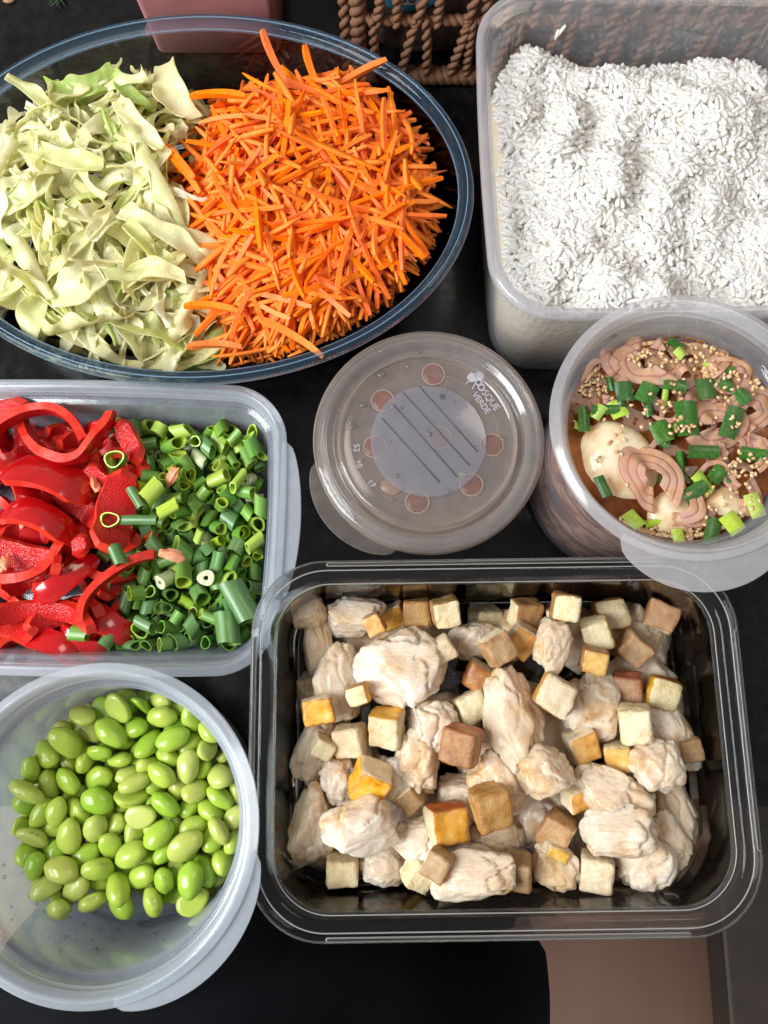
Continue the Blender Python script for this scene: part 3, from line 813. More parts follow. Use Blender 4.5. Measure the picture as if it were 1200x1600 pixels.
# closed sauce tub in the middle
SAU_H = 6.5
e = at(670, 684, SAU_H + 0.1); SAU = (e.x, e.y); SAU_R, SAU_RB = 6.85, 5.9
def sauce_tub():
    R, h = SAU_R, SAU_H
    t = empty('lidded_tub', (SAU[0], SAU[1], 0), 'round plastic tub of brown sauce closed with a frosted lid, centre of the photo', 'tub', 'round frosted plastic tubs')
    t['label'] = 'round plastic tub of brown sauce closed with a frosted lettered lid'
    V, F = loft(lambda i: ell(R - 0.25 - i, R - 0.25 - i, 110), [(p[0], p[1] - 0.0) for p in tub_profile(R - 0.25, SAU_RB, h - 0.35)])
    obj('tub_body', mesh('tub_body', V, F, [M['pp_warm']], sharp=60), t)
    prof = [(0.28, h - 0.95), (0.05, h - 0.9), (0.0, h - 0.8), (0.0, h - 0.1), (0.1, h + 0.03), (0.3, h + 0.10), (0.75, h + 0.10), (0.95, h + 0.02), (1.05, h - 0.15), (1.2, h - 0.22), (1.42, h - 0.22), (1.5, h - 0.1),
            (1.62, h - 0.08), (1.75, h - 0.4), (1.85, h - 0.47), (2.6, h - 0.5), (2.6, h - 0.62), (1.8, h - 0.6), (1.62, h - 0.5), (1.55, h - 0.22), (1.1, h - 0.34), (0.9, h - 0.12), (0.2, h - 0.05), (0.12, h - 0.8)]
    # ring part closed, then the flat panel
    V, F = loft(lambda i: ell(R - i, R - i, 110), prof, close=True)
    lid = obj('lid', mesh('lid', V, F, [M['pp_lid']], sharp=55), t)
    V, F = loft(lambda i: ell(R - i, R - i, 110), [(2.59, h - 0.615), (2.59, h - 0.505)])
    obj('lid_panel', mesh('lid_panel', V, F, [M['pp_lid']], sharp=55), lid)
    zt = h - 0.5
    V, F = loft(lambda i: ell(3.45 - i, 3.45 - i, 80), [(0, zt), (0.0, zt + 0.03), (0.03, zt + 0.035)])
    obj('frosted_disc', mesh('frosted_disc', V, F, [M['pp_print']], sharp=50), lid, loc=(0, 0, 0))
    def loc(px, py):
        q = at(px, py, zt); return (q.x - SAU[0], q.y - SAU[1])
    for (x0, y0, x1, y1) in ((597, 654, 687, 754), (614, 632, 714, 745), (629, 613, 734, 728), (654, 603, 746, 706)):
        a, b = loc(x0, y0), loc(x1, y1)
        V, F = tube([(a[0], a[1], zt + 0.03), (b[0], b[1], zt + 0.03)], 0.045, 5)
        obj('groove_line', mesh('groove_line', V, F, [M['groove']]), lid)
    ang = math.atan2(loc(775, 652)[1] - loc(745, 612)[1], loc(775, 652)[0] - loc(745, 612)[0])
    for body, px, py, sz in (('OSQUE', 763, 621, 0.60), ('VERDE', 752, 630, 0.54)):
        q = loc(px, py)
        m = text_mesh(body, sz, 0.012, M['emboss'], 0.95)
        obj('lettering', m, lid, loc=(q[0], q[1], zt + 0.02), rot=(0, 0, ang))
    # two little trees and the round-bellied B of the emblem
    def blob(px, py, rad, wob, k):
        q = loc(px, py); n = 26; V = []
        for zz in (zt + 0.005, zt + 0.03):
            for i in range(n):
                a = 2 * PI * i / n; r = rad * (1 + wob * abs(math.sin(a * k)))
                V.append((q[0] + r * math.cos(a), q[1] + r * math.sin(a), zz))
        F = [tuple(range(n, 2 * n))] + [(i, (i + 1) % n, n + (i + 1) % n, n + i) for i in range(n)] + [tuple(range(n))[::-1]]
        return V, F
    def barp(p0, p1, w):
        a, b = loc(*p0), loc(*p1)
        return tube([(a[0], a[1], zt + 0.012), (b[0], b[1], zt + 0.012)], w, 4)
    parts = [blob(738, 590, 0.26, 0.25, 2.5), blob(749, 588, 0.24, 0.25, 2.5), barp((736, 592), (728, 600), 0.05), barp((744, 596), (738, 608), 0.05)]
    n = 20
    for (px, py, r0) in ((748, 598, 0.17), (752, 605, 0.19)):
        q = loc(px, py)
        parts.append(tube([(q[0] + r0 * math.cos(2 * PI * i / n), q[1] + r0 * math.sin(2 * PI * i / n), zt + 0.015) for i in range(n + 1)], 0.05, 4))
    V, F = join(parts)
    obj('tree_emblem', mesh('tree_emblem', V, F, [M['emboss']], smooth=False), lid)
    for body, px, py, rz in (('52', 557, 700, -1.5), ('90', 561, 725, -1.35), ('17', 580, 756, -0.9)):
        q = loc(px, py)
        obj('moulded_number', text_mesh(body, 0.5, 0.012, M['emboss']), lid, loc=(q[0], q[1], zt + 0.02), rot=(0, 0, rz))
    q = loc(691, 620)
    V, F = loft(lambda i: ell(0.18 - i, 0.18 - i, 20), [(0, zt + 0.03), (0, zt + 0.05), (0.03, zt + 0.055)])
    obj('moulding_point', mesh('moulding_point', V, F, [M['groove']]), lid, loc=(q[0], q[1], 0))
    V, F = crescent(R, math.radians(-138), 0.55, 1.0, h - 0.92, 0.08)
    obj('finger_tab', mesh('finger_tab', V, F, [M['pp_lid']], sharp=50), lid)
    # sauce, filling up to just under the panel
    fillz = h - 0.95
    V, F = loft(lambda i: ell(R - i, R - i, 90), [(1.5, 0.35), (1.25, 0.7), (1.42, h - 2.2), (1.45, fillz - 0.02), (1.5, fillz)])
    n_ = 90; mi = [0] * len(F); mi[-1] = 1
    sm = mesh('brown_sauce', V, F, [M['sauce_side'], M['sauce']], midx=mi, sharp=50)
    tag(obj('brown_sauce', sm, loc=(SAU[0], SAU[1], 0)), 'murky grey brown sauce filling the lidded tub in the centre', 'sauce')
    zd = fillz + 0.02
    discs = [(677, 586, 'at the top of the ring'), (598, 627, 'at the upper left beside the frosted disc edge'), (586, 699, 'at the left edge of the ring'), (687, 685, 'alone in the middle under the frosted disc'),
             (768, 696, 'at the right of the ring'), (736, 758, 'at the lower right beside a yellow speck'), (652, 785, 'at the bottom of the ring')]
    for k, (px, py, where) in enumerate(discs):
        q = at(px, py, zd)
        d = empty('round_slice', (q.x, q.y, zd), 'round reddish slice under the lid, ' + where, 'round slice', 'round red slices under the lid', rotz=k)
        V, F = loft(lambda i: ell(0.66 - i, 0.66 - i, 30), [(0, 0), (0, 0.12), (0.08, 0.19), (0.3, 0.22)])
        V = [(x * (1 + 0.05 * noise.noise(Vector((x * 2, y * 2, k)))), y, z) for x, y, z in V]
        obj('flesh', mesh('flesh', V, F, [M['disc']]), d)
        pts = [(0.68 * math.cos(2 * PI * i / 30), 0.68 * math.sin(2 * PI * i / 30), 0.13) for i in range(31)]
        V, F = tube(pts, 0.045, 5, caps=False)
        obj('pale_edge', mesh('pale_edge', V, F, [M['disc_rim']]), d)
    q = at(722, 742, zd); V, F = ico(2); V = [(v.x * .22, v.y * .15, v.z * .1 + .1) for v in V]
    tag(obj('herb_fleck', mesh('herb_fleck', V, F, [M['sc_lime']]), loc=(q.x, q.y, zd)), 'tiny yellow green herb fleck beside the lower right red slice', 'herb fleck')
    q = at(612, 760, zd - 0.05); V, F = loft(lambda i: ell(0.75 - i, 0.6 - i, 24), [(0, 0), (0.1, 0.12)])
    tag(obj('mushroom_slice', mesh('mushroom_slice', V, F, [M['sauce_side']]), loc=(q.x, q.y, zd - 0.02)), 'faint brown round slice under the lid at lower left of the ring', 'round slice')
    # water drops on the lid
    r2 = random.Random(4)
    r4 = random.Random(6)
    more = [(670 + 120 * math.cos(q_) * k_, 685 + 118 * math.sin(q_) * k_, r4.uniform(0.04, 0.09)) for q_, k_ in [(r4.uniform(0, 6.28), math.sqrt(r4.random())) for _ in range(34)]]
    for (px, py, r) in tuple(more) + ((596, 585, 0.26), (653, 553, 0.13), (638, 572, 0.12), (567, 633, 0.2), (552, 666, 0.2), (670, 678, 0.16), (788, 686, 0.15), (563, 720, 0.14), (596, 551, 0.16), (620, 743, 0.12)):
        q = at(px, py, zt + 0.03); V, F = ico(3)
        zt2 = zt if (q.x - SAU[0]) ** 2 + (q.y - SAU[1]) ** 2 < 4.2 ** 2 and not (q.x - SAU[0]) ** 2 + (q.y - SAU[1]) ** 2 < 3.5 ** 2 else zt + 0.04
        if (q.x - SAU[0]) ** 2 + (q.y - SAU[1]) ** 2 > 5.1 ** 2: zt2 = h - 0.2
        V = [(v.x * r, v.y * r * 0.92, max(v.z, -0.1) * r * 0.5) for v in V]
        tag(obj('water_drop', mesh('water_drop', V, F, [M['water']]), loc=(q.x, q.y, zt2 + 0.02)), 'clear water drop on the sauce tub lid ' + where9(q.x - SAU[0], q.y - SAU[1], 1.7), 'water drop', 'water drops on the lid')
sauce_tub()
# ------------------------------------------------------------------ settled positions (x, y, z, rotation, size, length) of loose pieces
import json
SETTLED = json.loads('''{"beans":[[3.05,-1.01,0.79,-0.16,-0.15,0.25,0.9,1.03],
[-0.38,-0.95,0.86,-0.6,0.26,-1.51,0.91,1.05],
[4.75,-3.83,0.86,0.36,2.95,0.83,0.95,0.93],
[2.05,2.24,0.73,-0.16,-0.15,2.95,0.8,1.03],
[-3.18,0.66,0.88,-1.17,0.03,1.3,0.9,1.09],
[4.39,1.32,0.85,1.17,0.02,-0.52,0.86,1.12],
[-4.12,-4.37,0.77,-0.11,2.97,-1.53,0.86,0.93],
[-5.05,3.4,0.86,0.57,0.09,0.98,0.99,0.92],
[-0.35,5.94,0.85,1.25,0.27,-1.12,0.82,1.05],
[0.7,1.62,0.95,-2.89,0.6,-0.06,0.97,0.94],
[3.66,-3.11,0.8,0.16,-0.16,-2.51,0.92,1.01],
[-0.77,1.25,0.8,-0.53,0.12,0.38,0.89,0.96],
[2.46,-2.21,0.77,-0.4,0.09,2.75,0.85,1.0],
[4.17,2.77,0.81,0.42,-0.18,1.97,0.86,1.07],
[-5.88,1.15,0.8,0.34,-0.32,-2.61,0.85,1.04],
[5.32,-2.38,0.84,2.89,-0.03,0.09,0.99,0.96],
[-3.19,5.21,0.87,-2.47,-0.05,0.58,0.96,1.11],
[2.57,0.07,0.75,0.36,0.09,-2.59,0.82,0.93],
[-5.13,0.61,1.52,-0.5,-0.13,-1.86,0.93,0.98],
[-1.45,5.53,0.84,0.24,-3.12,-0.92,0.99,1.04],
[-2.75,-4.75,0.78,-0.26,0.06,2.87,0.9,0.93],
[-2.71,-3.31,0.84,0.16,-0.14,0.45,1.0,1.12],
[-1.43,-3.96,0.73,2.88,-0.05,0.26,0.8,1.1],
[0.41,0.31,0.84,0.4,0.09,-0.31,0.96,0.98],
[0.63,-2.23,0.82,-0.25,0.03,-1.44,0.96,1.06],
[3.87,-2.89,1.88,-0.31,0.39,0.11,0.99,1.0],
[3.92,4.56,0.83,0.07,-0.21,2.02,0.93,1.04],
[-3.52,-2.26,0.78,0.26,-3.09,0.42,0.89,1.07],
[-2.14,1.2,0.86,-1.07,-0.43,-1.64,0.81,1.04],
[2.52,5.63,1.08,-1.39,-2.57,-0.62,1.0,0.97],
[-4.33,1.65,0.85,-0.16,2.99,-1.02,1.0,1.05],
[0.73,-5.71,0.83,-2.42,0.01,-1.45,0.89,1.08],
[1.4,-4.51,0.74,-0.26,0.06,2.3,0.83,1.02],
[-1.68,-1.15,0.75,-0.26,0.06,-2.39,0.84,1.01],
[2.15,-5.74,0.8,2.64,-0.03,0.48,0.87,1.09],
[-4.54,-1.49,0.74,0.0,-2.96,0.41,0.81,1.06],
[1.53,-0.91,0.78,0.26,0.06,-1.4,0.9,0.92],
[-2.69,-5.49,1.56,0.39,-0.28,-0.07,0.9,1.05],
[2.82,3.5,0.8,-0.07,0.17,-2.92,0.9,0.96],
[-5.84,-0.07,0.78,0.16,-0.15,-3.03,0.88,1.06],
[3.5,-4.76,0.88,-0.55,0.19,1.59,1.0,0.94],
[-5.24,-2.72,0.85,-0.16,-0.16,2.7,1.0,1.0],
[1.53,-5.9,1.8,0.73,-0.26,-2.42,0.94,0.96],
[1.73,0.75,1.42,0.04,-1.34,0.39,1.0,1.12],
[1.09,3.3,0.96,-0.06,-0.53,-3.09,0.99,0.99],
[2.81,1.26,0.82,0.48,0.34,-0.16,0.81,1.08],
[-5.88,-1.36,0.77,-2.95,0.23,0.88,0.83,0.95],
[-4.35,-0.18,0.93,-0.03,-0.51,-1.72,0.91,1.11],
[-5.48,2.1,1.43,-0.17,-0.4,-0.07,0.94,1.02],
[1.98,-3.38,0.84,-0.22,-0.05,-0.63,1.0,0.96],
[-1.37,0.1,0.93,-1.09,-2.74,0.03,0.92,1.02],
[-6.22,-0.12,1.96,-1.83,-0.27,1.71,0.98,1.03],
[-2.0,4.2,0.97,0.45,0.4,-1.11,1.01,1.1],
[-1.32,2.46,0.92,-0.5,0.3,1.28,1.0,1.02],
[0.97,6.0,0.86,-0.24,-0.25,2.77,0.97,0.92],
[0.09,-3.81,0.81,-0.2,-3.04,-1.38,0.94,0.94],
[-2.87,2.3,0.79,-0.26,0.06,0.49,0.92,1.01],
[-3.85,-1.59,1.59,-0.24,0.09,0.14,0.94,1.05],
[2.5,-0.45,1.73,0.5,2.82,1.16,0.96,1.08],
[1.6,4.62,0.85,2.88,-0.05,-0.16,1.02,1.1],
[0.43,-0.62,1.61,0.39,-0.5,2.23,0.98,1.0],
[1.23,-1.78,1.65,0.33,-0.83,2.6,0.84,1.06],
[-4.74,-3.95,1.56,0.77,-0.68,-0.51,0.91,1.06],
[2.6,2.87,1.92,1.35,-0.57,-2.77,0.91,1.03],
[5.01,3.55,1.13,0.95,-0.78,2.3,1.0,0.94],
[-0.82,-2.35,0.81,-2.61,-0.11,-0.51,0.9,1.02],
[-0.85,-2.0,2.14,-1.46,1.0,-2.18,0.84,1.01],
[-0.26,-6.24,1.08,-0.83,-0.9,-0.14,0.8,1.1],
[4.19,-1.65,0.9,-1.16,0.02,0.73,0.93,1.02],
[-1.61,5.9,2.0,-2.73,0.41,0.24,0.97,1.08],
[0.62,1.07,2.01,0.26,2.7,1.44,0.97,1.0],
[-2.12,-2.03,1.38,-0.53,3.09,-0.53,0.88,1.05],
[-0.59,0.38,2.06,-0.5,2.0,-1.74,0.95,1.03],
[-3.44,3.69,0.88,0.34,-0.3,2.72,0.97,1.12],
[-0.51,1.61,1.84,-1.39,-0.9,-1.2,0.81,0.96],
[-5.11,-2.79,1.94,-0.05,0.31,0.47,0.91,1.11],
[4.02,0.13,0.82,0.45,-3.05,-0.97,0.93,1.07],
[-4.43,4.41,3.1,0.96,-1.01,0.71,0.91,1.04],
[-3.44,-4.08,1.6,-0.09,-0.11,1.79,0.88,0.98],
[3.37,-1.52,1.73,-2.58,0.13,1.61,0.8,0.97],
[5.81,-1.08,0.88,-0.0,0.43,2.73,0.96,0.93],
[-0.26,4.12,0.79,-0.23,-0.01,3.02,0.91,1.11],
[-2.63,-0.67,1.26,0.25,1.08,-3.14,1.02,1.08],
[3.24,2.28,1.07,1.03,1.12,1.55,0.81,1.03],
[0.96,-3.14,1.68,-0.03,0.16,-2.91,0.93,1.0],
[5.81,-1.81,1.82,2.8,-0.42,0.34,0.85,0.94],
[-2.93,-2.65,1.88,0.19,-0.54,0.16,0.95,1.03],
[1.29,-0.17,2.41,2.6,0.68,-1.31,1.02,1.1],
[-0.62,-5.05,0.81,3.14,-0.21,-0.38,0.94,0.94],
[-5.63,-1.61,1.72,0.07,0.19,0.65,0.94,0.99],
[2.37,-4.65,1.45,0.78,-2.45,0.81,0.82,0.94],
[-0.26,4.98,1.53,-0.1,0.08,-0.19,0.86,1.08],
[-2.75,1.85,1.84,-0.52,-0.11,1.89,0.96,1.1],
[-1.44,1.11,1.94,0.73,-1.13,0.93,0.82,1.03],
[5.74,0.21,0.76,-0.23,0.01,-0.34,0.85,1.05],
[-2.74,-3.93,2.38,-3.11,-0.09,1.44,0.83,0.99],
[5.85,0.86,1.68,-0.31,0.16,2.39,1.0,1.11],
[-3.86,-4.83,2.4,0.72,0.81,-1.12,0.89,1.11],
[1.76,1.96,1.74,-0.84,-0.02,-0.12,0.89,1.0],
[0.88,-4.42,1.68,-0.56,0.43,-2.84,0.92,0.96],
[4.77,0.96,2.32,-2.67,-0.07,-0.94,0.92,1.03],
[4.55,2.36,1.74,0.56,-0.31,1.89,0.97,0.94],
[-1.76,-5.86,0.77,-0.02,0.07,-0.24,0.83,1.07],
[2.23,5.73,2.51,2.6,-0.57,-0.33,0.97,1.0],
[3.68,2.28,2.66,0.46,2.42,0.29,0.96,1.06],
[4.0,-4.31,2.02,0.4,-0.69,2.55,0.98,1.09],
[5.64,1.96,0.83,0.24,0.04,-0.76,0.98,1.0],
[-4.19,4.68,1.77,1.07,2.01,0.58,0.84,0.96],
[0.08,-2.14,1.77,-0.87,0.05,1.39,0.83,1.05],
[3.32,1.11,1.75,-0.68,-3.12,0.43,1.0,0.93],
[-1.48,2.32,2.12,0.04,0.58,2.46,0.93,0.96],
[-1.97,-4.23,1.61,-0.09,-0.04,1.92,0.92,1.08],
[5.04,-0.43,1.57,-0.85,0.09,1.7,0.92,1.11],
[-1.15,-5.94,1.71,-0.75,0.23,0.49,0.88,1.03],
[-4.97,3.7,2.02,3.11,0.79,0.34,0.8,1.01],
[-0.05,2.73,0.82,-0.63,0.33,-1.22,0.83,0.98],
[2.22,3.87,1.69,-0.48,0.32,-2.57,0.86,1.03],
[-3.49,-0.29,1.96,-1.03,0.08,0.86,0.98,0.94],
[-0.18,-3.43,2.49,2.17,0.13,-0.9,1.01,1.04],
[1.49,5.05,1.82,0.27,0.58,2.35,0.82,1.09],
[0.22,2.51,1.8,-0.3,-0.09,-0.29,0.87,0.98],
[3.06,-5.43,1.97,1.75,-0.53,0.55,0.95,0.94],
[-1.94,-1.63,2.39,-0.22,0.33,-1.34,0.8,1.0],
[5.16,1.91,3.32,0.64,2.08,-0.55,1.02,1.08],
[-5.82,1.35,2.19,-0.07,0.47,2.99,0.87,0.99],
[-3.07,-1.53,2.56,-1.47,0.29,1.17,0.87,1.11],
[-1.56,-2.92,2.37,-0.54,-0.8,0.73,0.83,0.94],
[-4.16,1.45,1.98,-0.17,-2.83,0.36,0.93,0.94],
[-1.99,0.16,2.44,0.08,0.36,2.45,1.0,1.01],
[2.73,-3.7,1.79,-0.31,0.34,-0.12,0.87,1.0],
[-3.03,5.04,1.98,0.34,0.42,-1.44,0.95,1.04],
[2.38,-4.59,2.56,0.37,0.15,3.02,0.88,1.02],
[0.35,6.05,1.97,-0.05,0.24,2.88,1.0,1.03],
[-1.24,-5.81,2.77,-0.15,2.66,-1.42,0.91,1.06],
[-0.91,-0.89,2.91,0.49,0.35,-2.21,0.82,0.97],
[-0.89,-3.26,1.5,-0.18,0.05,2.43,0.9,0.94],
[-2.64,-5.54,2.65,0.13,0.24,-0.71,0.92,0.97],
[3.83,-4.77,3.21,-0.04,0.12,0.48,0.98,0.98],
[-0.59,-4.64,1.83,0.8,-0.02,-2.37,0.92,0.94],
[-1.58,-4.02,2.65,-0.26,-0.67,2.57,0.87,1.05],
[3.67,3.78,1.63,-0.16,-0.01,-1.01,0.84,1.01],
[-0.25,1.93,2.91,0.76,-2.51,0.22,0.86,1.03],
[-0.78,3.61,1.7,0.19,-0.15,0.27,1.01,1.04],
[4.54,-1.85,2.17,0.51,0.41,2.03,0.97,1.02],
[-2.73,-4.08,3.44,0.21,2.64,0.74,0.92,1.1],
[1.49,-3.7,2.59,0.7,-2.93,0.68,0.81,1.07],
[5.75,2.31,1.96,0.83,0.57,1.83,0.93,0.93],
[-1.13,-0.91,1.82,0.04,2.79,0.51,0.95,1.03],
[-2.46,-2.58,3.13,-0.22,0.04,-2.43,1.0,1.11],
[-0.03,0.8,3.16,-0.95,0.22,0.01,0.96,1.03],
[-5.94,0.5,3.14,-0.3,-0.32,-2.83,1.01,0.92],
[-4.98,3.18,3.33,-0.23,2.7,-0.65,0.98,1.0],
[3.41,-1.97,2.86,-0.11,2.55,-1.81,0.87,1.02],
[3.48,-1.78,4.03,-2.81,-0.02,0.63,1.0,1.1],
[3.9,-0.29,2.08,2.88,0.47,1.33,0.99,1.12],
[-2.47,3.38,1.6,-1.41,-0.45,1.95,0.82,1.07],
[0.19,-1.22,2.79,1.08,-0.03,1.42,0.95,1.11],
[-4.15,2.77,1.44,2.56,0.24,-0.58,0.84,0.96],
[-0.26,-4.94,3.05,0.56,-0.27,-0.89,0.99,1.04],
[5.5,-2.76,3.16,-0.54,-0.93,-1.64,0.94,0.94],
[-4.82,1.41,3.14,1.16,-0.14,1.88,0.93,0.98],
[-4.18,-2.29,3.23,-0.02,3.09,1.07,0.85,0.98],
[-3.52,3.62,2.11,0.68,0.53,-1.29,0.9,1.07],
[-3.55,-5.07,3.71,0.47,-1.1,0.74,0.94,0.99],
[2.92,-3.32,2.88,-2.6,-0.42,-0.89,0.95,1.02],
[-0.99,-1.92,3.43,-0.2,2.61,1.84,0.85,1.01],
[-5.02,-3.62,2.77,0.69,-0.37,1.8,0.85,1.04],
[2.37,-2.23,1.89,0.7,0.39,-1.37,0.99,0.96],
[6.17,1.01,2.82,-2.24,-0.08,1.92,0.86,1.08],
[1.26,3.3,2.13,-0.82,-0.17,1.81,0.85,0.95],
[-3.01,5.31,3.76,0.75,2.75,-0.34,0.86,1.04],
[0.97,-2.63,2.71,-1.06,0.05,-0.05,0.95,1.09],
[-4.74,-0.21,2.41,-3.08,-0.41,1.08,1.01,0.93],
[-1.57,4.63,2.2,-0.6,3.03,0.26,0.96,0.93],
[3.7,1.06,3.23,2.77,0.64,0.39,0.89,0.94],
[-5.37,2.61,2.38,0.59,2.78,-0.26,0.86,1.03],
[2.52,1.52,2.83,-1.11,0.0,1.54,1.02,1.04],
[-3.12,-1.27,3.78,0.0,-2.85,-1.61,0.95,1.09],
[0.08,-6.28,2.46,1.72,-0.15,0.03,0.88,1.08],
[-3.42,0.84,2.5,-2.0,0.36,0.33,0.84,0.96],
[-3.86,-3.22,2.47,2.75,0.12,1.65,0.99,0.96],
[-1.9,3.34,2.53,0.51,0.48,1.55,0.8,0.96],
[2.43,-0.86,2.77,1.04,0.25,-0.87,0.88,0.95],
[6.14,-0.37,3.43,3.02,-0.02,0.74,0.8,0.98],
[-2.9,2.75,2.96,-1.67,0.59,1.37,0.91,0.93],
[-6.15,-1.07,2.79,-0.47,0.59,-1.03,0.81,0.98],
[4.87,-1.44,3.15,0.18,-2.58,1.08,0.96,1.05],
[0.98,2.39,2.96,-0.03,-2.35,-0.42,0.89,1.09],
[-4.77,-1.74,2.45,0.11,-3.12,-0.92,0.81,1.05],
[-1.43,-3.07,3.73,-2.32,0.69,-0.27,1.0,0.96],
[-3.94,2.64,2.56,-1.73,-0.29,2.23,0.94,0.94],
[0.75,-0.2,3.67,0.16,-0.02,-0.04,0.91,0.98],
[0.2,3.18,2.55,2.98,0.34,1.18,0.85,0.94],
[6.06,-1.65,3.22,-1.54,-1.08,-1.95,0.92,1.06],
[-1.78,-4.84,3.29,-1.1,-0.3,-2.86,0.81,1.02],
[2.23,4.28,2.71,-0.05,-0.02,-2.34,0.88,1.1],
[-5.86,2.2,3.42,1.12,0.8,-1.79,0.94,1.11],
[-1.9,5.49,3.15,-0.01,0.01,-1.13,0.94,1.0],
[1.87,2.02,3.93,0.99,-0.19,-0.55,1.0,0.93],
[1.29,6.17,3.12,-0.9,2.58,-0.08,0.83,0.96],
[-4.09,-0.94,3.03,-0.67,-0.26,-2.96,0.89,0.97],
[-2.84,4.47,2.99,2.93,0.01,-0.53,0.98,1.11],
[4.37,-3.24,3.04,0.29,-0.26,-0.98,0.95,1.06],
[-0.75,5.95,2.76,2.92,0.51,-1.17,0.92,0.99],
[0.59,4.61,2.33,3.0,-0.44,0.97,0.87,0.96],
[-3.64,1.66,3.46,0.71,-0.11,-0.75,0.96,0.94],
[3.23,3.54,2.79,0.64,0.42,0.88,0.99,0.93],
[0.34,1.56,3.89,1.95,0.2,0.33,0.86,1.06],
[0.62,-5.24,2.29,0.41,-0.65,0.38,0.92,1.0],
[1.4,-1.37,2.84,-3.03,0.54,-1.06,0.88,1.05],
[-2.08,1.68,2.98,-0.22,0.42,-2.67,1.01,0.95],
[0.37,-2.33,3.78,2.39,-0.12,0.43,1.02,0.93],
[-1.79,0.54,3.59,-3.1,0.11,-0.41,1.02,0.94],
[0.93,-3.55,3.48,0.06,0.51,-2.61,0.87,1.08],
[-3.36,-3.02,4.11,0.49,0.17,2.87,1.02,1.0],
[0.28,5.79,3.28,0.98,1.04,-1.12,0.82,1.11],
[-1.86,-0.94,3.54,-0.62,2.6,1.3,0.92,0.95],
[3.2,0.21,2.76,0.44,-2.58,1.2,0.86,0.93],
[3.36,5.12,3.21,-0.83,0.83,-1.18,0.91,1.12],
[-5.76,-2.38,2.94,0.43,2.27,-1.77,0.89,0.93],
[-5.63,1.14,4.21,1.66,0.01,2.68,0.99,1.12],
[5.21,3.19,2.47,1.06,-0.72,-2.08,0.84,0.94],
[1.38,1.32,2.97,-2.76,1.11,-0.06,0.8,0.96],
[2.35,-5.8,3.03,1.25,2.65,0.3,0.96,1.0],
[3.83,-3.57,4.01,0.19,-0.03,-1.61,1.01,1.0],
[-0.83,2.77,3.23,1.82,-0.63,0.06,0.85,1.0],
[3.17,5.09,1.95,-0.8,-3.1,0.42,0.88,0.98],
[-5.03,-0.13,3.51,-0.53,3.02,1.06,0.85,1.07],
[4.54,-0.04,3.08,1.21,0.3,2.53,0.88,1.01],
[1.01,-6.02,3.6,-0.16,0.93,1.67,1.01,0.96],
[0.8,3.71,3.31,-0.48,0.53,0.94,0.89,1.11],
[5.94,-0.41,2.37,0.25,-0.54,2.28,0.95,1.11],
[-2.95,-0.11,3.17,-2.31,0.11,-0.89,0.94,1.0],
[-0.87,5.72,3.84,0.41,0.23,-1.02,0.94,1.02],
[1.91,-1.16,3.89,-0.41,0.23,0.76,0.95,1.0],
[-3.93,0.01,3.87,-0.15,0.07,-1.71,0.81,1.05],
[-4.32,-3.95,3.52,0.13,-2.95,0.7,0.9,1.12],
[2.07,0.37,3.56,1.94,-0.09,2.48,0.99,0.95],
[5.22,-3.36,2.05,1.25,-0.42,-2.09,1.01,1.09],
[-0.45,-6.1,3.77,-0.14,-2.57,-0.69,0.96,0.97],
[4.26,3.38,3.21,0.4,1.17,0.89,0.86,1.05],
[-1.25,4.28,3.93,2.41,0.08,-0.67,0.98,1.09],
[-2.18,-5.9,3.65,-1.76,-0.17,2.58,0.88,0.94],
[5.29,-0.94,4.06,1.46,-0.19,-0.91,0.84,1.0],
[-1.04,3.83,2.88,0.67,-0.34,3.01,0.85,1.05],
[-1.85,3.21,3.67,-2.18,-0.44,0.16,0.8,0.99],
[-4.98,-2.81,3.86,-0.49,-0.22,1.25,0.84,0.95],
[1.57,5.14,3.4,-0.68,0.23,-3.14,0.93,0.99],
[1.98,2.98,3.23,-1.43,0.41,2.61,0.87,1.0],
[2.2,-2.14,3.33,-1.65,-0.75,-2.26,0.9,1.02],
[4.45,4.37,2.31,-0.89,2.89,-0.6,0.86,1.09],
[-5.41,-1.47,3.5,-0.83,-0.32,2.69,0.89,1.07],
[-0.17,-4.06,3.9,-0.74,-0.64,-1.19,0.9,1.11],
[5.14,0.69,3.4,2.06,0.05,-0.6,0.83,1.1],
[3.3,2.45,3.72,0.22,0.07,-1.63,0.93,1.03],
[-0.08,4.67,3.2,-0.61,-0.58,-0.17,0.96,1.05],
[2.27,-3.66,3.66,2.4,-0.76,1.45,0.9,0.99],
[-3.78,3.78,4.01,-2.93,0.56,-0.84,1.01,1.12],
[3.63,-0.88,3.27,-0.01,-2.91,0.22,0.81,1.01],
[4.48,4.39,3.49,-2.07,0.18,2.45,0.88,0.95],
[2.36,4.02,3.74,-0.28,0.17,0.35,0.94,1.07],
[1.64,-4.8,3.46,-1.95,-0.15,-1.17,0.9,0.92]],"sc":[[8.68,6.13,0.83,-1.59,-0.46,1.57,0.54,1.01],
[3.04,-4.06,0.65,-1.57,2.5,-0.23,0.38,1.02],
[5.18,6.55,0.75,-1.53,0.27,1.36,0.42,1.03],
[3.71,2.07,0.68,-1.57,-0.16,-0.18,0.42,1.2],
[10.24,-2.39,0.85,1.48,1.09,0.01,0.5,1.05],
[7.35,-4.44,0.84,3.14,-0.0,-1.3,0.38,1.13],
[6.67,2.91,0.72,1.57,0.79,-1.34,0.46,1.24],
[3.11,6.7,0.78,-1.58,-0.47,1.57,0.42,0.82],
[5.83,-0.62,0.79,1.57,0.78,-1.22,0.54,1.27],
[4.8,-1.61,0.79,1.57,1.41,0.69,0.54,0.82],
[3.92,-0.55,0.76,-1.57,1.74,-0.78,0.5,0.73],
[8.02,-4.91,0.68,-1.57,0.47,2.45,0.42,1.09],
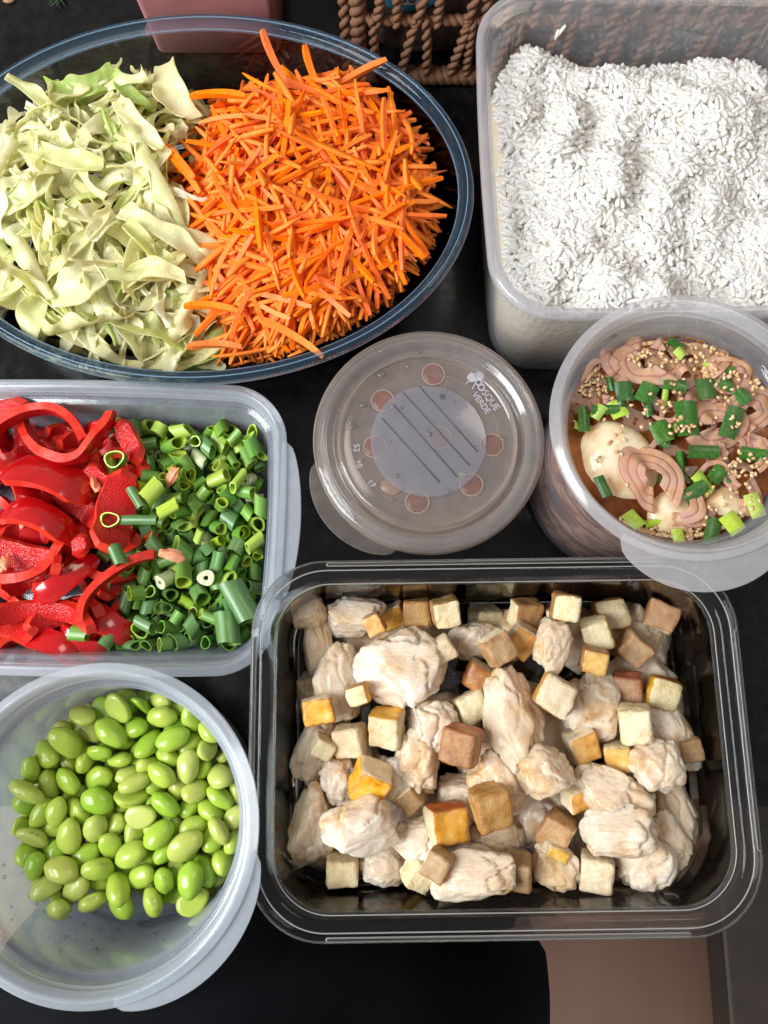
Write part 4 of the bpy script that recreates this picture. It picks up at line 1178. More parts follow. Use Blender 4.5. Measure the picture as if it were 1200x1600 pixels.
[3.13,-1.29,0.82,-1.57,-0.41,-1.43,0.54,0.97],
[5.89,-1.82,0.68,-1.57,-1.41,1.08,0.42,0.89],
[7.81,4.8,0.72,1.57,0.79,-1.26,0.46,0.77],
[7.75,-1.68,0.79,-1.57,1.73,-0.13,0.54,0.83],
[9.29,3.12,0.64,-1.57,0.47,0.98,0.38,0.71],
[2.6,4.87,0.72,-1.57,-2.04,-0.46,0.46,1.07],
[3.59,5.6,0.72,-1.57,1.1,-0.44,0.46,1.07],
[6.19,6.24,0.8,0.06,0.11,-1.25,0.5,0.92],
[5.86,1.53,0.76,-1.57,0.47,-1.41,0.5,1.1],
[9.71,-3.62,0.69,-0.96,-1.44,-2.01,0.38,1.19],
[9.9,0.69,0.78,1.91,1.4,0.02,0.5,0.85],
[9.0,-4.51,0.82,-1.57,-0.46,2.46,0.54,0.74],
[9.02,0.94,0.77,-1.57,-0.0,1.25,0.5,0.78],
[7.71,-3.77,0.76,-1.57,-1.41,-0.54,0.5,0.72],
[4.56,3.17,0.69,1.57,0.21,0.04,0.42,1.07],
[3.62,0.78,0.92,-2.53,0.84,-0.48,0.5,0.88],
[4.02,-2.38,0.68,1.57,0.16,-0.86,0.42,1.06],
[9.31,-2.84,0.72,1.57,-0.47,-1.38,0.46,0.9],
[6.68,-3.47,0.82,-1.57,1.52,-0.49,0.54,0.95],
[6.99,0.74,0.7,1.57,0.45,0.09,0.42,0.67],
[3.3,3.5,0.72,1.57,-1.1,0.99,0.46,1.17],
[4.66,-3.15,0.79,1.57,-1.73,-0.71,0.54,0.87],
[9.35,1.85,0.72,1.57,-0.5,-1.89,0.46,0.89],
[5.6,-3.78,0.73,-1.57,-1.3,1.52,0.46,0.72],
[3.21,3.5,1.55,-0.02,3.13,-0.02,0.54,0.74],
[8.78,3.15,1.37,-0.23,0.41,2.67,0.5,0.75],
[8.22,2.06,0.79,1.57,-0.47,0.03,0.54,1.14],
[5.49,-2.2,1.4,2.21,0.86,-0.41,0.46,1.07],
[6.99,4.63,0.79,1.57,-1.1,1.91,0.54,0.83],
[2.76,5.85,0.7,-0.0,-0.0,-1.68,0.38,0.85],
[2.57,2.08,0.72,-1.57,-2.67,0.32,0.46,1.22],
[6.95,1.79,0.98,-0.88,-0.66,-0.24,0.54,1.0],
[5.84,-2.96,1.01,3.0,0.38,-0.91,0.42,1.22],
[9.88,-4.1,1.44,0.17,2.11,-1.8,0.54,0.71],
[9.84,3.8,0.86,-1.42,-0.78,-2.3,0.54,1.27],
[5.68,5.07,0.79,-1.57,1.1,1.76,0.54,1.3],
[1.87,-6.55,1.14,1.71,-0.84,-0.01,0.42,1.27],
[3.07,-0.08,0.65,3.14,-0.0,0.29,0.38,0.75],
[2.17,3.96,0.77,-2.32,0.35,1.23,0.38,0.65],
[3.92,4.19,0.68,0.0,0.0,2.41,0.46,0.79],
[4.74,2.05,0.72,1.57,-2.36,0.1,0.46,0.99],
[4.8,4.14,0.69,-3.14,0.0,-1.08,0.42,0.81],
[6.12,0.59,0.8,0.0,3.14,-1.09,0.46,1.04],
[7.8,3.18,0.81,-1.57,-1.32,1.62,0.54,0.86],
[3.09,-2.15,1.25,-2.14,-0.15,0.19,0.54,0.81],
[3.94,-4.09,0.64,-1.57,2.36,-0.42,0.38,1.29],
[3.21,2.5,1.28,-0.81,0.65,-0.73,0.42,0.9],
[1.86,5.05,1.09,-0.2,-1.24,1.43,0.38,0.68],
[8.81,5.03,0.68,1.57,0.16,1.88,0.42,1.22],
[2.97,-5.17,0.72,1.57,0.16,1.67,0.46,1.26],
[4.09,6.62,0.99,2.14,1.99,0.33,0.5,0.89],
[2.25,0.88,0.97,-2.4,0.33,1.2,0.46,1.09],
[7.7,-2.76,0.82,1.57,-1.92,-0.49,0.54,0.94],
[10.05,2.55,1.09,0.22,1.02,-2.79,0.46,1.28],
[8.41,5.34,1.36,-2.23,0.37,-0.3,0.38,0.84],
[2.28,-0.5,0.85,-1.04,-0.71,0.13,0.5,0.68],
[5.48,3.36,0.79,-1.57,-0.16,1.95,0.54,0.68],
[9.59,-1.41,1.4,0.36,-2.13,-1.27,0.42,0.93],
[0.89,-1.47,2.13,0.77,2.56,0.33,0.42,0.85],
[9.94,-5.16,0.88,1.74,-0.69,-0.57,0.54,1.13],
[4.11,5.07,1.41,0.6,-1.07,-0.18,0.54,0.95],
[6.11,6.46,1.73,-1.74,2.03,0.6,0.42,0.95],
[2.59,5.77,1.68,0.03,-0.0,3.0,0.54,1.03],
[2.16,3.15,0.95,-0.2,-0.77,-2.86,0.46,0.96],
[6.26,3.8,0.76,-1.57,1.73,-1.34,0.5,0.91],
[4.13,-5.4,0.63,3.14,0.0,1.23,0.5,0.69],
[9.54,6.32,1.55,1.7,1.99,0.48,0.38,0.8],
[2.18,-4.1,0.93,-1.42,-3.13,-0.16,0.5,0.88],
[7.93,0.85,0.79,-1.57,1.1,-1.38,0.54,0.98],
[8.35,6.75,1.82,-0.15,-0.09,-0.22,0.42,1.1],
[3.13,4.63,1.38,-0.42,-2.66,0.32,0.5,0.85],
[4.94,5.88,1.39,0.52,0.73,2.46,0.54,1.09],
[9.01,-2.28,1.38,-1.98,-0.26,1.27,0.46,1.29],
[8.58,1.11,1.85,-1.59,0.35,0.87,0.54,1.07],
[10.44,2.14,1.9,-0.62,0.37,-1.82,0.38,1.02],
[5.8,5.65,1.91,2.9,0.11,1.22,0.38,1.22],
[2.55,-6.87,1.76,2.28,-0.22,-1.74,0.42,0.99],
[8.64,4.0,0.71,0.0,-0.0,-2.09,0.38,0.86],
[7.6,5.95,0.89,-0.06,-3.11,-0.51,0.5,1.15],
[8.76,-0.89,0.84,1.74,-0.47,0.43,0.54,0.68],
[1.84,-5.26,1.29,1.45,-2.0,0.16,0.5,0.86],
[8.67,-5.51,1.09,-0.52,-2.63,0.16,0.54,0.92],
[5.47,2.29,1.35,-0.56,-0.76,1.93,0.5,0.96],
[5.8,-4.88,0.74,1.57,0.96,1.08,0.46,1.03],
[6.84,5.39,1.55,0.37,0.94,-1.8,0.54,0.75],
[4.62,0.14,0.65,-1.57,-0.23,-2.85,0.38,1.11],
[2.21,-1.59,0.75,-1.64,1.51,-0.07,0.38,1.01],
[6.71,-2.36,0.76,-1.57,0.48,1.08,0.5,1.02],
[3.26,-7.05,2.3,-0.4,-2.28,0.43,0.38,0.71],
[6.9,-5.45,0.76,-1.57,-0.16,2.29,0.5,1.12],
[7.12,-0.38,0.96,2.22,0.67,1.19,0.46,1.25],
[6.11,4.33,1.53,-0.6,0.2,0.51,0.54,0.92],
[6.36,-6.47,0.93,-3.1,0.36,-0.43,0.5,0.78],
[1.79,1.71,1.27,-2.43,-0.42,-0.81,0.46,1.05],
[8.38,-0.12,1.05,0.88,0.68,1.51,0.54,1.28],
[7.7,2.32,1.86,-0.45,0.3,2.15,0.54,1.27],
[9.13,-1.76,0.66,-1.57,-0.37,0.78,0.38,1.0],
[7.61,-6.26,0.75,3.11,-0.13,-1.22,0.5,0.82],
[6.75,2.84,1.66,1.57,0.23,0.92,0.5,0.69],
[2.34,6.56,2.99,1.8,-0.77,0.1,0.46,1.14],
[8.52,-3.4,0.98,-0.33,-2.24,-0.3,0.38,0.74],
[5.09,-4.78,2.71,0.06,0.1,0.14,0.54,0.87],
[10.33,-0.26,1.36,-0.25,1.01,2.72,0.5,0.84],
[5.13,-5.65,0.79,0.0,0.0,-1.32,0.54,1.01],
[6.04,3.17,1.69,-2.14,0.26,-0.71,0.38,0.85],
[4.23,2.89,1.6,-2.21,1.05,-0.46,0.46,1.03],
[3.91,-4.57,1.6,-1.59,1.03,-0.2,0.54,0.81],
[1.88,0.16,1.2,-1.04,0.17,2.63,0.46,0.66],
[6.93,-1.28,1.45,0.27,-0.88,-3.05,0.54,1.11],
[9.61,3.61,1.71,0.15,0.57,-2.09,0.46,0.67],
[4.75,-4.47,0.79,1.57,0.79,-0.43,0.54,0.79],
[4.08,1.75,1.41,2.88,0.75,-0.54,0.5,0.76],
[7.59,4.74,1.73,1.97,2.19,-0.32,0.46,0.79],
[7.22,3.72,1.53,-2.73,0.48,-0.44,0.38,1.2],
[3.61,6.86,1.71,-0.45,2.76,-1.23,0.46,0.68],
[7.91,4.0,1.31,-0.85,-2.93,0.17,0.38,0.92],
[8.35,-4.13,1.48,-1.97,-0.68,-0.19,0.46,0.68],
[1.87,-2.55,1.34,1.06,0.94,-0.28,0.46,0.84],
[3.41,-3.16,0.88,0.0,-0.0,2.51,0.42,1.2],
[7.73,6.03,2.02,1.63,-0.63,0.7,0.54,1.17],
[8.31,-1.25,1.64,-0.15,-1.39,-0.94,0.46,0.95],
[2.52,-3.26,1.47,1.14,-0.48,-1.28,0.38,0.84],
[9.9,6.42,2.51,-3.04,0.12,1.39,0.46,1.21],
[2.9,0.54,1.78,2.98,-0.81,-0.25,0.5,0.98],
[9.62,5.85,0.73,3.08,-0.13,1.11,0.38,0.81],
[6.81,-5.91,2.5,-1.43,-0.36,2.56,0.54,0.88],
[8.91,5.93,1.75,1.57,2.02,0.4,0.38,0.94],
[6.47,-4.31,0.68,-1.57,2.36,-0.49,0.42,0.69],
[10.3,5.08,1.58,-1.14,-2.28,-0.2,0.46,1.29],
[4.71,-0.85,1.48,0.89,0.02,-3.1,0.54,0.7],
[-0.26,6.74,2.72,-1.58,1.3,-0.02,0.42,0.82],
[4.32,3.9,1.51,1.5,-1.1,1.79,0.42,1.16],
[9.12,-5.73,1.91,1.24,-0.88,-0.68,0.46,1.24],
[0.66,1.14,2.5,-0.38,2.4,-0.21,0.54,0.85],
[3.81,5.92,1.67,-2.15,0.87,1.19,0.38,0.81],
[10.0,5.04,0.74,1.23,-1.27,0.87,0.42,0.9],
[4.0,-6.54,0.84,-1.62,-0.98,1.53,0.5,1.26],
[2.23,6.64,0.87,-1.64,-1.88,0.06,0.46,0.68],
[7.07,-3.82,1.98,-0.23,-2.2,-0.63,0.54,1.07],
[6.14,-4.27,1.54,-1.38,1.25,1.25,0.42,0.94],
[5.16,0.63,1.27,-0.85,-0.36,2.56,0.5,0.95],
[2.6,-2.83,0.65,-1.57,0.43,-1.88,0.38,0.88],
[6.21,-5.63,1.64,2.42,0.05,1.91,0.5,0.74],
[2.82,-6.32,0.83,-1.81,1.07,-0.3,0.54,0.72],
[10.2,-1.34,0.74,-1.39,-2.23,0.41,0.42,0.7],
[3.53,-5.52,1.45,-1.02,-1.31,1.03,0.38,0.9],
[7.04,6.71,2.05,0.7,-0.63,2.88,0.38,0.92],
[4.01,0.05,1.6,-0.29,-0.98,2.9,0.42,0.9],
[1.52,5.78,1.54,-1.9,-0.15,-0.3,0.46,0.84],
[5.8,-0.99,1.99,0.86,-0.39,-1.99,0.5,1.21],
[4.12,0.83,2.01,-1.71,0.47,1.08,0.46,1.03],
[4.88,6.87,1.85,1.55,-0.31,1.54,0.42,1.2],
[7.34,1.16,1.69,1.56,0.96,-0.48,0.42,1.16],
[5.17,5.02,1.94,-0.56,2.65,1.43,0.5,0.77],
[8.63,-6.5,1.02,-0.99,1.05,0.33,0.54,0.77],
[6.36,1.04,1.69,0.48,1.4,-1.25,0.38,1.1],
[1.73,-0.64,1.78,-0.75,0.44,-0.22,0.5,1.12],
[3.11,-0.66,1.64,2.72,0.31,0.96,0.5,0.82],
[7.94,6.77,2.89,1.33,0.74,0.24,0.54,0.75],
[7.83,-0.52,1.72,-2.09,0.08,1.91,0.38,0.92],
[9.61,-6.13,0.86,0.01,-0.02,-0.25,0.38,0.89],
[5.16,-4.82,1.77,1.32,-1.08,-1.76,0.5,1.21],
[9.03,-1.92,2.19,1.91,2.34,-0.06,0.38,1.03],
[4.25,1.93,2.48,-1.96,0.05,-0.01,0.46,1.25],
[6.5,4.93,2.33,1.77,-0.34,-2.43,0.42,1.21],
[4.45,4.48,2.25,-2.91,-1.21,0.35,0.5,0.79],
[3.12,1.59,1.57,2.66,-1.09,0.77,0.46,0.69],
[5.76,0.44,2.47,-0.92,-0.46,-2.37,0.46,0.7],
[5.31,-6.67,1.09,1.88,0.3,1.75,0.5,1.09],
[6.02,-0.08,1.75,0.68,0.05,-2.77,0.42,0.94],
[9.39,4.84,1.48,2.37,-0.98,-0.32,0.46,0.89],
[1.5,4.33,1.51,-1.66,-1.81,0.11,0.42,0.76],
[4.48,-5.75,1.9,0.94,2.51,-0.04,0.46,0.94],
[2.22,2.36,1.62,2.46,-0.64,-1.18,0.38,0.72],
[5.34,-5.91,2.22,-0.36,0.56,2.58,0.42,1.19],
[1.61,-1.7,1.35,-2.39,-0.26,-1.31,0.38,0.92],
[3.39,4.6,2.2,-0.18,-1.22,-1.32,0.38,1.18],
[5.04,-3.74,1.63,0.43,-0.54,1.85,0.42,1.01],
[10.43,0.7,1.82,3.01,0.23,-1.06,0.5,1.21],
[5.43,1.34,2.23,2.27,0.09,2.06,0.42,1.19],
[3.16,2.66,2.38,1.43,0.21,1.32,0.54,1.04],
[3.63,-6.32,1.92,2.87,-0.27,-0.78,0.54,1.17],
[4.81,1.48,1.73,-0.24,0.76,-0.51,0.46,0.73],
[2.51,1.62,2.2,0.25,-2.55,0.13,0.42,1.2],
[4.05,-2.17,1.5,-1.64,1.08,0.24,0.42,1.25],
[10.37,5.48,2.35,-2.09,1.0,-0.01,0.38,1.0],
[9.57,2.76,2.19,-1.22,0.02,-1.82,0.42,1.17],
[4.92,-2.95,2.15,0.54,-0.39,-0.18,0.54,1.17],
[1.01,-0.02,2.38,0.24,0.3,0.6,0.54,1.01],
[9.22,-0.83,2.04,1.88,-0.04,2.75,0.5,0.88],
[6.9,-4.87,1.78,0.42,0.47,-1.62,0.42,0.87],
[9.76,1.52,1.95,1.26,0.88,0.48,0.54,0.75],
[6.41,5.96,2.6,-0.13,2.8,0.81,0.38,0.96],
[5.56,4.61,2.68,0.77,0.43,-2.99,0.54,1.13],
[8.77,6.21,2.65,0.14,1.1,0.86,0.42,1.13],
[3.53,3.55,2.55,-1.8,0.62,-1.84,0.42,1.02],
[4.41,5.71,2.34,-0.62,0.9,1.45,0.38,0.97],
[4.78,-1.76,2.14,0.57,1.15,0.93,0.54,1.14],
[3.05,-4.25,1.4,-1.56,-0.02,-0.16,0.38,1.09],
[1.08,1.56,1.86,1.4,-2.85,0.22,0.38,1.27],
[7.14,5.48,2.65,1.5,-0.63,0.88,0.5,0.77],
[10.37,-5.13,1.78,1.03,-2.09,0.36,0.42,0.93],
[6.63,3.16,2.51,-2.05,-1.42,-0.49,0.38,0.81],
[6.55,1.84,2.43,1.28,0.16,0.6,0.5,1.16],
[8.14,3.22,1.92,0.04,2.68,0.15,0.42,0.75],
[4.0,-3.75,1.62,0.03,3.12,0.61,0.42,1.19],
[6.97,-2.48,1.81,-1.44,2.83,-0.08,0.54,1.1],
[7.97,4.27,2.41,-0.63,-0.54,0.56,0.42,0.77],
[5.28,3.41,1.69,1.57,-0.46,-0.56,0.38,1.13],
[0.89,4.36,2.17,1.62,0.95,0.06,0.46,1.26],
[8.11,-4.88,1.68,2.14,0.21,1.05,0.46,0.78],
[8.75,4.22,1.75,-0.15,2.38,-1.54,0.46,0.78],
[7.04,-6.37,1.65,-1.31,-1.81,-0.95,0.46,1.17],
[1.47,-3.5,1.76,-2.37,-0.17,1.74,0.5,1.13],
[9.39,0.17,1.82,-0.54,-0.51,-2.42,0.54,0.84],
[5.46,6.52,2.74,1.38,-0.92,1.88,0.54,0.97],
[7.08,2.56,2.68,2.01,0.39,-0.62,0.38,0.8],
[3.3,-3.9,2.64,0.24,2.43,0.57,0.54,0.99],
[2.42,-1.38,1.85,-1.19,-2.31,-0.82,0.46,0.9],
[5.69,2.67,2.36,0.27,-0.61,-2.38,0.42,1.09],
[10.36,-0.54,2.32,1.23,0.62,-0.98,0.38,1.19],
[9.65,-0.42,0.74,1.27,-1.05,-2.23,0.42,0.89],
[3.95,6.67,2.69,1.57,1.68,-0.45,0.5,0.72],
[8.03,-2.98,1.8,-1.41,-0.72,-0.11,0.5,1.22],
[7.73,-5.65,1.65,0.05,-3.06,0.81,0.38,1.03],
[9.13,-6.66,2.9,-0.27,-2.79,0.18,0.54,1.23],
[4.99,-0.04,1.79,0.66,-2.85,0.49,0.38,0.77],
[9.18,3.34,2.69,0.56,2.04,1.69,0.38,1.26],
[2.85,6.91,2.23,-0.4,-2.17,0.55,0.5,1.04],
[9.69,5.07,2.44,-1.72,0.31,0.37,0.42,1.29],
[4.31,-6.96,1.99,0.37,-0.1,-0.88,0.38,1.23],
[7.59,-2.88,2.72,-0.06,-0.15,2.63,0.5,0.73],
[7.89,-6.74,1.93,0.13,2.79,0.82,0.46,1.13],
[8.76,4.71,2.37,-0.24,-2.34,-0.63,0.38,1.27],
[8.45,2.45,2.4,-0.62,-0.49,0.1,0.38,1.22],
[6.07,3.64,3.04,2.64,0.66,-1.22,0.5,0.68],
[5.93,-5.38,2.63,0.12,1.1,1.05,0.5,0.89],
[2.39,-2.38,2.32,2.58,-0.13,-1.15,0.5,1.26],
[1.92,-6.67,2.56,0.23,2.08,1.37,0.5,1.25],
[1.81,4.86,2.26,-0.26,-1.09,1.62,0.42,1.09],
[9.05,1.97,1.62,-1.6,-0.8,-0.84,0.46,0.7],
[5.18,3.76,2.87,0.18,2.32,-0.79,0.38,1.08],
[5.25,2.07,2.94,-0.23,-1.92,0.29,0.5,1.15],
[8.22,1.78,2.7,0.18,-2.72,0.29,0.38,0.65],
[3.23,5.64,2.73,-0.78,2.14,-0.57,0.54,1.29],
[10.51,-1.16,1.75,-0.06,-2.38,-1.32,0.46,0.69],
[1.57,6.84,1.86,-0.65,-1.31,0.67,0.5,1.13],
[3.52,-2.65,2.06,1.18,0.15,2.76,0.42,1.02],
[1.3,-6.76,1.79,-1.47,-0.32,0.06,0.46,0.97],
[7.94,3.46,2.77,0.11,-1.17,-2.93,0.46,1.27],
[2.37,4.07,1.86,0.58,0.82,-1.33,0.5,0.69],
[2.43,-4.31,1.92,-1.33,0.06,-0.28,0.42,1.19],
[3.46,0.0,2.35,-0.22,-1.19,0.57,0.46,0.69],
[8.88,-2.87,2.35,0.61,0.13,1.33,0.42,0.85],
[4.15,-0.9,2.66,1.0,-0.08,-2.54,0.46,1.24],
[7.95,0.42,1.99,-0.18,-0.74,2.93,0.42,0.8],
[8.17,-1.76,2.48,-0.81,-0.85,-0.94,0.5,1.21],
[1.87,0.57,2.27,-2.4,0.44,0.32,0.5,1.09],
[9.97,-6.14,2.35,-2.22,-1.73,-0.09,0.54,0.73],
[4.02,-5.84,2.77,-1.34,0.74,-1.87,0.38,1.15],
[1.25,6.86,2.97,1.5,0.15,-1.65,0.54,0.97],
[2.64,-5.9,1.82,1.53,2.65,-0.03,0.46,0.83],
[10.31,-3.32,1.62,-0.25,1.13,2.71,0.5,0.89],
[6.77,-0.14,2.02,-1.73,-0.92,-0.11,0.38,0.88],
[1.57,6.04,2.38,-1.75,-0.91,-1.47,0.42,0.81],
[9.31,-3.31,1.78,0.63,-0.25,2.05,0.38,1.18],
[7.85,-5.26,2.59,1.34,1.5,0.94,0.46,1.21],
[5.19,-6.93,2.28,-0.32,-0.91,0.54,0.42,0.71],
[4.47,3.43,2.34,2.86,0.1,0.3,0.38,0.81],
[9.0,-4.33,2.14,2.05,0.77,0.65,0.5,1.27],
[6.07,-2.67,2.48,-0.8,-2.45,-0.34,0.54,1.29],
[5.02,5.53,3.15,0.53,0.67,0.81,0.5,1.22],
[10.69,1.72,2.72,-1.05,0.34,0.13,0.42,1.3],
[3.35,-1.57,2.22,-1.76,-0.06,2.8,0.5,0.72],
[5.96,-6.74,2.11,-0.92,0.3,1.94,0.54,0.74],
[1.95,3.24,2.07,-2.76,1.14,0.07,0.5,1.23],
[7.42,-0.96,2.29,-1.21,0.68,0.89,0.42,0.69],
[10.04,5.53,3.41,-0.96,0.54,0.67,0.46,1.14]]}''')
# ------------------------------------------------------------------ edamame
def bean_mesh(k):
    V, F = ico(3); out = []
    for v in V:
        x, y, z = v
        b = 1 - 0.10 * x
        if k % 3 == 1: b = 1 - 0.16 * x * x * (1 if y > 0 else -0.2)
        yy = y * 0.72 * b - (0.10 if k % 2 else 0.03) * (1 - x * x)
        zz = z * 0.58 * (1 + 0.05 * x)
        q = Vector((x * 1.02, yy, zz))
        q *= 1 + 0.10 * noise.noise(Vector((x * 1.4 + k * 9, y * 1.4, z * 1.4))) + 0.02 * noise.noise(Vector((x * 4 + k * 9, y * 4, z * 4)))
        if k == 5 and q.z > 0.2: q.z = 0.2 + (q.z - 0.2) * 0.15
        # the seam on the concave side
        d = abs(z) ; 
        if y < -0.55 and abs(x) < 0.5 and d < 0.18: q.y += 0.035
        if k == 4 and abs(z) < 0.12: q *= 0.96
        out.append(q)
    m = mesh('bean', out, F, [M['bean'], M['hilum']])
    for p in m.polygons:
        c = p.center / K
        if c.y < -0.62 and abs(c.x) < 0.26 and abs(c.z) < 0.10: p.material_index = 1
    return m
def beans():
    ms = [bean_mesh(k) for k in range(6)]
    for i, (x, y, z, a, b, c, s, L) in enumerate(SETTLED['beans']):
        if z < 1.2 or EDA[1] + y < at(200, 1418, 3.5).y: continue
        s2 = s * 1.0
        o = obj('edamame_bean', ms[i % 6], None, (EDA[0] + x, EDA[1] + y, z), (a, b, c), (s2 * L, s2, s2 * (1.0 if i % 5 else 0.86)))
        tag(o, 'shelled green edamame bean ' + where9(x, y, 3.0) + ' of the round tub', 'edamame bean', 'edamame beans heaped in the round tub')
beans()
def tub_details():
    # water film at the tub floor, droplets on its inner wall
    V, F = loft(lambda i: ell(EDA_RB - 0.75 - i, EDA_RB - 0.75 - i, 60), [(0, 0.30), (0, 0.33)])
    r2 = random.Random(8); V0, F0 = ico(2)
    ps = []
    for k in range(46):
        a = r2.uniform(-2.9, -0.5); z = r2.uniform(1.5, 6.5)
        R = EDA_R - 1.28 - (EDA_H - 1.85 - z) / (EDA_H - 2.6) * (EDA_R - EDA_RB + 0.14 - 1.28) - 0.03
        r = r2.uniform(0.05, 0.13)
        ps.append(([(R * math.cos(a) + v.x * r, R * math.sin(a) + v.y * r, z + v.z * r * 1.2) for v in V0], F0))
    V, F = join(ps)
    tag(obj('water_droplets', mesh('water_droplets', V, F, [M['water']]), loc=(EDA[0], EDA[1], 0)), 'scattered water droplets on the inner wall of the edamame tub', 'droplets', kind='stuff')
tub_details()

# ------------------------------------------------------------------ scallions
def scallion_mesh(r, L, cut, th, mats, oval, k):
    n = 18; V = []; F = []; mi = []
    for ring, (rr_, side) in enumerate(((r, 0), (r - th, 1))):
        for e_ in (0, 1, 2):
            z0 = (-L / 2, 0, L / 2)[e_]
            for i in range(n):
                a = 2 * PI * i / n
                x, y = rr_ * math.cos(a), rr_ * math.sin(a) * oval
                w = 1 + 0.07 * math.sin(3 * a + k) * (1 if e_ != 1 else 0.4) + 0.05 * math.sin(2 * a + 2 * k)
                V.append((x * w, y * w, z0 + (x * cut if e_ != 1 else 0) + 0.02 * math.sin(5 * a + k)))
    for e_ in (0, 1):
        for i in range(n):
            j = (i + 1) % n
            F.append((e_ * n + i, e_ * n + j, (e_ + 1) * n + j, (e_ + 1) * n + i)); mi.append(0)
            F.append((3 * n + e_ * n + j, 3 * n + e_ * n + i, 3 * n + (e_ + 1) * n + i, 3 * n + (e_ + 1) * n + j)); mi.append(1)
    for i in range(n):
        j = (i + 1) % n
        F.append((j, i, 3 * n + i, 3 * n + j)); mi.append(1)
        F.append((2 * n + i, 2 * n + j, 5 * n + j, 5 * n + i)); mi.append(1)
    return mesh('scallion_ring', V, F, mats, midx=mi, sharp=50)
SC_KINDS = {'dark': ('sc_dark', 'sc_mid'), 'mid': ('sc_mid', 'sc_lime'), 'lime': ('sc_lime', 'sc_lime'), 'white': ('sc_white', 'sc_white')}
def scallions():
    cache = {}
    words = {'dark': 'dark green scallion tube', 'mid': 'mid green scallion ring', 'lime': 'yellow green scallion ring', 'white': 'pale whitish scallion slice'}
    r2 = random.Random(21)
    ca, sa = math.cos(math.radians(-1)), math.sin(math.radians(-1))
    for i, (x, y, z, a, b, c, r, L) in enumerate(SETTLED['sc']):
        # paler cuts gather at the back, dark tubes at the front
        back = (y + 6) / 12 + r2.uniform(-0.35, 0.35)
        q = r2.random()
        kd = 'white' if q < 0.045 else ('lime' if q < 0.05 + 0.30 * max(0, back) else ('mid' if q < 0.48 + 0.40 * back else 'dark'))
        if kd == 'white': th = r * 0.7
        elif kd == 'lime': th = r * 0.28
        else: th = 0.085
        v = i % 3; key = (kd, r, round(L, 1), v)
        if key not in cache:
            cache[key] = scallion_mesh(r, L, (0.0, 0.35, -0.55)[v], th, [M[SC_KINDS[kd][0]], M[SC_KINDS[kd][1]]], (1.0, 0.82, 0.68)[v], v)
        o = obj('scallion_piece', cache[key], None, (PEP[0] + x * ca - y * sa, PEP[1] + x * sa + y * ca, z), (a, b, c))
        tag(o, words[kd] + ' ' + where9(x - 6, y, 2.6) + ' of the scallion heap', 'scallion', 'chopped scallions beside the red pepper, ' + kd + ' ones')
    # the few that lie up on the pepper slices, placed as seen
    top = [(181, 718, 0.66, 0.75, 'mid', 0.15, 0, 'ring standing open on the pepper slices'), (172, 812, 0.60, 0.30, 'mid', 0.1, 0, 'thin open ring lying flat on a red pepper slice'),
           (183, 867, 0.42, 1.35, 'dark', 1.5, 0.5, 'tube lying by the cut red pepper edge'), (213, 778, 0.33, 1.5, 'dark', 1.5, 0.6, 'narrow tube lying on red pepper'),
           (218, 812, 0.30, 2.2, 'dark', 1.5, 1.55, 'long narrow tube lying on red pepper'), (238, 768, 0.55, 1.4, 'lime', 1.4, -0.6, 'fat piece on top of the heap'),
           (262, 795, 0.42, 1.3, 'lime', 1.5, -1.0, 'piece beside the orange pepper bit'), (124, 990, 0.45, 1.1, 'mid', 1.5, 1.5, 'piece at the front of the red pepper'),
           (375, 940, 0.75, 2.7, 'dark', 1.5, 0.55, 'extra long leaf tube near the front right corner'), (355, 982, 0.75, 1.9, 'dark', 1.45, 0.2, 'wide leaf piece at the front right corner')]
    for i, (px, py, r, L, kd, tx, tz, why) in enumerate(top):
        z = 4.4 if i < 7 else (2.9 if i == 7 else 3.6)
        p = at(px, py, z)
        m = scallion_mesh(r, L, 0.2, 0.09, [M[SC_KINDS[kd][0]], M[SC_KINDS[kd][1]]], 0.8, i)
        o = obj('scallion_piece', m, None, (p.x, p.y, z), Euler((tx, 0, tz), 'XYZ'))
        tag(o, {'dark': 'dark green', 'mid': 'mid green', 'lime': 'yellow green'}[kd] + ' scallion ' + why, 'scallion', 'chopped scallions beside the red pepper')
scallions()

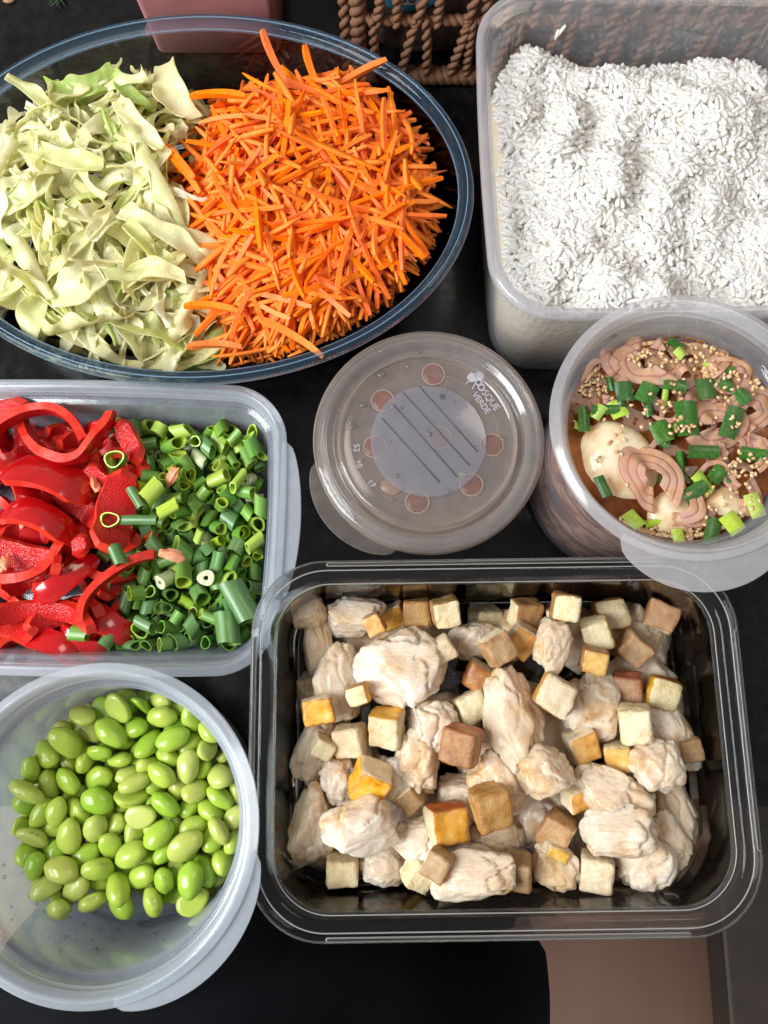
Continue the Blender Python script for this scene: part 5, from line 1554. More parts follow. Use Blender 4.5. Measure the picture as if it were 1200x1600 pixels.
# ------------------------------------------------------------------ red pepper slices
def pepper_mesh(R, sweep, width, th, seed, rough_end=True):
    """a bent band: outer wall = skin, inner wall = flesh, cut faces top and bottom"""
    n = max(14, int(sweep * R / 0.16)); V, F, mi = [], [], []
    ns = 5
    for i in range(n + 1):
        f = i / n; a = -sweep / 2 + sweep * f
        rr0 = R * (1 + 0.13 * noise.noise(Vector((a * 1.1 + seed * 5, 1.3, seed))) + 0.05 * math.sin(a * 3 + seed))
        t = th * (1.05 + 0.35 * noise.noise(Vector((a * 1.5, seed * 3.1 + 0.4, 0.3))))
        w = width * (1 + 0.2 * noise.noise(Vector((a * 1.7, 7, seed)))) * min(1, 0.45 + 3.2 * min(f, 1 - f))
        zc = 0.2 * width * math.sin(a * 1.3 + seed)
        loop = []
        for k in range(ns): # outer wall
            u = k / (ns - 1) * 2 - 1; loop.append((rr0 + 0.08 * (1 - u * u) * w, zc + u * w / 2))
        for k in range(ns): # inner
            u = 1 - k / (ns - 1) * 2; loop.append((rr0 - t - 0.05 * (1 - u * u), zc + u * (w / 2 - 0.03) + 0.03 * noise.noise(Vector((a * 6, u * 3, seed)))))
        for r_, z in loop:
            V.append((r_ * math.cos(a) - R * math.cos(sweep / 4), r_ * math.sin(a), z))
    m = 2 * ns
    for i in range(n):
        for k in range(m):
            F.append((i * m + k, (i + 1) * m + k, (i + 1) * m + (k + 1) % m, i * m + (k + 1) % m))
            mi.append(0 if k < ns - 1 else (2 if k in (ns - 1, m - 1) else 1))
    F.append(tuple(range(m))); mi.append(2); F.append(tuple(n * m + k for k in range(m))[::-1]); mi.append(2)
    return mesh('pepper_slice', V, F, [M['pep_skin'], M['pep_in'], M['pep_cut']], midx=mi, sharp=48)
def rib_mesh(seed, s):
    V, F = ico(3); out = []
    for v in V:
        q = Vector((v.x * s, v.y * s * 0.45, v.z * s * 0.3))
        q *= 1 + 0.55 * noise.noise(v * 1.6 + Vector((seed, 0, 0)))
        out.append(q)
    return mesh('rib', out, F, [M['pep_rib']])
def peppers():
    # px, py, z, R, sweep(deg), width, thickness, yaw(deg), pitch mode: 'e' cut edge up, 'i' inner wall up, 's' skin up, label tail, rib?
    L = [(60, 1010, 1.2, 3.0, 150, 1.6, 0.55, 90, 'e', 'at the very front of the container', 0),
         (150, 985, 1.4, 2.6, 130, 1.5, 0.5, -70, 'e', 'at the front beside the scallions', 0),
         (20, 900, 1.2, 3.0, 160, 1.6, 0.5, -80, 'i', 'deep in the middle of the heap', 0),
         (110, 900, 1.3, 3.0, 150, 1.6, 0.5, 60, 'e', 'deep under the curved slices', 0),
         (40, 700, 1.4, 3.0, 150, 1.6, 0.5, 20, 'i', 'deep at the back of the heap', 0),
         (120, 790, 1.5, 3.2, 150, 1.8, 0.5, 200, 's', 'deep under the broad slice', 0),
         (180, 690, 1.6, 2.4, 120, 1.5, 0.45, -30, 'e', 'at the back beside the scallions', 0),
         (-60, 760, 1.8, 3.4, 150, 1.8, 0.5, 130, 'i', 'at the left edge of the photo', 0),
         (-70, 900, 1.8, 3.4, 150, 1.8, 0.5, 30, 'e', 'half out of the left edge', 0),
         (200, 880, 1.5, 2.6, 140, 1.5, 0.5, 150, 's', 'deep below the scallion edge', 0),
         (60, 830, 2.2, 2.8, 140, 1.4, 0.5, -20, 'i', 'in a dark gap of the heap', 0),
         (75, 1000, 2.5, 3.2, 130, 1.5, 0.5, 70, 'i', 'low at the front with an orange rib', 1),
         (120, 1005, 2.6, 1.9, 110, 1.5, 0.5, -110, 'i', 'curling at the front near a green ring', 0),
         (5, 985, 2.5, 2.6, 120, 1.4, 0.5, -100, 's', 'lying at the front left corner', 0),
         (75, 960, 3.1, 4.2, 110, 1.3, 0.5, 95, 's', 'stretching across the front of the heap', 0),
         (45, 893, 3.6, 4.0, 100, 1.5, 0.55, -75, 'e', 'whose red edge runs below the middle', 1),
         (105, 905, 3.7, 3.3, 85, 1.3, 0.5, -45, 'i', 'with a notched end pointing to lower left', 0),
         (30, 860, 3.5, 3.4, 130, 1.6, 0.5, 80, 's', 'with smooth skin up in the middle left', 0),
         (165, 895, 3.9, 4.6, 85, 1.5, 0.55, 140, 'e', 'arching along the scallion edge with a white glint', 0),
         (125, 855, 3.9, 1.4, 60, 1.1, 0.5, 20, 's', 'small bright and upright near the middle', 0),
         (50, 800, 4.2, 3.4, 120, 1.9, 0.5, 70, 'i', 'with a pointed pale rib tip in the middle', 1),
         (175, 800, 3.9, 3.0, 110, 2.4, 0.5, 160, 's', 'broad and rounded under the thin scallion ring', 0),
         (35, 770, 3.9, 2.4, 100, 1.4, 0.5, 20, 'i', 'with a jagged orange edge at the left', 1),
         (75, 742, 4.6, 3.8, 95, 2.5, 0.55, 60, 'i', 'broadest, rough inner side up with a pale rib', 1),
         (100, 700, 4.0, 3.0, 190, 1.3, 0.6, -90, 'e', 'forming an open loop with its cut edge up', 0),
         (45, 655, 4.6, 4.2, 120, 1.4, 0.55, 100, 'e', 'arching along the back wall of the container', 0),
         (148, 672, 4.5, 1.1, 70, 1.5, 0.6, 170, 'i', 'short and blocky with an orange end at the back', 1),
         (210, 690, 3.6, 2.2, 90, 1.3, 0.5, 40, 's', 'half hidden behind the first scallions', 0),
         (8, 645, 4.0, 2.6, 100, 1.3, 0.5, 110, 's', 'at the back left against the wall', 0),
         (5, 735, 3.8, 2.0, 110, 1.4, 0.5, -60, 'i', 'small and rough at the left edge', 0),
         (155, 745, 3.4, 1.5, 80, 1.3, 0.5, 30, 's', 'small wedge right of the broad slice', 1)]
    for i, (px, py, z, R, sw, w, th, yaw, mode, tail, rib) in enumerate(L):
        p = at(px, py, z); r2 = random.Random(i)
        e_ = empty('pepper_slice', (p.x, p.y, z), 'red pepper slice ' + tail, 'pepper slice', 'red pepper slices in the container')
        tilt = {'e': 0.0, 'i': -1.15, 's': 1.15}[mode] + r2.uniform(-0.22, 0.22)
        Rm = Matrix.Rotation(math.radians(yaw), 4, 'Z') @ Matrix.Rotation(tilt, 4, 'Y') @ Matrix.Rotation(r2.uniform(-0.15, 0.15), 4, 'X')
        e_.rotation_euler = Rm.to_euler()
        if px < -30: e_.location.x += 0.01
        obj('band', pepper_mesh(R, math.radians(sw), w, th * 0.85, i * 1.37), e_)
        if rib:
            a = math.radians(sw) * r2.choice([-0.42, 0.1, 0.3])
            rr_ = R - th * 1.05; x = rr_ * math.cos(a) - R * math.cos(math.radians(sw) / 4)
            obj('rib', rib_mesh(i, 0.62 + 0.25 * r2.random()), e_, (x, rr_ * math.sin(a), -0.1 * w), (0.3, 0.2, a + PI / 2))
    r3 = random.Random(12)
    for k in range(9):
        px, py = r3.uniform(10, 190), r3.uniform(660, 1000); z = 4.0; p = at(px, py, z)
        V, F = ico(2); V = [(v.x * 0.2, v.y * 0.16, v.z * 0.05) for v in V]
        tag(obj('pepper_seed', mesh('pepper_seed', V, F, [M['disc_rim']]), None, (p.x, p.y, z), (r3.uniform(-.5, .5), r3.uniform(-.5, .5), r3.uniform(0, 6))), 'flat pale pepper seed on the red slices ' + where9(p.x - PEP[0] + 5, p.y - PEP[1], 2.5), 'seed', 'pepper seeds')
    for k in range(28):
        px, py = (5 + 62 * (k % 4)) - 20 * (k // 12), 655 + 62 * ((k % 24) // 4) + r3.uniform(-10, 10) + (15 if k > 23 else 0)
        if k < 22 and px > 205: px = 190
        z = 1.5 + r3.uniform(0, 1.0); p = at(px, py, z); mode = r3.choice((0.0, -1.2, 1.2))
        e_ = empty('pepper_slice', (p.x, max(PEP[1] - PHY + 3.4, min(PEP[1] + PHY - 3.4, p.y)), z), 'red pepper slice buried in the lower layer, ' + where9(p.x - PEP[0] + 5, p.y - PEP[1], 2.5) + ' of the heap', 'pepper slice', 'red pepper slices in the lower layer')
        e_.rotation_euler = (Matrix.Rotation(r3.uniform(0, 6.28), 4, 'Z') @ Matrix.Rotation(mode, 4, 'Y')).to_euler()
        obj('band', pepper_mesh(r3.uniform(2.0, 2.8), r3.uniform(1.6, 2.4), 1.6, 0.5, 60 + k * 1.3), e_)
    for (px, py, z, s, why) in ((268, 745, 4.0, 0.75, 'orange pink pepper bit among the top scallions'), (270, 868, 3.8, 0.85, 'long orange pink pepper bit in the middle of the scallions'),
                           (60, 1010, 3.0, 0.5, 'small pale pepper bit at the front of the slices'), (8, 880, 4.2, 0.6, 'pale orange pepper bit at the left edge')):
        p = at(px, py, z)
        tag(obj('pepper_bit', rib_mesh(px, s), None, (p.x, p.y, z), (0.4, 0.5, px)), why, 'pepper bit')
peppers()

# ------------------------------------------------------------------ rice
def rice():
    nr = np.random.RandomState(5)
    hx = RHX - 1.72
    rB = np.random.RandomState(3)
    BL = [(rB.uniform(-8, 8), rB.uniform(-8, 8), rB.uniform(0.5, 1.1), rB.uniform(-0.35, 0.5)) for _ in range(110)]
    def H(x, y):
        h = np.zeros_like(x)
        r = np.random.RandomState(9)
        for s, amp in ((0.35, 0.6), (0.8, 0.4), (1.7, 0.25)):
            for k in range(6):
                a = r.rand() * 6.28; ph = r.rand() * 6.28; fr = s * (0.8 + 0.5 * r.rand())
                h = h + amp / 2.4 * np.sin((x * math.cos(a) + y * math.sin(a)) * fr + ph)
        for bx_, by_, br, ba in BL: h = h + ba * np.exp(-((x - bx_) ** 2 + (y - by_) ** 2) / br ** 2)
        back = np.clip((y - hx * 0.55) / (hx * 0.5), 0, 1)
        rb_ = np.clip((x + y - hx * 1.1) / (hx * 0.9), 0, 1)
        return 8.7 + h - 1.6 * back ** 2 - 2.2 * rb_ ** 2 - 0.5 * np.clip((np.abs(x) - hx * 0.8) / (hx * .2), 0, 1)
    # one grain: rings x around
    ring = 6; st = [(-1, 0.2), (-0.86, 0.7), (-0.35, 1.0), (0.3, 1.0), (0.82, 0.78), (1, 0.25)]
    def grain():
        P = []
        for t, r_ in st:
            for k in range(ring):
                a = 2 * PI * k / ring
                P.append((t, max(r_, 0.12) * math.cos(a), max(r_, 0.12) * 0.85 * math.sin(a)))
        F = []
        for j in range(len(st) - 1):
            for k in range(ring):
                F.append((j * ring + k, j * ring + (k + 1) % ring, (j + 1) * ring + (k + 1) % ring, (j + 1) * ring + k))
        return np.array(P), np.array(F)
    G, GF = grain()
    n = 8800
    x = nr.uniform(-hx, hx, n); y = nr.uniform(-hx, hx, n)
    z0 = H(x, y); dep = nr.rand(n) ** 1.3
    z = z0 - dep * 0.42 + 0.12
    Ln = nr.uniform(0.40, 0.55, n); W = nr.uniform(0.145, 0.185, n)
    # local clumps share a direction
    base = np.sin(x * 1.1 + 2 * np.cos(y * 0.7)) * 2.2 + np.cos(y * 1.3) * 1.8
    yaw = base + nr.normal(0, 0.9, n); pit = nr.normal(0, 0.15, n); rol = nr.rand(n) * 6.28
    keep = (np.abs(x) < hx - 0.05) & (np.abs(y) < hx - 0.05)
    rc = 2.7; cxm = hx - rc
    cor = (np.abs(x) > cxm) & (np.abs(y) > cxm) & (np.hypot(np.abs(x) - cxm, np.abs(y) - cxm) > rc - 0.1)
    keep &= ~cor
    x, y, z, Ln, W, yaw, pit, rol = [q[keep] for q in (x, y, z, Ln, W, yaw, pit, rol)]; n = len(x)
    cy, sy, cp, sp, cr, sr = np.cos(yaw), np.sin(yaw), np.cos(pit), np.sin(pit), np.cos(rol), np.sin(rol)
    ax = np.stack([cy * cp, sy * cp, sp], 1); b0 = np.stack([-sy, cy, 0 * cy], 1); c0 = np.cross(ax, b0)
    bx = b0 * cr[:, None] + c0 * sr[:, None]; cx_ = -b0 * sr[:, None] + c0 * cr[:, None]
    bend = nr.uniform(-0.12, 0.12, n)
    P = (G[None, :, 0, None] * Ln[:, None, None] * ax[:, None, :] + G[None, :, 1, None] * W[:, None, None] * bx[:, None, :] + G[None, :, 2, None] * W[:, None, None] * cx_[:, None, :]
         + ((G[None, :, 0, None] ** 2) * bend[:, None, None] * Ln[:, None, None]) * bx[:, None, :])
    P += np.stack([x, y, z], 1)[:, None, :]
    V = P.reshape(-1, 3); F = (GF[None] + (np.arange(n) * len(G))[:, None, None]).reshape(-1, 4)
    # packed mass below, following the box wall
    g = 60; xs = np.linspace(-1, 1, g)
    CV, CF = loft(lambda i: rr(RHX - i - 0.25, RHX - i - 0.25, 3.4 - 0.6 * i, 10, 8), [(2.3, 0.3), (1.85, 0.5), (1.66, 0.85), (1.2, 5.9), (1.24, 6.1)], cap1=False)
    lp = [v for v in CV[-(len(CV) // 5):]]
    nl = len(lp); base_i = len(CV)
    CV = list(CV)
    # top: concentric rings towards the centre at H - 0.55
    prev = base_i - nl
    for rk in range(1, 15):
        f = 1 - rk / 14.0
        for v in lp:
            X, Y = v[0] * f, v[1] * f
            CV.append((X, Y, float(H(np.array(X), np.array(Y))) - (0.16 if rk > 1 else 0.3) if rk > 0 else v[2]))
        cur = len(CV) - nl
        for i in range(nl):
            CF.append((prev + i, prev + (i + 1) % nl, cur + (i + 1) % nl, cur + i))
        prev = cur
    CQ = [f for f in CF if len(f) == 4]
    Vall = np.vstack([V, np.array(CV)]); Fall = np.vstack([F, np.array(CQ) + len(V)])
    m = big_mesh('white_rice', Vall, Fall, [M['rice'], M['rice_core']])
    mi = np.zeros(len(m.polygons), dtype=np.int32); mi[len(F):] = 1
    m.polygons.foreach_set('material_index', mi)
    o = obj('white_rice', m, None, (RICE[0], RICE[1], 0), (0, 0, math.radians(1.2)))
    tag(o, 'fluffy cooked long grain white rice filling the tall plastic box', 'rice', kind='stuff')
    # two stray grains stuck on the back wall
    for dx, dy, dz, a in ((0, 0, 0, 1.05), (-0.35, -0.32, -0.3, 1.5)):
        p = at(877 + dx * 20, 48 - dy * 20, 11.5)
        gm = mesh('rice_grain', [tuple(q * np.array([0.42, 0.12, 0.12])) for q in G], [tuple(int(i) for i in f) for f in GF], [M['rice']])
        yb = RICE[1] + RHX - 1.35
        pz = 9.8
        q = at(877 + dx * 20, 48 - dy * 20, pz)
        for _ in range(20):
            q = at(877 + dx * 20, 48 - dy * 20, pz); pz += (q.y - yb) * 0.8 * (1 if q.y > yb else 1)
            pz = max(7.5, min(11, pz))
        tag(obj('rice_grain', gm, None, (q.x, min(q.y, yb), pz), (0.2, a * -1, 0.3)), 'stray rice grain stuck high on the back wall of the rice box' if dx == 0 else 'stray rice grain stuck lower on the back wall beside another', 'rice grain')
rice()

# ------------------------------------------------------------------ carrots and cabbage in the oval dish
def hull_h(x, y):
    """height of the dish floor / wall under (x, y), dish-centred"""
    r = math.hypot(x / (OVA - 1.1), y / (OVB - 1.1))
    return 0.6 + max(0, (r - 0.62)) ** 1.6 * 21
def carrot_mesh(L, w, h, bend, seed):
    n = 9; V, F = [], []
    for i in range(n + 1):
        f = i / n; x = (f - 0.5) * L
        e_ = min(1, 0.35 + 5 * min(f, 1 - f)) if seed % 3 == 0 else min(1, 0.7 + 6 * min(f, 1 - f))
        ww = w * e_ * (1 + 0.12 * noise.noise(Vector((f * 5, seed, 0)))); hh = h * e_ * (1 + 0.12 * noise.noise(Vector((f * 5, seed, 9))))
        yb = bend * (1 - (2 * f - 1) ** 2); zb = 0.12 * bend * math.sin(f * 5 + seed); tw = 0.4 * (f - .5) * ((seed % 5) - 2)
        for a, b in ((-1, -1), (1, -1), (1, 1), (-1, 1)):
            y_, z_ = a * ww / 2, b * hh / 2
            V.append((x, yb + y_ * math.cos(tw) - z_ * math.sin(tw), zb + y_ * math.sin(tw) + z_ * math.cos(tw)))
    for i in range(n):
        for k in range(4):
            F.append((i * 4 + k, (i + 1) * 4 + k, (i + 1) * 4 + (k + 1) % 4, i * 4 + (k + 1) % 4))
    F.append((0, 1, 2, 3)); F.append((n * 4 + 3, n * 4 + 2, n * 4 + 1, n * 4))
    return V, F
def inside_dish(x, y, k=1.0):
    return (x / ((OVA - 1.5) * k)) ** 2 + (y / ((OVB - 1.5) * k)) ** 2 < 1
# the heap outline in the photo, dish coordinates
def oval_xy(px, py, z):
    p = at(px, py, z); return p.x - OV[0], p.y - OV[1]
CC = oval_xy(500, 300, 7.0)
def carrot_h(x, y):
    r = math.hypot((x - CC[0]) / 10.3, (y - CC[1]) / 11.6)
    return 3.6 + 4.4 * max(0, 1 - r ** 3.4) + 0.5 * noise.noise(Vector((x * .35, y * .35, 4)))
def cabbage_h(x, y):
    cx, cy = oval_xy(110, 300, 6.5)
    r = math.hypot((x - cx) / 12.5, (y - cy) / 11.6)
    return 3.6 + 3.4 * max(0, 1 - r ** 3.6) + 0.7 * noise.noise(Vector((x * .3, y * .3, 9)))
def surf_normal(hf, x, y):
    e = 0.4
    return Vector((-(hf(x + e, y) - hf(x - e, y)) / (2 * e), -(hf(x, y + e) - hf(x, y - e)) / (2 * e), 1)).normalized()
def orient(nrm, yaw, pitch, roll):
    zq = nrm.to_track_quat('Z', 'Y').to_matrix().to_4x4()
    return (zq @ Matrix.Rotation(yaw, 4, 'Z') @ Matrix.Rotation(pitch, 4, 'Y') @ Matrix.Rotation(roll, 4, 'X')).to_euler()
BOUND = [(318, 60), (315, 110), (285, 165), (215, 225), (235, 300), (275, 380), (312, 450), (315, 520), (385, 585)]
def bound_x(py):
    for (x0, y0), (x1, y1) in zip(BOUND, BOUND[1:]):
        if y0 <= py <= y1 and y1 > y0: return x0 + (x1 - x0) * (py - y0) / (y1 - y0)
    return 330
def dish_inset(z):
    P = [(0.5, 4.4), (0.9, 3.4), (2.1, 2.4), (OV_H - 1.2, 1.2), (OV_H, 0.9), (20, -2)]
    if z <= P[0][0]: return P[0][1]
    for (a, b), (c, d) in zip(P, P[1:]):
        if z <= c: return b + (d - b) * (z - a) / (c - a)
    return 0
def keep_in(x, y, z, offs, m=0.3):
    for _ in range(14):
        bad = 0
        for o in offs:
            i_ = dish_inset(z + o.z) + m
            if ((x + o.x) / (OVA - i_)) ** 2 + ((y + o.y) / (OVB - i_)) ** 2 > 1: bad = 1
        if not bad: break
        x *= 0.965; y *= 0.965; z += 0.05
    return x, y, z
def carrots():
    r2 = random.Random(17)
    ms = []
    for k in range(14):
        V, F = carrot_mesh(4.6 + 0.30 * k, 0.22 + 0.025 * (k % 4), 0.20 + 0.03 * (k % 3), (0.05, 0.2, -0.25, 0.4, 0.12, -0.45, 0.7)[k % 7], k)
        ms.append((V, F, 4.6 + 0.30 * k, mesh('carrot_stick', V, F, [M['carrot']], smooth=False)))
    filler = []; sticks = []; tries = 0
    while len(sticks) < 1150 and tries < 20000:
        tries += 1
        z = r2.uniform(2, 8)
        px, py = r2.uniform(215, 726), r2.uniform(62, 572)
        if px < bound_x(py) + 22 + r2.uniform(0, 25): continue
        x, y = oval_xy(px, py, 7.0)
        ex = ((px - 480) / 242) ** 2 + ((py - 318) / 262) ** 2
        if ex > 1.04: continue
        H = carrot_h(x, y)
        if not inside_dish(x, y, 0.96): continue
        sticks.append((x, y, H, px, py))
    total = len(sticks)
    top = 0
    for i, (x, y, H, px, py) in enumerate(sticks):
        layer = i / total              # later sticks lie higher
        z = H - 2.1 * (1 - layer) ** 1.2 + r2.uniform(-0.1, 0.12)
        k = r2.randrange(14) if layer < 0.97 else r2.randrange(3)
        V, F, L, m = ms[k]
        yaw = r2.uniform(0, PI)
        # towards the front rim they run more upright in the picture, as in the photo
        if py > 330 and r2.random() < 0.5: yaw = PI / 2 + r2.gauss(0.1, 0.45)
        if py < 330 and r2.random() < 0.3: yaw = 2.3 + r2.gauss(0, 0.4)
        s = r2.uniform(0.8, 1.12)
        # keep both ends inside the glass
        for _ in range(6):
            hx_, hy_ = math.cos(yaw) * L * s / 2, math.sin(yaw) * L * s / 2
            if inside_dish(x + hx_, y + hy_, 0.99) and inside_dish(x - hx_, y - hy_, 0.99): break
            x *= 0.95; y *= 0.95; s *= 0.95
        nrm = surf_normal(carrot_h, x, y)
        pit = r2.gauss(0.0, 0.15) + (0.12 if layer > .9 else 0)
        e_ = orient(nrm, yaw, pit, r2.uniform(-0.7, 0.7))
        ax = e_.to_matrix() @ Vector((L * s / 2, 0, 0))
        x, y, z = keep_in(x, y, z, [ax, -ax])
        if i < total - 300:
            Mx = Matrix.Translation(Vector((x, y, z))) @ e_.to_matrix().to_4x4() @ Matrix.Diagonal((s, s * 1.05, s * 1.05, 1))
            filler.append(([tuple(Mx @ Vector(v)) for v in V], F))
        else:
            o = obj('carrot_stick', m, None, (OV[0] + x, OV[1] + y, z), e_, (s, 1.08, 1.08))
            lab = ('long ' if L > 6 else ('short ' if L < 4.6 else 'medium ')) + 'orange carrot stick ' + where9(x - CC[0], y - CC[1], 3.6) + ' of the carrot heap'
            tag(o, lab, 'carrot stick', 'carrot sticks heaped in the oval dish, ' + ('long ones' if L > 6 else ('short ones' if L < 4.6 else 'medium ones')))
    V, F = join(filler)
    m = big_mesh('carrot_heap', np.array(V), np.array([f for f in F if len(f) == 4]), [M['carrot']], smooth=False)
    tag(obj('carrot_heap', m, None, (OV[0], OV[1], 0)), 'lower layers of orange carrot sticks filling the right of the glass dish', 'carrots', kind='stuff')
    for (px, py, z, L, yaw, pit, why) in ((432, 92, 7.2, 3.8, 2.1, -0.4, 'poking up highest at the back of the heap'), (492, 112, 6.9, 3.4, 2.0, -0.4, 'leaning up behind the carrot heap'),
                                     (555, 122, 7.2, 4.6, 0.45, -0.2, 'pointing out to the right near the back rim'), (340, 150, 6.9, 3.6, 0.0, 0, 'lying level over the pale cabbage at the back'),
                                     (262, 238, 7.2, 5.2, -0.8, 0, 'reaching far left over the cabbage'), (277, 262, 7.0, 4.6, -0.85, 0.05, 'just under the leftmost reaching stick'), (330, 482, 6.2, 3.4, -0.1, 0, 'lying level at the front left of the heap'),
                                     (335, 542, 5.6, 3.4, 0.0, 0, 'level and lowest over the front cabbage'), (455, 528, 6.6, 4.6, -0.55, 0.05, 'slanting down against the front rim')):
        p = at(px, py, z)
        V, F = carrot_mesh(L, 0.38, 0.34, 0.2, 4)
        tag(obj('carrot_stick', mesh('carrot_stick', V, F, [M['carrot']], smooth=False), None, (p.x, p.y, z), (0, pit, yaw)), 'carrot stick ' + why, 'carrot stick')
carrots()

def cabbage_mesh(L, W, seed, curl, ruffle, th=0.055):
    nl, nw = 34, 7; r2 = random.Random(seed); V, F = [], []
    ph = r2.uniform(0, 6); ph2 = r2.uniform(0, 6); tw = r2.uniform(-1.1, 1.1); bend = r2.uniform(-0.9, 0.9)
    P = {}
    for i in range(nl + 1):
        f = i / nl; x = (f - 0.5) * L
        w = W * (0.52 + 0.48 * math.sin(PI * min(max(f * 0.93 + 0.05, 0), 1)) ** 0.6) * (1 + 0.25 * noise.noise(Vector((f * 3, seed, 1))))
        for j in range(nw + 1):
            v = j / nw * 2 - 1
            y = v * w / 2
            a = curl * v
            zz = w / 2 * (1 - math.cos(a)) / max(abs(curl), 0.2) * (1 if curl > 0 else -1)
            yy = w / 2 * math.sin(a) / max(abs(curl), 0.2) if abs(curl) > 0.2 else y
            edge = max(0, v) ** 1.5
            zz += ruffle * edge * math.sin(f * L * 2.6 + ph) + 0.35 * ruffle * (0.25 + 0.75 * edge) * math.sin(f * L * 3.9 + ph2 + v)
            yy += 0.5 * ruffle * edge * math.cos(f * L * 2.6 + ph)
            zz += 0.35 * noise.noise(Vector((x * 0.7, y * 0.9 + seed, ph))) + 0.10 * noise.noise(Vector((x * 2.2, y * 2.0 + seed, ph)))
            t = tw * (f - 0.5); yy, zz = yy * math.cos(t) - zz * math.sin(t), yy * math.sin(t) + zz * math.cos(t)
            yy += bend * (1 - (2 * f - 1) ** 2); zz += 0.22 * L * 0.2 * math.cos(PI * (f - .5) * 1.6)
            P[i, j] = Vector((x, yy, zz))
    idx = {}
    for s_ in (0, 1):
        for i in range(nl + 1):
            for j in range(nw + 1):
                a = P[min(i + 1, nl), j] - P[max(i - 1, 0), j]; b = P[i, min(j + 1, nw)] - P[i, max(j - 1, 0)]
                nn = a.cross(b)
                nn = nn.normalized() if nn.length > 1e-6 else Vector((0, 0, 1))
                rib = 1 + 2.2 * max(0, 1 - abs((j / nw * 2 - 1) + 0.7) * 2.5)
                idx[s_, i, j] = len(V); V.append(tuple(P[i, j] + nn * (th * rib / 2) * (1 if s_ else -1)))
    for i in range(nl):
        for j in range(nw):
            F.append((idx[1, i, j], idx[1, i + 1, j], idx[1, i + 1, j + 1], idx[1, i, j + 1]))
            F.append((idx[0, i, j + 1], idx[0, i + 1, j + 1], idx[0, i + 1, j], idx[0, i, j]))
    for i in range(nl):
        F.append((idx[0, i, 0], idx[0, i + 1, 0], idx[1, i + 1, 0], idx[1, i, 0])); F.append((idx[1, i, nw], idx[1, i + 1, nw], idx[0, i + 1, nw], idx[0, i, nw]))
    for j in range(nw):
        F.append((idx[1, 0, j], idx[1, 0, j + 1], idx[0, 0, j + 1], idx[0, 0, j])); F.append((idx[0, nl, j], idx[0, nl, j + 1], idx[1, nl, j + 1], idx[1, nl, j]))
    return mesh('cabbage_shred', V, F, [M['cabbage']], sharp=70)
def cabbage():
    r2 = random.Random(31)
    wide = [cabbage_mesh(4.8 + 0.32 * k, 0.95 + 0.13 * (k % 6), 50 + k, (0.9, -0.8, 1.6, 0.5)[k % 4], 0.22 + 0.09 * (k % 4), 0.035) for k in range(14)]
    thin = [cabbage_mesh(4.0 + 0.4 * k, 0.45 + 0.08 * (k % 4), 90 + k, (0.5, -0.6, 1.0)[k % 3], 0.10 + 0.05 * (k % 3), 0.07) for k in range(10)]
    pos = []; tries = 0
    while len(pos) < 292 and tries < 9000:
        tries += 1
        px, py = r2.uniform(-70, 400), r2.uniform(75, 575)
        if px > bound_x(py) + 35: continue
        if ((px - 130) / 300) ** 2 + ((py - 335) / 262) ** 2 > 1.05: continue
        x, y = oval_xy(px, py, 6.0)
        if not inside_dish(x, y, 0.93): continue
        pos.append((x, y, px, py))
    for i, (x, y, px, py) in enumerate(pos):
        layer = i / len(pos)
        H = cabbage_h(x, y)
        z = H - 1.7 * (1 - layer) + r2.uniform(-0.1, 0.15)
        w_ = r2.random() < 0.66
        m = r2.choice(wide if w_ else thin)
        yaw = r2.uniform(0, 2 * PI)
        for _ in range(5):
            h_ = 2.2
            if inside_dish(x + math.cos(yaw) * h_, y + math.sin(yaw) * h_) and inside_dish(x - math.cos(yaw) * h_, y - math.sin(yaw) * h_): break
            x *= 0.95; y *= 0.95
        e_ = orient(surf_normal(cabbage_h, x, y), yaw, r2.gauss(0, 0.25), r2.gauss(0, 0.5))
        ax = e_.to_matrix() @ Vector((2.1, 0, 0)); ay = e_.to_matrix() @ Vector((0, 0.9, 0))
        x, y, z = keep_in(x, y, z, [ax, -ax, ay, -ay], 0.2)
        o = obj('cabbage_shred', m, None, (OV[0] + x, OV[1] + y, z), e_, (r2.uniform(0.75, 1.05), r2.uniform(0.8, 1.15), 1))
        tag(o, ('broad curled pale cabbage shred' if w_ else 'narrow pale cabbage shred') + ' ' + where9(x + 6.5, y, 3.8) + ' of the cabbage heap', 'cabbage shred', 'cabbage shreds in the oval dish, ' + ('broad' if w_ else 'narrow') + ' ones')
    for (px, py, z, L, W, yaw, sd, why) in ((125, 125, 6.6, 4.6, 1.8, 0.15, 7, 'pale green ruffled cabbage leaf curling up at the back of the dish'), (205, 140, 6.6, 3.6, 1.2, 2.3, 8, 'green edged cabbage shred standing at the back centre'),
                                       (280, 140, 6.6, 4.2, 2.3, 2.0, 9, 'large cream ruffled cabbage leaf beside the carrots at the back'), (120, 440, 6.9, 4.0, 2.6, 0.6, 12, 'brightest green cabbage leaf on the front of the heap'),
                                       (240, 440, 6.9, 4.0, 1.4, 0.1, 14, 'thick white cabbage rib slice on the front right of the heap'), (90, 235, 7.4, 6.4, 1.5, -0.35, 15, 'long white cabbage shred crossing the left of the heap'),
                                       (215, 190, 7.6, 5.2, 1.3, -0.9, 16, 'thick white cabbage rib slanting down toward the carrots'), (40, 300, 7.3, 4.0, 1.6, 0.6, 18, 'cream cabbage rib piece at the left edge of the photo')):
        p = at(px, py, z)
        tag(obj('cabbage_shred', cabbage_mesh(L, W, sd, 0.8, 0.28 if sd < 13 else 0.08), None, (p.x, p.y, z), (0.15 * (sd % 3), -0.1, yaw)), why, 'cabbage shred')
cabbage()
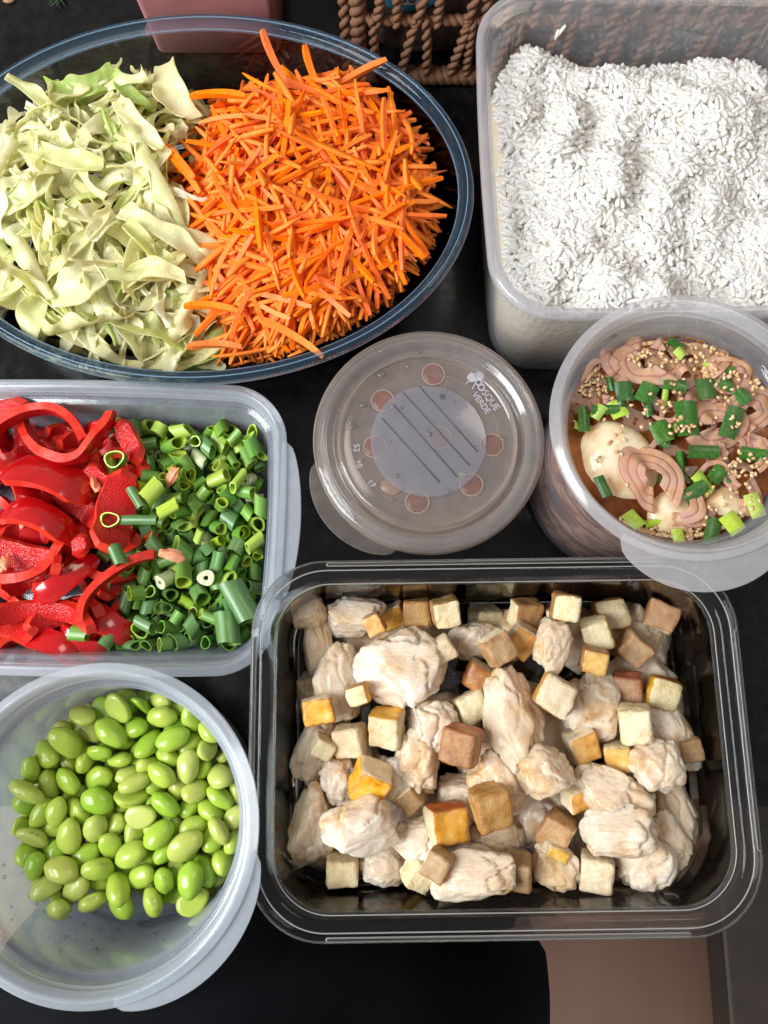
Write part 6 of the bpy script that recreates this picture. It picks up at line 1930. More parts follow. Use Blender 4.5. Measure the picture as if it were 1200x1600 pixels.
# ------------------------------------------------------------------ chicken and tofu
def smooth_noise(v, s, k): return noise.noise(Vector((v.x * s + k * 3.7, v.y * s - k * 1.9, v.z * s + k)))
def chicken_mesh(a, b, c, seed):
    V, F = ico(5); r2 = random.Random(seed * 13 + 5)
    dirs = []
    for k in range(7):
        d = Vector((r2.gauss(0, 1), r2.gauss(0, 1), r2.gauss(0, 1))).normalized(); dirs.append((d, r2.uniform(0.66, 0.95)))
    out = []
    fd = r2.uniform(0, PI)
    for v in V:
        q = v.copy()
        # squarer than an egg
        q = Vector([math.copysign(abs(t) ** 0.86, t) for t in q])
        q *= 1 + 0.26 * smooth_noise(v, 1.3, seed) + 0.12 * smooth_noise(v, 2.8, seed + 3)
        cr = smooth_noise(v, 1.25, seed + 9); q *= 1 - 0.15 * math.exp(-(cr / 0.045) ** 2)
        cr = smooth_noise(v, 2.3, seed + 29); q *= 1 - 0.05 * math.exp(-(cr / 0.05) ** 2)
        for d, lim in dirs:
            e_ = q.dot(d) - lim
            if e_ > 0: q -= d * (e_ * 0.75)
        # muscle fibres and torn edges
        s_ = v.x * math.cos(fd) + v.y * math.sin(fd)
        q *= 1 + 0.018 * math.sin(s_ * 13 + 6 * smooth_noise(v, 1.7, seed)) + 0.05 * smooth_noise(v, 3.6, seed) + 0.016 * smooth_noise(v, 8.5, seed) + 0.008 * smooth_noise(v, 18.0, seed)
        out.append((q.x * a, q.y * b, q.z * c))
    return mesh('chicken_chunk', out, F, [M['chicken']])
def tofu_mesh(s, faces, seed):
    """faces: six letters, +X -X +Y -Y +Z -Z of c g b d"""
    n = 13; key = {}; V, F, mi = [], [], []
    let = {'c': 0, 'g': 1, 'b': 2, 'd': 3}
    r2 = random.Random(seed)
    sx, sy, sz = s * r2.uniform(0.92, 1.08), s * r2.uniform(0.92, 1.08), s * r2.uniform(0.88, 1.0)
    def vid(p):
        k = tuple(round(t * n) for t in p)
        if k in key: return key[k]
        q = Vector(p) * 2 - Vector((1, 1, 1))
        # rounded corners
        u = Vector([math.copysign(abs(t) ** 1.0, t) for t in q])
        L = (abs(q.x) ** 9 + abs(q.y) ** 9 + abs(q.z) ** 9) ** (1 / 9)
        u = q / max(L, 1e-6) * max(abs(q.x), abs(q.y), abs(q.z))
        u = u.lerp(q, 0.1)
        w = 1 + 0.05 * smooth_noise(q, 2.4, seed) + 0.12 * smooth_noise(q, 0.8, seed + 5) + 0.035 * smooth_noise(q, 5.5, seed + 2) + 0.02 * smooth_noise(q, 11, seed + 2)
        sh = 0.10 * (smooth_noise(Vector((seed, 1, 2)), 1, 1))
        u = Vector((u.x + sh * u.z, u.y - sh * u.x * 0.7, u.z)) * w
        key[k] = len(V); V.append((u.x * sx / 2, u.y * sy / 2, u.z * sz / 2)); return key[k]
    for ax in range(3):
        for side in (1, 0):
            fi = ax * 2 + (0 if side else 1)
            for i in range(n):
                for j in range(n):
                    c = []
                    for (di, dj) in ((0, 0), (1, 0), (1, 1), (0, 1)):
                        p = [0, 0, 0]; p[ax] = side; p[(ax + 1) % 3] = (i + di) / n; p[(ax + 2) % 3] = (j + dj) / n
                        c.append(vid(tuple(p)))
                    if not side: c.reverse()
                    F.append(tuple(c)); mi.append(let[faces[fi]])
    m = mesh('tofu_cube', V, F, [M['tofu_cream'], M['tofu_gold'], M['tofu_brown'], M['tofu_dark']], midx=mi, sharp=75)
    at_ = m.attributes.new('rim', 'FLOAT', 'POINT')
    vals = []
    for k in key:
        q = sorted(abs(t / n * 2 - 1) for t in k); vals.append(q[1] ** 5)
    at_.data.foreach_set('value', vals)
    return m

# kind, px, py, width px, height px, turn deg, layer, colours (image right, left, back, front, top), what sets it apart
HEAP = [
 # lowest layer and hidden fill
 ('C', 470, 1330, 100, 100, 20, 0, '', 'low at the left end below the long pale piece'), ('C', 590, 1010, 110, 90, 0, 0, '', 'buried under the biggest chunk at upper left'),
 ('C', 660, 960, 100, 80, 0, 0, '', 'low behind the first row of tofu'), ('C', 800, 990, 110, 90, 30, 0, '', 'low in the back middle'), ('C', 900, 1000, 100, 100, 10, 0, '', 'low behind the white torn piece'),
 ('C', 700, 1130, 110, 100, 10, 0, '', 'in the shade left of the tall pale chunk'), ('C', 540, 1180, 110, 100, 10, 0, '', 'in the shade under the left tofu cubes'), ('C', 860, 1150, 120, 110, 60, 0, '', 'in the shade right of the tall pale chunk'),
 ('C', 960, 1130, 110, 100, 20, 0, '', 'in the shade under the whitest tofu cube'), ('C', 640, 1270, 110, 100, 80, 0, '', 'in the dark gap at the lower middle'), ('C', 840, 1270, 110, 110, 20, 0, '', 'in the dark gap right of the brown cube'),
 ('C', 960, 1230, 120, 100, 20, 0, '', 'low under the ragged grey piece'), ('C', 1040, 1180, 100, 110, 50, 0, '', 'low under the long diagonal piece'), ('C', 740, 1330, 110, 90, 20, 0, '', 'low at the front middle'),
 ('C', 590, 1330, 110, 80, 20, 0, '', 'low at the front left'), ('C', 920, 1340, 110, 90, 20, 0, '', 'low at the front right'), ('C', 1010, 1060, 110, 100, 20, 0, '', 'low at the back right'), ('C', 770, 1190, 110, 110, 20, 0, '', 'low in the centre of the heap'),
 ('C', 500, 1100, 80, 130, 10, 0, '', 'low beside the left wall of the glass'), ('C', 985, 975, 95, 85, 0, 0, '', 'shaded and greyish behind the last tofu of the back row'), ('C', 1050, 1000, 85, 75, -20, 0, '', 'ragged and tan at the back right corner'),
 # middle
 ('C', 497, 1010, 50, 110, 8, 1, '', 'thin and yellowish standing along the left side'), ('T', 615, 943, 48, 48, 20, 1, 'ddcdg', 'small dark golden cube first in the back row'),
 ('T', 652, 938, 54, 58, 3, 2, 'cbbcb', 'brown skinned cube second in the back row'), ('T', 696, 947, 50, 60, 12, 2, 'cbbcc', 'narrow cream cube third in the back row'), ('T', 757, 940, 66, 62, 4, 2, 'ccccc', 'plain cream cube in the middle of the back row'),
 ('T', 820, 941, 60, 60, 2, 2, 'bcbcb', 'cube with cloth print crust in the back row'), ('T', 880, 968, 68, 58, 10, 1, 'ccbcc', 'cream cube tucked under the tan one'), ('T', 883, 935, 70, 48, -10, 2, 'cbbcc', 'tan cube lying on another in the back row'),
 ('T', 952, 942, 64, 68, 12, 2, 'cgbgc', 'yellow sided cube last in the back row'), ('T', 1050, 950, 62, 68, -25, 2, 'bbbcb', 'shaded tan cube alone at the back right'),
 ('C', 480, 955, 62, 52, 20, 1, '', 'small knob at the far upper left of the heap'), ('C', 528, 928, 56, 50, 0, 1, '', 'small and browned behind the upper left chunk'),
 ('C', 555, 958, 100, 80, 8, 2, '', 'squarish with a yellow side at upper left'), ('C', 742, 1000, 84, 64, 10, 1, '', 'yellowish and knobbly below the plain cream cube'),
 ('T', 815, 1000, 52, 64, -35, 1, 'gccgg', 'yellow golden cube behind the cloth printed one'), ('T', 778, 1013, 60, 56, 30, 2, 'bbcbb', 'tilted brown cube with cloth print at the back middle'),
 ('T', 750, 1058, 56, 60, -25, 1, 'ddcdd', 'red brown glossy cube left of the tall pale chunk'), ('T', 735, 1105, 60, 52, 25, 1, 'ccccc', 'cream cube partly hidden left of the tall pale chunk'),
 ('C', 865, 1008, 62, 92, -8, 2, '', 'white and torn standing between tofu cubes at the back'), ('T', 932, 990, 60, 52, 15, 1, 'gccgc', 'pale yellow cube right of the white torn chicken'),
 ('T', 928, 1032, 54, 52, -12, 2, 'gdddg', 'glossy orange golden cube with dark edges'), ('T', 990, 1013, 62, 58, -40, 2, 'bbbdb', 'brown cube turned on its corner at the back right'),
 ('C', 528, 1065, 78, 130, 6, 1, '', 'tall and pale left of the biggest chunk'), ('C', 628, 1047, 150, 130, -8, 2, '', 'biggest, smooth and rounded at upper left'),
 ('T', 980, 1075, 52, 62, -5, 1, 'ddddb', 'dark browned cube above the whitest cube'), ('C', 1078, 1085, 60, 84, 10, 1, '', 'lumpy at the right end beside a yellow cube'), ('T', 1034, 1082, 66, 62, -15, 2, 'cgdgc', 'cube with a bright yellow left side at the right end'),
 ('C', 926, 1102, 92, 112, -20, 1, '', 'grey white and flat under the brown capped cube'), ('T', 836, 1092, 44, 66, -15, 1, 'ggcgg', 'narrow yellow cube beside the brown capped one'), ('T', 868, 1085, 76, 66, -30, 2, 'bgcbc', 'large cube, yellow left and brown right, at centre right'),
 ('C', 797, 1118, 88, 156, 8, 2, '', 'tall pale slab in the centre'), ('T', 497, 1110, 46, 66, 12, 2, 'dgcdg', 'golden topped brown cube at the left'), ('C', 465, 1165, 70, 130, -12, 1, '', 'long pale and smooth against the left wall'),
 ('T', 505, 1167, 38, 40, -25, 1, 'cccgc', 'small pale yellow cube in front of the golden topped one'), ('C', 672, 1135, 86, 90, 10, 1, '', 'rough, just below the biggest chunk'), ('T', 548, 1157, 54, 60, 5, 1, 'cgcgc', 'cream yellow cube left of the plain front cube'),
 ('T', 605, 1136, 66, 70, -6, 2, 'ccgbc', 'plain cream cube resting right below the biggest chunk'), ('C', 650, 1190, 80, 100, -20, 1, '', 'curled with yellow edge beside the golden cube'),
 ('T', 993, 1131, 68, 62, 3, 2, 'ccccc', 'whitest cube on the right side'), ('T', 910, 1165, 70, 44, 20, 1, 'gcccg', 'shaded yellow cube below the grey white chicken'), ('T', 965, 1182, 56, 46, 5, 1, 'ddcgg', 'deep golden cube in the shade under the whitest cube'),
 ('C', 720, 1245, 70, 80, 0, 1, '', 'shaded below the standing brown cube'), ('T', 720, 1164, 56, 84, -15, 2, 'bbdbb', 'tall brown cube with a dark glazed top in the centre'),
 ('C', 1062, 1140, 66, 120, 30, 1, '', 'long diagonal strip at the right'), ('T', 1087, 1170, 36, 56, 10, 1, 'bbbbb', 'small tan cube at the right edge of the heap'), ('C', 1028, 1195, 82, 84, 30, 2, '', 'blocky beneath the long diagonal strip'),
 ('C', 532, 1222, 62, 86, 10, 1, '', 'white and smooth left of the golden cube'), ('T', 577, 1222, 62, 72, -22, 2, 'cgccg', 'bright yellow topped cube at the left centre'), ('C', 617, 1220, 56, 74, 10, 1, '', 'torn bit attached right of the yellow topped cube'),
 ('C', 790, 1225, 116, 92, -38, 1, '', 'flat yellowish slab left of the round one'), ('C', 850, 1207, 86, 80, 15, 2, '', 'round and yellowish with a browned edge at the centre right'), ('C', 773, 1305, 84, 66, 0, 1, '', 'pinkish under the big brown cube'),
 ('T', 768, 1261, 74, 70, 15, 2, 'bbbdb', 'big brown skinned cube at the lower centre'), ('T', 697, 1285, 66, 74, 8, 2, 'ccdgg', 'golden cube with a torn pale top edge at the lower centre'),
 ('C', 485, 1292, 74, 128, -8, 1, '', 'long and pale at the lower left'), ('C', 562, 1294, 122, 82, 12, 2, '', 'big and white at the lower left'),
 ('C', 952, 1236, 114, 82, -25, 2, '', 'ragged and greyish at the lower right'), ('C', 1090, 1266, 74, 132, 18, 2, '', 'long and rough at the far lower right'), ('T', 870, 1299, 68, 64, -30, 2, 'cbbcb', 'orange brown cube at the lower right centre'),
 ('C', 1048, 1312, 50, 84, 22, 1, '', 'slim wedge at the lower right'), ('C', 961, 1302, 122, 78, 4, 2, '', 'double lobed at the lower right'), ('C', 1005, 1366, 92, 96, -12, 1, '', 'folded at the front right corner'),
 ('T', 932, 1370, 60, 66, -8, 2, 'ccccc', 'plain cream cube in the front row right'), ('C', 870, 1370, 72, 74, 8, 1, '', 'pale and smooth in the front row'), ('T', 808, 1361, 62, 54, -5, 2, 'bbbbb', 'flat orange brown cube in the front row'),
 ('T', 535, 1365, 58, 56, 3, 1, 'ccccc', 'cream cube alone at the front left'), ('C', 603, 1362, 80, 58, 0, 1, '', 'flat at the front left'), ('C', 655, 1312, 90, 66, 15, 1, '', 'pale between the two lower golden cubes'),
 ('T', 685, 1350, 52, 50, -30, 2, 'bcbcb', 'small cube with cloth print at the front'), ('T', 655, 1372, 58, 52, -30, 1, 'bccgc', 'cream cube with yellow corner at the front'), ('C', 727, 1345, 80, 60, 0, 1, '', 'ragged white behind the frontmost piece'),
 ('C', 742, 1394, 134, 66, 5, 2, '', 'frontmost, torn and curled with yellow skin'),
]
HEAP += [('T', 690, 1015, 44, 44, 30, 1, 'cgcgc', 'small cream cube half hidden behind the biggest chunk'), ('T', 900, 1245, 46, 46, 15, 1, 'gccgg', 'small golden cube beside the ragged grey piece'),
 ('T', 640, 1245, 44, 44, 40, 1, 'bbcbb', 'small brown cube between yellow topped and golden cubes'), ('T', 1075, 1030, 46, 48, 20, 1, 'cbccb', 'small tan cube at the right near the ragged piece'),
 ('T', 815, 1155, 44, 46, -20, 1, 'cgcgc', 'small cream cube right of the tall pale slab'), ('T', 1000, 1255, 46, 46, 10, 1, 'cccbc', 'small cream cube between lower right chunks'),
 ('T', 560, 1085, 40, 44, 15, 2, 'gcbgc', 'small pale cube resting above the left tofu'), ('T', 700, 1395, 42, 40, 15, 1, 'ccccc', 'small cream cube beside the frontmost chicken'),
 ('T', 868, 1335, 42, 42, -20, 1, 'gccgg', 'small golden cube below the orange brown one'), ('T', 585, 975, 42, 42, 25, 2, 'dcbdg', 'small browned cube near the upper left chunk')]
def heap():
    # height field on a grid over the glass floor
    gs = 0.25; nx, ny = 140, 110; x0, y0 = GL[0] - 17.5, GL[1] - 13.7
    Hf = np.full((nx, ny), 0.65)
    ntri = 0
    for i, (kd, px, py, w, h, turn, layer, cols, why) in enumerate(HEAP):
        r2 = random.Random(i * 7 + 3)
        zg = (1.7, 3.4, 5.2)[layer]
        sc = (CAM_H - zg) / FOC * 0.985
        if kd == 'C':
            a, b = w * sc / 2 * 0.96, h * sc / 2 * 0.96
            c = min(a, b) * r2.uniform(0.72, 0.9)
            m = chicken_mesh(a, b, c, i)
            rot = Euler((r2.uniform(-0.25, 0.25), r2.uniform(-0.25, 0.25), math.radians(turn)))
        else:
            s = (w + h) / 2 * sc * 0.75
            m = tofu_mesh(s, (cols[0] + cols[1] + cols[2] + cols[3] + cols[4] + 'c'), i)
            rot = Euler((r2.uniform(0.12, 0.5), r2.uniform(-0.35, 0.35), math.radians(turn)))
        R = rot.to_matrix()
        co = np.empty(len(m.vertices) * 3, dtype=np.float32); m.vertices.foreach_get('co', co)
        co = co.reshape(-1, 3) / K @ np.array(R).T
        z = zg
        for _ in range(2):
            p = at(px, py, z)
            gx = ((co[:, 0] + p.x - x0) / gs).astype(int).clip(0, nx - 1); gy = ((co[:, 1] + p.y - y0) / gs).astype(int).clip(0, ny - 1)
            low = co[:, 2] < 0
            need = Hf[gx[low], gy[low]] - co[low, 2]
            zn = np.percentile(need, 88 if layer < 2 else 92) - 0.15
            zn = min(zn, (2.6, 5.0, 6.6)[layer]); zn = max(zn, 0.65 - co[:, 2].min() - 0.02)
            z = zn
        if kd == 'T': z += 0.22
        p = at(px, py, z)
        # stay off the glass walls
        ex = max(0, (p.x + co[:, 0].max()) - (GL[0] + GHX - 1.55 - (GL_H - 1.5 - z) * 0.09)); p.x -= ex
        ex = max(0, (GL[0] - GHX + 1.55 + (GL_H - 1.5 - z) * 0.09) - (p.x + co[:, 0].min())); p.x += ex
        ex = max(0, (p.y + co[:, 1].max()) - (GL[1] + GHY - 1.5 - (GL_H - 1.5 - z) * 0.09)); p.y -= ex
        ex = max(0, (GL[1] - GHY + 1.5 + (GL_H - 1.5 - z) * 0.09) - (p.y + co[:, 1].min())); p.y += ex
        gx = ((co[:, 0] + p.x - x0) / gs).astype(int).clip(0, nx - 1); gy = ((co[:, 1] + p.y - y0) / gs).astype(int).clip(0, ny - 1)
        up = co[:, 2] > 0
        np.maximum.at(Hf, (gx[up], gy[up]), co[up, 2] + z)
        nm = 'chicken_chunk' if kd == 'C' else 'tofu_cube'
        o = obj(nm, m, None, (p.x, p.y, z), rot)
        if kd == 'C': tag(o, 'cooked chicken chunk, ' + why, 'chicken piece', 'chicken chunks in the glass container')
        else: tag(o, 'fried tofu, ' + why, 'tofu cube', 'fried tofu cubes in the glass container')
heap()

# ------------------------------------------------------------------ the marinade tub
LIQ = EGG_H - 2.6
def egg_tub():
    def R_in(z): return EGG_R - 1.28 - (EGG_H - 1.85 - z) / (EGG_H - 2.6) * (EGG_R - EGG_RB + 0.14 - 1.28) if z < EGG_H - 1.85 else EGG_R - 1.0
    Rl = R_in(LIQ) - 0.03
    V, F = loft(lambda i: ell(i, i, 80), [(EGG_RB - 0.5, 0.32), (EGG_RB - 0.2, 0.6), (Rl - 0.02, LIQ - 0.1), (Rl, LIQ - 0.05), (Rl - 0.04, LIQ)], cap0=True)
    mi = [0] * len(F); mi[-1] = 1
    tag(obj('soy_marinade', mesh('soy_marinade', V, F, [M['marinade'], M['soy']], midx=mi, sharp=40), loc=(EGG[0], EGG[1], 0)), 'dark reddish brown soy marinade filling the right hand plastic tub', 'marinade')
    def place(px, py, dz): 
        z = LIQ + dz; p = at(px, py, z)
        d = Vector((p.x - EGG[0], p.y - EGG[1])); lim = Rl - 0.3
        if d.length > lim: d *= lim / d.length; p.x, p.y = EGG[0] + d.x, EGG[1] + d.y
        return p.x, p.y, z
    # eggs
    V0, F0 = ico(4)
    for (px, py, a, b, c, yaw, dz, why) in ((962, 722, 2.55, 2.0, 1.5, -0.9, -0.55, 'peeled egg, largest, floating at the left of the soy tub'), (1050, 800, 1.7, 1.3, 1.0, 0.5, -0.45, 'peeled egg half sunk below the curled shallot ring'),
                                   (1145, 805, 1.5, 1.1, 0.9, 0.1, -0.6, 'peeled egg bit showing at the lower right of the soy tub'), (1158, 546, 1.2, 1.0, 0.8, 0.2, -0.4, 'peeled egg bit showing at the upper right of the soy tub')):
        V = []
        for v in V0:
            q = v * (1 + 0.10 * noise.noise(v * 1.3 + Vector((px, 0, 0))) + 0.02 * noise.noise(v * 4))
            e1 = q.dot(Vector((0.45, 0.1, 0.88))) - 0.72
            if e1 > 0: q -= Vector((0.45, 0.1, 0.88)) * e1 * 0.7
            V.append((q.x * a, q.y * b, q.z * c))
        x, y, z = place(px, py, dz)
        k = max(0, math.hypot(x - EGG[0], y - EGG[1]) + min(a, b) * 1.1 - (Rl - 0.1))
        if k: 
            d = Vector((EGG[0] - x, EGG[1] - y)).normalized(); x += d.x * k; y += d.y * k
        tag(obj('peeled_egg', mesh('peeled_egg', V, F0, [M['egg']]), None, (x, y, z), (0, 0, yaw)), why, 'egg', 'soy marinated eggs')
    # shallots
    def arc_slice(R, sweep, wid, th, layers, seed, squash=0.75):
        """curved shallot layers: nested arcs with dark pinkish edges"""
        V, F, at_ = [], [], []; n = 34
        prof = []
        for l in range(layers):
            for o_, h_, e_ in ((0, -0.01, 1), (0.10, 0.03, 0.25), (0.2, 0.035, 0.0), (0.9, 0.015, 0.0)):
                prof.append(((l + o_) * wid, h_, e_))
        prof.append((layers * wid, 0.0, 0.3))
        prof = [q for q in prof if q[0] < R - 0.12]
        m_ = len(prof)
        for s_ in (1, -1):
            for i in range(n + 1):
                f = i / n; a = -sweep / 2 + sweep * f
                end = min(1, 6 * min(f, 1 - f) + 0.25)
                for (o_, h_, e_) in prof:
                    r_ = (R - o_) * (1 + 0.26 * noise.noise(Vector((a * 0.8, seed, o_ * .2)))) if sweep < 6 else (R - o_) * (1 + 0.2 * noise.noise(Vector((math.cos(a), math.sin(a) + seed, o_ * .2))))
                    if layers == 1: r_ = R + (r_ - R) * end
                    wv = 0.16 * math.sin(a * 2 + seed) + 0.08 * math.sin(a * 5 + seed * 2) + (0.25 * (o_ / max(R, .1)) if layers > 1 else 0.15 * (1 - abs(2 * f - 1)))
                    V.append((r_ * math.cos(a), r_ * math.sin(a) * squash, wv + (h_ if s_ == 1 else -0.05))); at_.append(e_ if s_ == 1 else 0.1)
        q = (n + 1) * m_
        for i in range(n):
            for k in range(m_ - 1):
                a = i * m_ + k
                F.append((a, a + m_, a + m_ + 1, a + 1)); F.append((q + a + 1, q + a + m_ + 1, q + a + m_, q + a))
            a = i * m_; F.append((a, q + a, q + a + m_, a + m_))
            a = i * m_ + m_ - 1; F.append((a, a + m_, q + a + m_, q + a))
        for k in range(m_ - 1):
            F.append((k, k + 1, q + k + 1, q + k)); a = n * m_ + k; F.append((a, q + a, q + a + 1, a + 1))
        m = mesh('shallot_slice', V, F, [M['shallot']])
        at = m.attributes.new('edge', 'FLOAT', 'POINT'); at.data.foreach_set('value', at_)
        return m
    S = [ # px py R sweep wid th layers yaw squash dz tilt text
        (990, 560, 1.5, 170, 0.42, 0.14, 2, 1.2, .7, 0.15, 0.1, 'curved slice at the back left under sesame'), (1040, 535, 1.3, 150, 0.45, 0.14, 2, -1.8, .8, 0.12, 0.2, 'small curl at the back'),
        (1010, 570, 1.9, 320, 0.75, 0.13, 2, 2.8, .62, 0.32, 0.15, 'broad pale oval slice at the back left'), (1110, 545, 1.4, 200, 0.5, 0.16, 2, 0.5, .8, 0.25, -0.25, 'purple folded slice at the back right'),
        (1130, 580, 1.5, 180, 0.45, 0.14, 2, -0.6, .8, 0.3, -0.2, 'purple slice beside the back right egg bit'), (1165, 560, 1.5, 260, 0.35, 0.15, 1, 0.2, .9, 0.45, 0.2, 'open ring round the back right egg bit'),
        (1170, 600, 1.8, 230, 0.42, 0.16, 2, 1.5, .8, 0.4, 0.1, 'arched slice at the right edge of the photo'), (930, 590, 1.8, 120, 0.35, 0.14, 1, 1.9, .8, 0.2, 0.1, 'thin arc at the left wall'),
        (985, 640, 2.5, 120, 0.38, 0.18, 1, -1.25, .65, 0.55, 0.15, 'long pink arc at the left middle'), (1010, 655, 1.3, 100, 0.34, 0.14, 1, 0.4, .8, 0.6, 0.4, 'pink arc hooking up beside the long arc'),
        (1030, 610, 1.9, 150, 0.32, 0.14, 1, -1.5, .55, 0.35, 0.1, 'thin arc below the broad oval slice'), (1120, 665, 1.9, 330, 0.75, 0.14, 3, 0.2, .72, 0.42, 0.1, 'broad orange brown slice between the green squares'),
        (1175, 640, 1.8, 300, 0.5, 0.14, 3, 0.5, .7, 0.35, 0.2, 'layered slice at the right under sesame'), (1060, 680, 1.3, 120, 0.5, 0.14, 1, 2.9, .7, 0.45, 0.2, 'dark pink wedge by the tall green square'),
        (1018, 745, 1.95, 320, 0.48, 0.14, 3, 1.9, .82, 0.75, 0.05, 'large curled slice with nested rings over the egg'), (1050, 780, 1.8, 130, 0.45, 0.16, 2, -0.6, .7, 0.6, 0.1, 'tail of the large curl pointing down'),
        (1130, 790, 2.1, 160, 0.34, 0.14, 1, 1.5, .6, 0.35, 0.1, 'long arc framing the lower right egg bit'), (1165, 710, 1.7, 150, 0.4, 0.14, 2, 0.2, .7, 0.4, 0.1, 'arc at the right below the green squares'),
        (1035, 520, 1.2, 200, 0.5, 0.14, 2, 1.0, .8, 0.1, 0.1, 'dim piece against the back wall'), (960, 560, 1.3, 220, 0.5, 0.14, 2, 2.0, .8, 0.1, 0.1, 'dim piece under the left sesame bed'), (1075, 560, 1.2, 240, 0.5, 0.14, 2, 0.0, .8, 0.1, 0.1, 'dim piece at the back middle'),
        (960, 610, 1.4, 200, 0.5, 0.14, 2, 1.0, .8, 0.08, 0.1, 'dim piece under the left greens'), (1100, 640, 1.5, 240, 0.5, 0.14, 2, 1.0, .8, 0.12, 0.1, 'dim piece under the square leaf'), (1140, 700, 1.5, 240, 0.5, 0.14, 2, 2.0, .8, 0.1, 0.1, 'dim piece right of the middle'),
        (1080, 790, 1.4, 240, 0.5, 0.14, 2, 4.0, .8, 0.1, 0.1, 'dim piece below the slanting tube'), (1160, 770, 1.5, 240, 0.5, 0.14, 2, 5.0, .8, 0.1, 0.1, 'dim piece in the lower right'), (1080, 830, 1.3, 200, 0.5, 0.14, 2, 3.0, .8, 0.1, 0.1, 'dim piece at the bottom'), (1190, 680, 1.4, 240, 0.5, 0.14, 2, 3.3, .8, 0.1, 0.1, 'dim piece at the far right'),
        (1090, 740, 1.6, 160, 0.4, 0.14, 2, -2.2, .7, 0.2, 0.1, 'dim slice in the middle hollow'), (1180, 760, 1.6, 170, 0.4, 0.14, 2, 2.4, .7, 0.3, 0.2, 'arc at the lower right edge'),
        (940, 640, 1.0, 140, 0.34, 0.14, 2, 0.4, .8, 0.15, 0.3, 'small pink bit by the left wall'), (1080, 600, 1.5, 150, 0.4, 0.14, 2, 2.5, .7, 0.2, 0.1, 'dim slice behind the middle greens')]
    for i, (px, py, R, sw, wd, th, ly, yaw, sq, dz, tl, why) in enumerate(S):
        x, y, z = place(px, py, dz)
        k = max(0, math.hypot(x - EGG[0], y - EGG[1]) + R * 0.8 - (Rl - 0.05))
        if k:
            d = Vector((EGG[0] - x, EGG[1] - y)).normalized(); x += d.x * k; y += d.y * k
        tag(obj('shallot_slice', arc_slice(R, math.radians(sw), wd, th, ly, i * 1.3, sq), None, (x, y, z), (tl, tl * 0.5, yaw)), 'shallot, ' + why, 'shallot slice', 'shallot slices in the soy tub')
    # scallion pieces, opened flat or as short tubes
    def leaf(w, L, seed, bow=0.12):
        V, F = [], []; nu, nv = 6, 6
        for s_ in (0, 1):
            for i in range(nu + 1):
                for j in range(nv + 1):
                    u, v = i / nu * 2 - 1, j / nv * 2 - 1
                    V.append((u * w / 2, v * L / 2 + 0.05 * u * math.sin(seed), bow * (1 - u * u) + 0.04 * math.sin(v * 2 + seed) + (0.03 if s_ else -0.03)))
        q = (nu + 1) * (nv + 1)
        def I(s_, i, j): return s_ * q + i * (nv + 1) + j
        for i in range(nu):
            for j in range(nv):
                F.append((I(1, i, j), I(1, i + 1, j), I(1, i + 1, j + 1), I(1, i, j + 1))); F.append((I(0, i, j + 1), I(0, i + 1, j + 1), I(0, i + 1, j), I(0, i, j)))
        for i in range(nu):
            F.append((I(0, i, 0), I(0, i + 1, 0), I(1, i + 1, 0), I(1, i, 0))); F.append((I(1, i, nv), I(1, i + 1, nv), I(0, i + 1, nv), I(0, i, nv)))
        for j in range(nv):
            F.append((I(1, 0, j), I(1, 0, j + 1), I(0, 0, j + 1), I(0, 0, j))); F.append((I(0, nu, j), I(0, nu, j + 1), I(1, nu, j + 1), I(1, nu, j)))
        return V, F
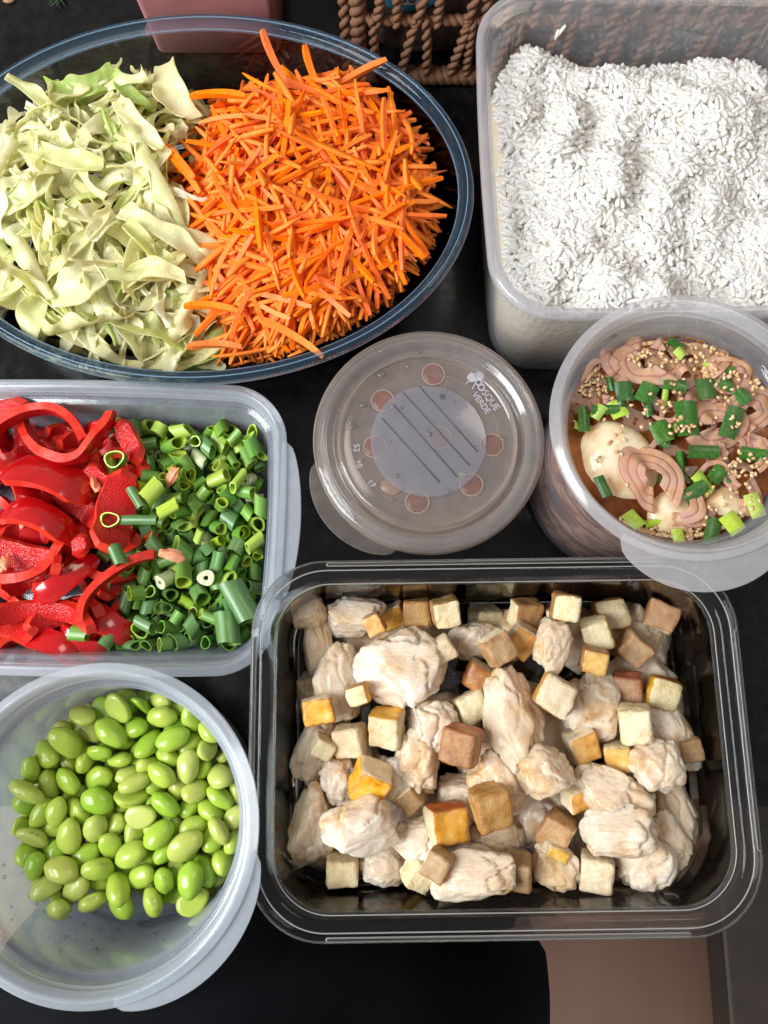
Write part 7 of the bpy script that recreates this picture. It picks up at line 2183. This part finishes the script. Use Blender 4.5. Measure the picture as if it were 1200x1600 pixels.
    G = [(1073, 654, 1.15, 1.9, 0.05, 'deep', 0.65, 'tall square leaf piece in the middle'), (1143, 660, 0.95, 1.75, -0.35, 'deep', 0.65, 'slanted leaf piece right of the middle'), (1103, 608, 1.05, 1.2, 0.05, 'deep', 0.6, 'square leaf piece above the middle'),
         (1160, 620, 0.75, 0.85, 0.5, 'deep', 0.6, 'small diamond leaf piece at the right'), (1098, 706, 0.7, 1.65, 1.55, 'deep', 0.7, 'wide short tube lying below the tall square'), (1120, 742, 0.75, 0.9, -0.7, 'deep', 0.55, 'short tube at the lower middle'),
         (1085, 768, 0.75, 1.4, -0.95, 'deep', 0.6, 'slanting tube over the lower middle'), (1098, 755, 0.7, 1.3, 0.7, 'lime', 0.5, 'yellow green slip beside the slanting tube'), (1113, 832, 0.8, 1.5, -0.35, 'deep', 0.4, 'dark leaf piece at the bottom'),
         (1152, 830, 0.95, 1.1, 0.55, 'lime', 0.5, 'bright yellow green piece at the bottom'), (942, 760, 0.55, 1.15, 0.4, 'deep', 0.9, 'narrow dark tube on the left egg'), (990, 812, 0.7, 1.0, 0.7, 'lime', 0.4, 'lime ring at the lower left by the egg'),
         (975, 612, 0.9, 1.1, 0.1, 'deep', 0.45, 'leaf piece at the left middle'), (1010, 615, 1.0, 1.1, -0.5, 'deep', 0.42, 'glossy leaf piece left of the square one'), (1050, 600, 0.8, 1.5, 1.3, 'deep', 0.42, 'flat leaf piece above the middle arcs'),
         (912, 655, 0.6, 1.4, 0.0, 'deep', 0.35, 'dark piece pressed to the left wall'), (945, 640, 0.5, 1.5, 1.6, 'deep', 0.4, 'narrow dark tube lying at the left'), (965, 640, 0.9, 1.0, 0.4, 'lime', 0.3, 'olive piece behind the long pink arc'),
         (1033, 675, 0.95, 1.2, 0.4, 'deep', 0.5, 'dark leaf piece above the large curl'), (1055, 537, 0.5, 0.9, 1.1, 'deep', 0.45, 'small green piece at the back'), (1062, 552, 0.6, 0.6, 0.6, 'lime', 0.5, 'yellow bit at the back'),
         (1130, 600, 0.7, 1.0, 1.2, 'deep', 0.4, 'dark bit beside the square leaf piece'), (1180, 790, 0.8, 1.3, 0.3, 'lime', 0.4, 'olive tube at the lower right edge'), (1175, 710, 0.7, 1.3, 1.4, 'deep', 0.3, 'dark strip at the right edge'), (1060, 850, 0.6, 0.7, 0.2, 'lime', 0.2, 'dim olive ring at the very bottom')]
    for i, (px, py, w, L, yaw, kd, dz, why) in enumerate(G):
        x, y, z = place(px, py, dz + 0.12)
        V, F = leaf(w, L, i)
        tag(obj('scallion_piece', mesh('scallion_piece', V, F, [M['sc_deep' if kd == 'deep' else 'sc_lime']], sharp=50), None, (x, y, z), (0.12 * math.sin(i * 2.1), 0.15 * math.sin(i), yaw)), 'soaked scallion, ' + why, 'scallion', 'scallion pieces in the soy tub')
    r9 = random.Random(9)
    for i in range(26):
        a = r9.uniform(0, 6.28); q = 5.0 * math.sqrt(r9.random()); x, y = EGG[0] + q * math.cos(a), EGG[1] + q * math.sin(a)
        if (x - at(965, 725, LIQ).x) ** 2 + (y - at(965, 725, LIQ).y) ** 2 < 5: continue
        V, F = leaf(r9.uniform(0.35, 0.7), r9.uniform(0.6, 1.2), i, 0.16)
        tag(obj('scallion_piece', mesh('scallion_piece', V, F, [M['sc_deep' if i % 3 else 'sc_lime']], sharp=50), None, (x, y, LIQ + r9.uniform(0.1, 0.5)), (r9.uniform(-.5, .5), r9.uniform(-.5, .5), r9.uniform(0, 3.1))), 'small soaked scallion bit ' + where9(x - EGG[0], y - EGG[1], 2.0) + ' of the soy tub', 'scallion', 'small scallion bits in the soy tub')
    # sesame: drops of seed, pointed ovals
    r2 = random.Random(77); ps = []; V0, F0 = ico(1)
    beds = [(1000, 525, 95, 26, 190, 0.06), (930, 575, 34, 50, 110, 0.08), (1060, 520, 70, 16, 70, 0.06), (1020, 560, 40, 14, 34, 0.62), (1150, 600, 60, 22, 40, 0.62), (1060, 840, 110, 30, 190, 0.07), (1110, 560, 50, 24, 46, 0.5), (1165, 725, 40, 22, 34, 0.55),
            (1075, 668, 16, 8, 9, 0.95), (1140, 665, 20, 20, 6, 0.95), (1090, 620, 60, 50, 22, 0.8), (1000, 650, 70, 40, 20, 0.8), (970, 710, 50, 50, 9, 1.0), (1140, 790, 60, 40, 24, 0.6), (1160, 520, 40, 20, 20, 0.3), (1180, 840, 30, 20, 30, 0.1), (1130, 850, 40, 14, 30, 0.2)]
    for (px, py, rx, ry, n, dz) in beds:
        for k in range(n):
            a = r2.uniform(0, 2 * PI); q = math.sqrt(r2.random())
            x, y, z = place(px + rx * q * math.cos(a), py + ry * q * math.sin(a), dz + r2.uniform(-0.02, 0.10))
            Mx = Matrix.Translation((x - EGG[0], y - EGG[1], z)) @ Euler((r2.gauss(0, 0.3), r2.gauss(0, 0.3), r2.uniform(0, 6.3))).to_matrix().to_4x4()
            ps.append(([tuple(Mx @ Vector((v.x * 0.155 * (1 - 0.0 * v.x), v.y * 0.105 * (1 - 0.35 * v.x), v.z * 0.06))) for v in V0], F0))
    V, F = join(ps)
    tag(obj('sesame_seeds', mesh('sesame_seeds', V, F, [M['sesame']]), None, (EGG[0], EGG[1], 0)), 'toasted sesame seeds floating in beds on the soy marinade', 'sesame seeds', kind='stuff')
    # splashes on the inner rim
    for (px, py, w, h, why) in ((1052, 473, 0.42, 0.16, 'first and longest'), (1086, 477, 0.34, 0.15, 'second, oval,'), (1109, 486, 0.44, 0.15, 'third, pale,'), (1092, 498, 0.18, 0.12, 'small, lowest,'), (959, 523, 0.22, 0.17, 'round, leftmost,'), (1172, 492, 0.36, 0.14, 'dark, rightmost,')):
        z = EGG_H - 1.0
        for _ in range(12):
            q = at(px, py, z); d = math.hypot(q.x - EGG[0], q.y - EGG[1]); Rz = EGG_R - (0.74 if z > EGG_H - 0.85 else 0.9 + max(0, EGG_H - 0.9 - z) * 0.05) if z > EGG_H - 1.65 else R_in(z)
            z += (d - Rz + 0.02) * -0.8; z = max(LIQ + 0.2, min(EGG_H - 0.15, z))
        ang = math.atan2(q.y - EGG[1], q.x - EGG[0])
        V = [(v.x * w, v.y * 0.03, v.z * h) for v in V0]
        tag(obj('soy_splash', mesh('soy_splash', V, F0, [M['stain']]), None, (EGG[0] + (Rz - 0.02) * math.cos(ang), EGG[1] + (Rz - 0.02) * math.sin(ang), z), (0, 0, ang - PI / 2)), why + ' brown soy splash on the inner rim of the marinade tub', 'splash')
egg_tub()
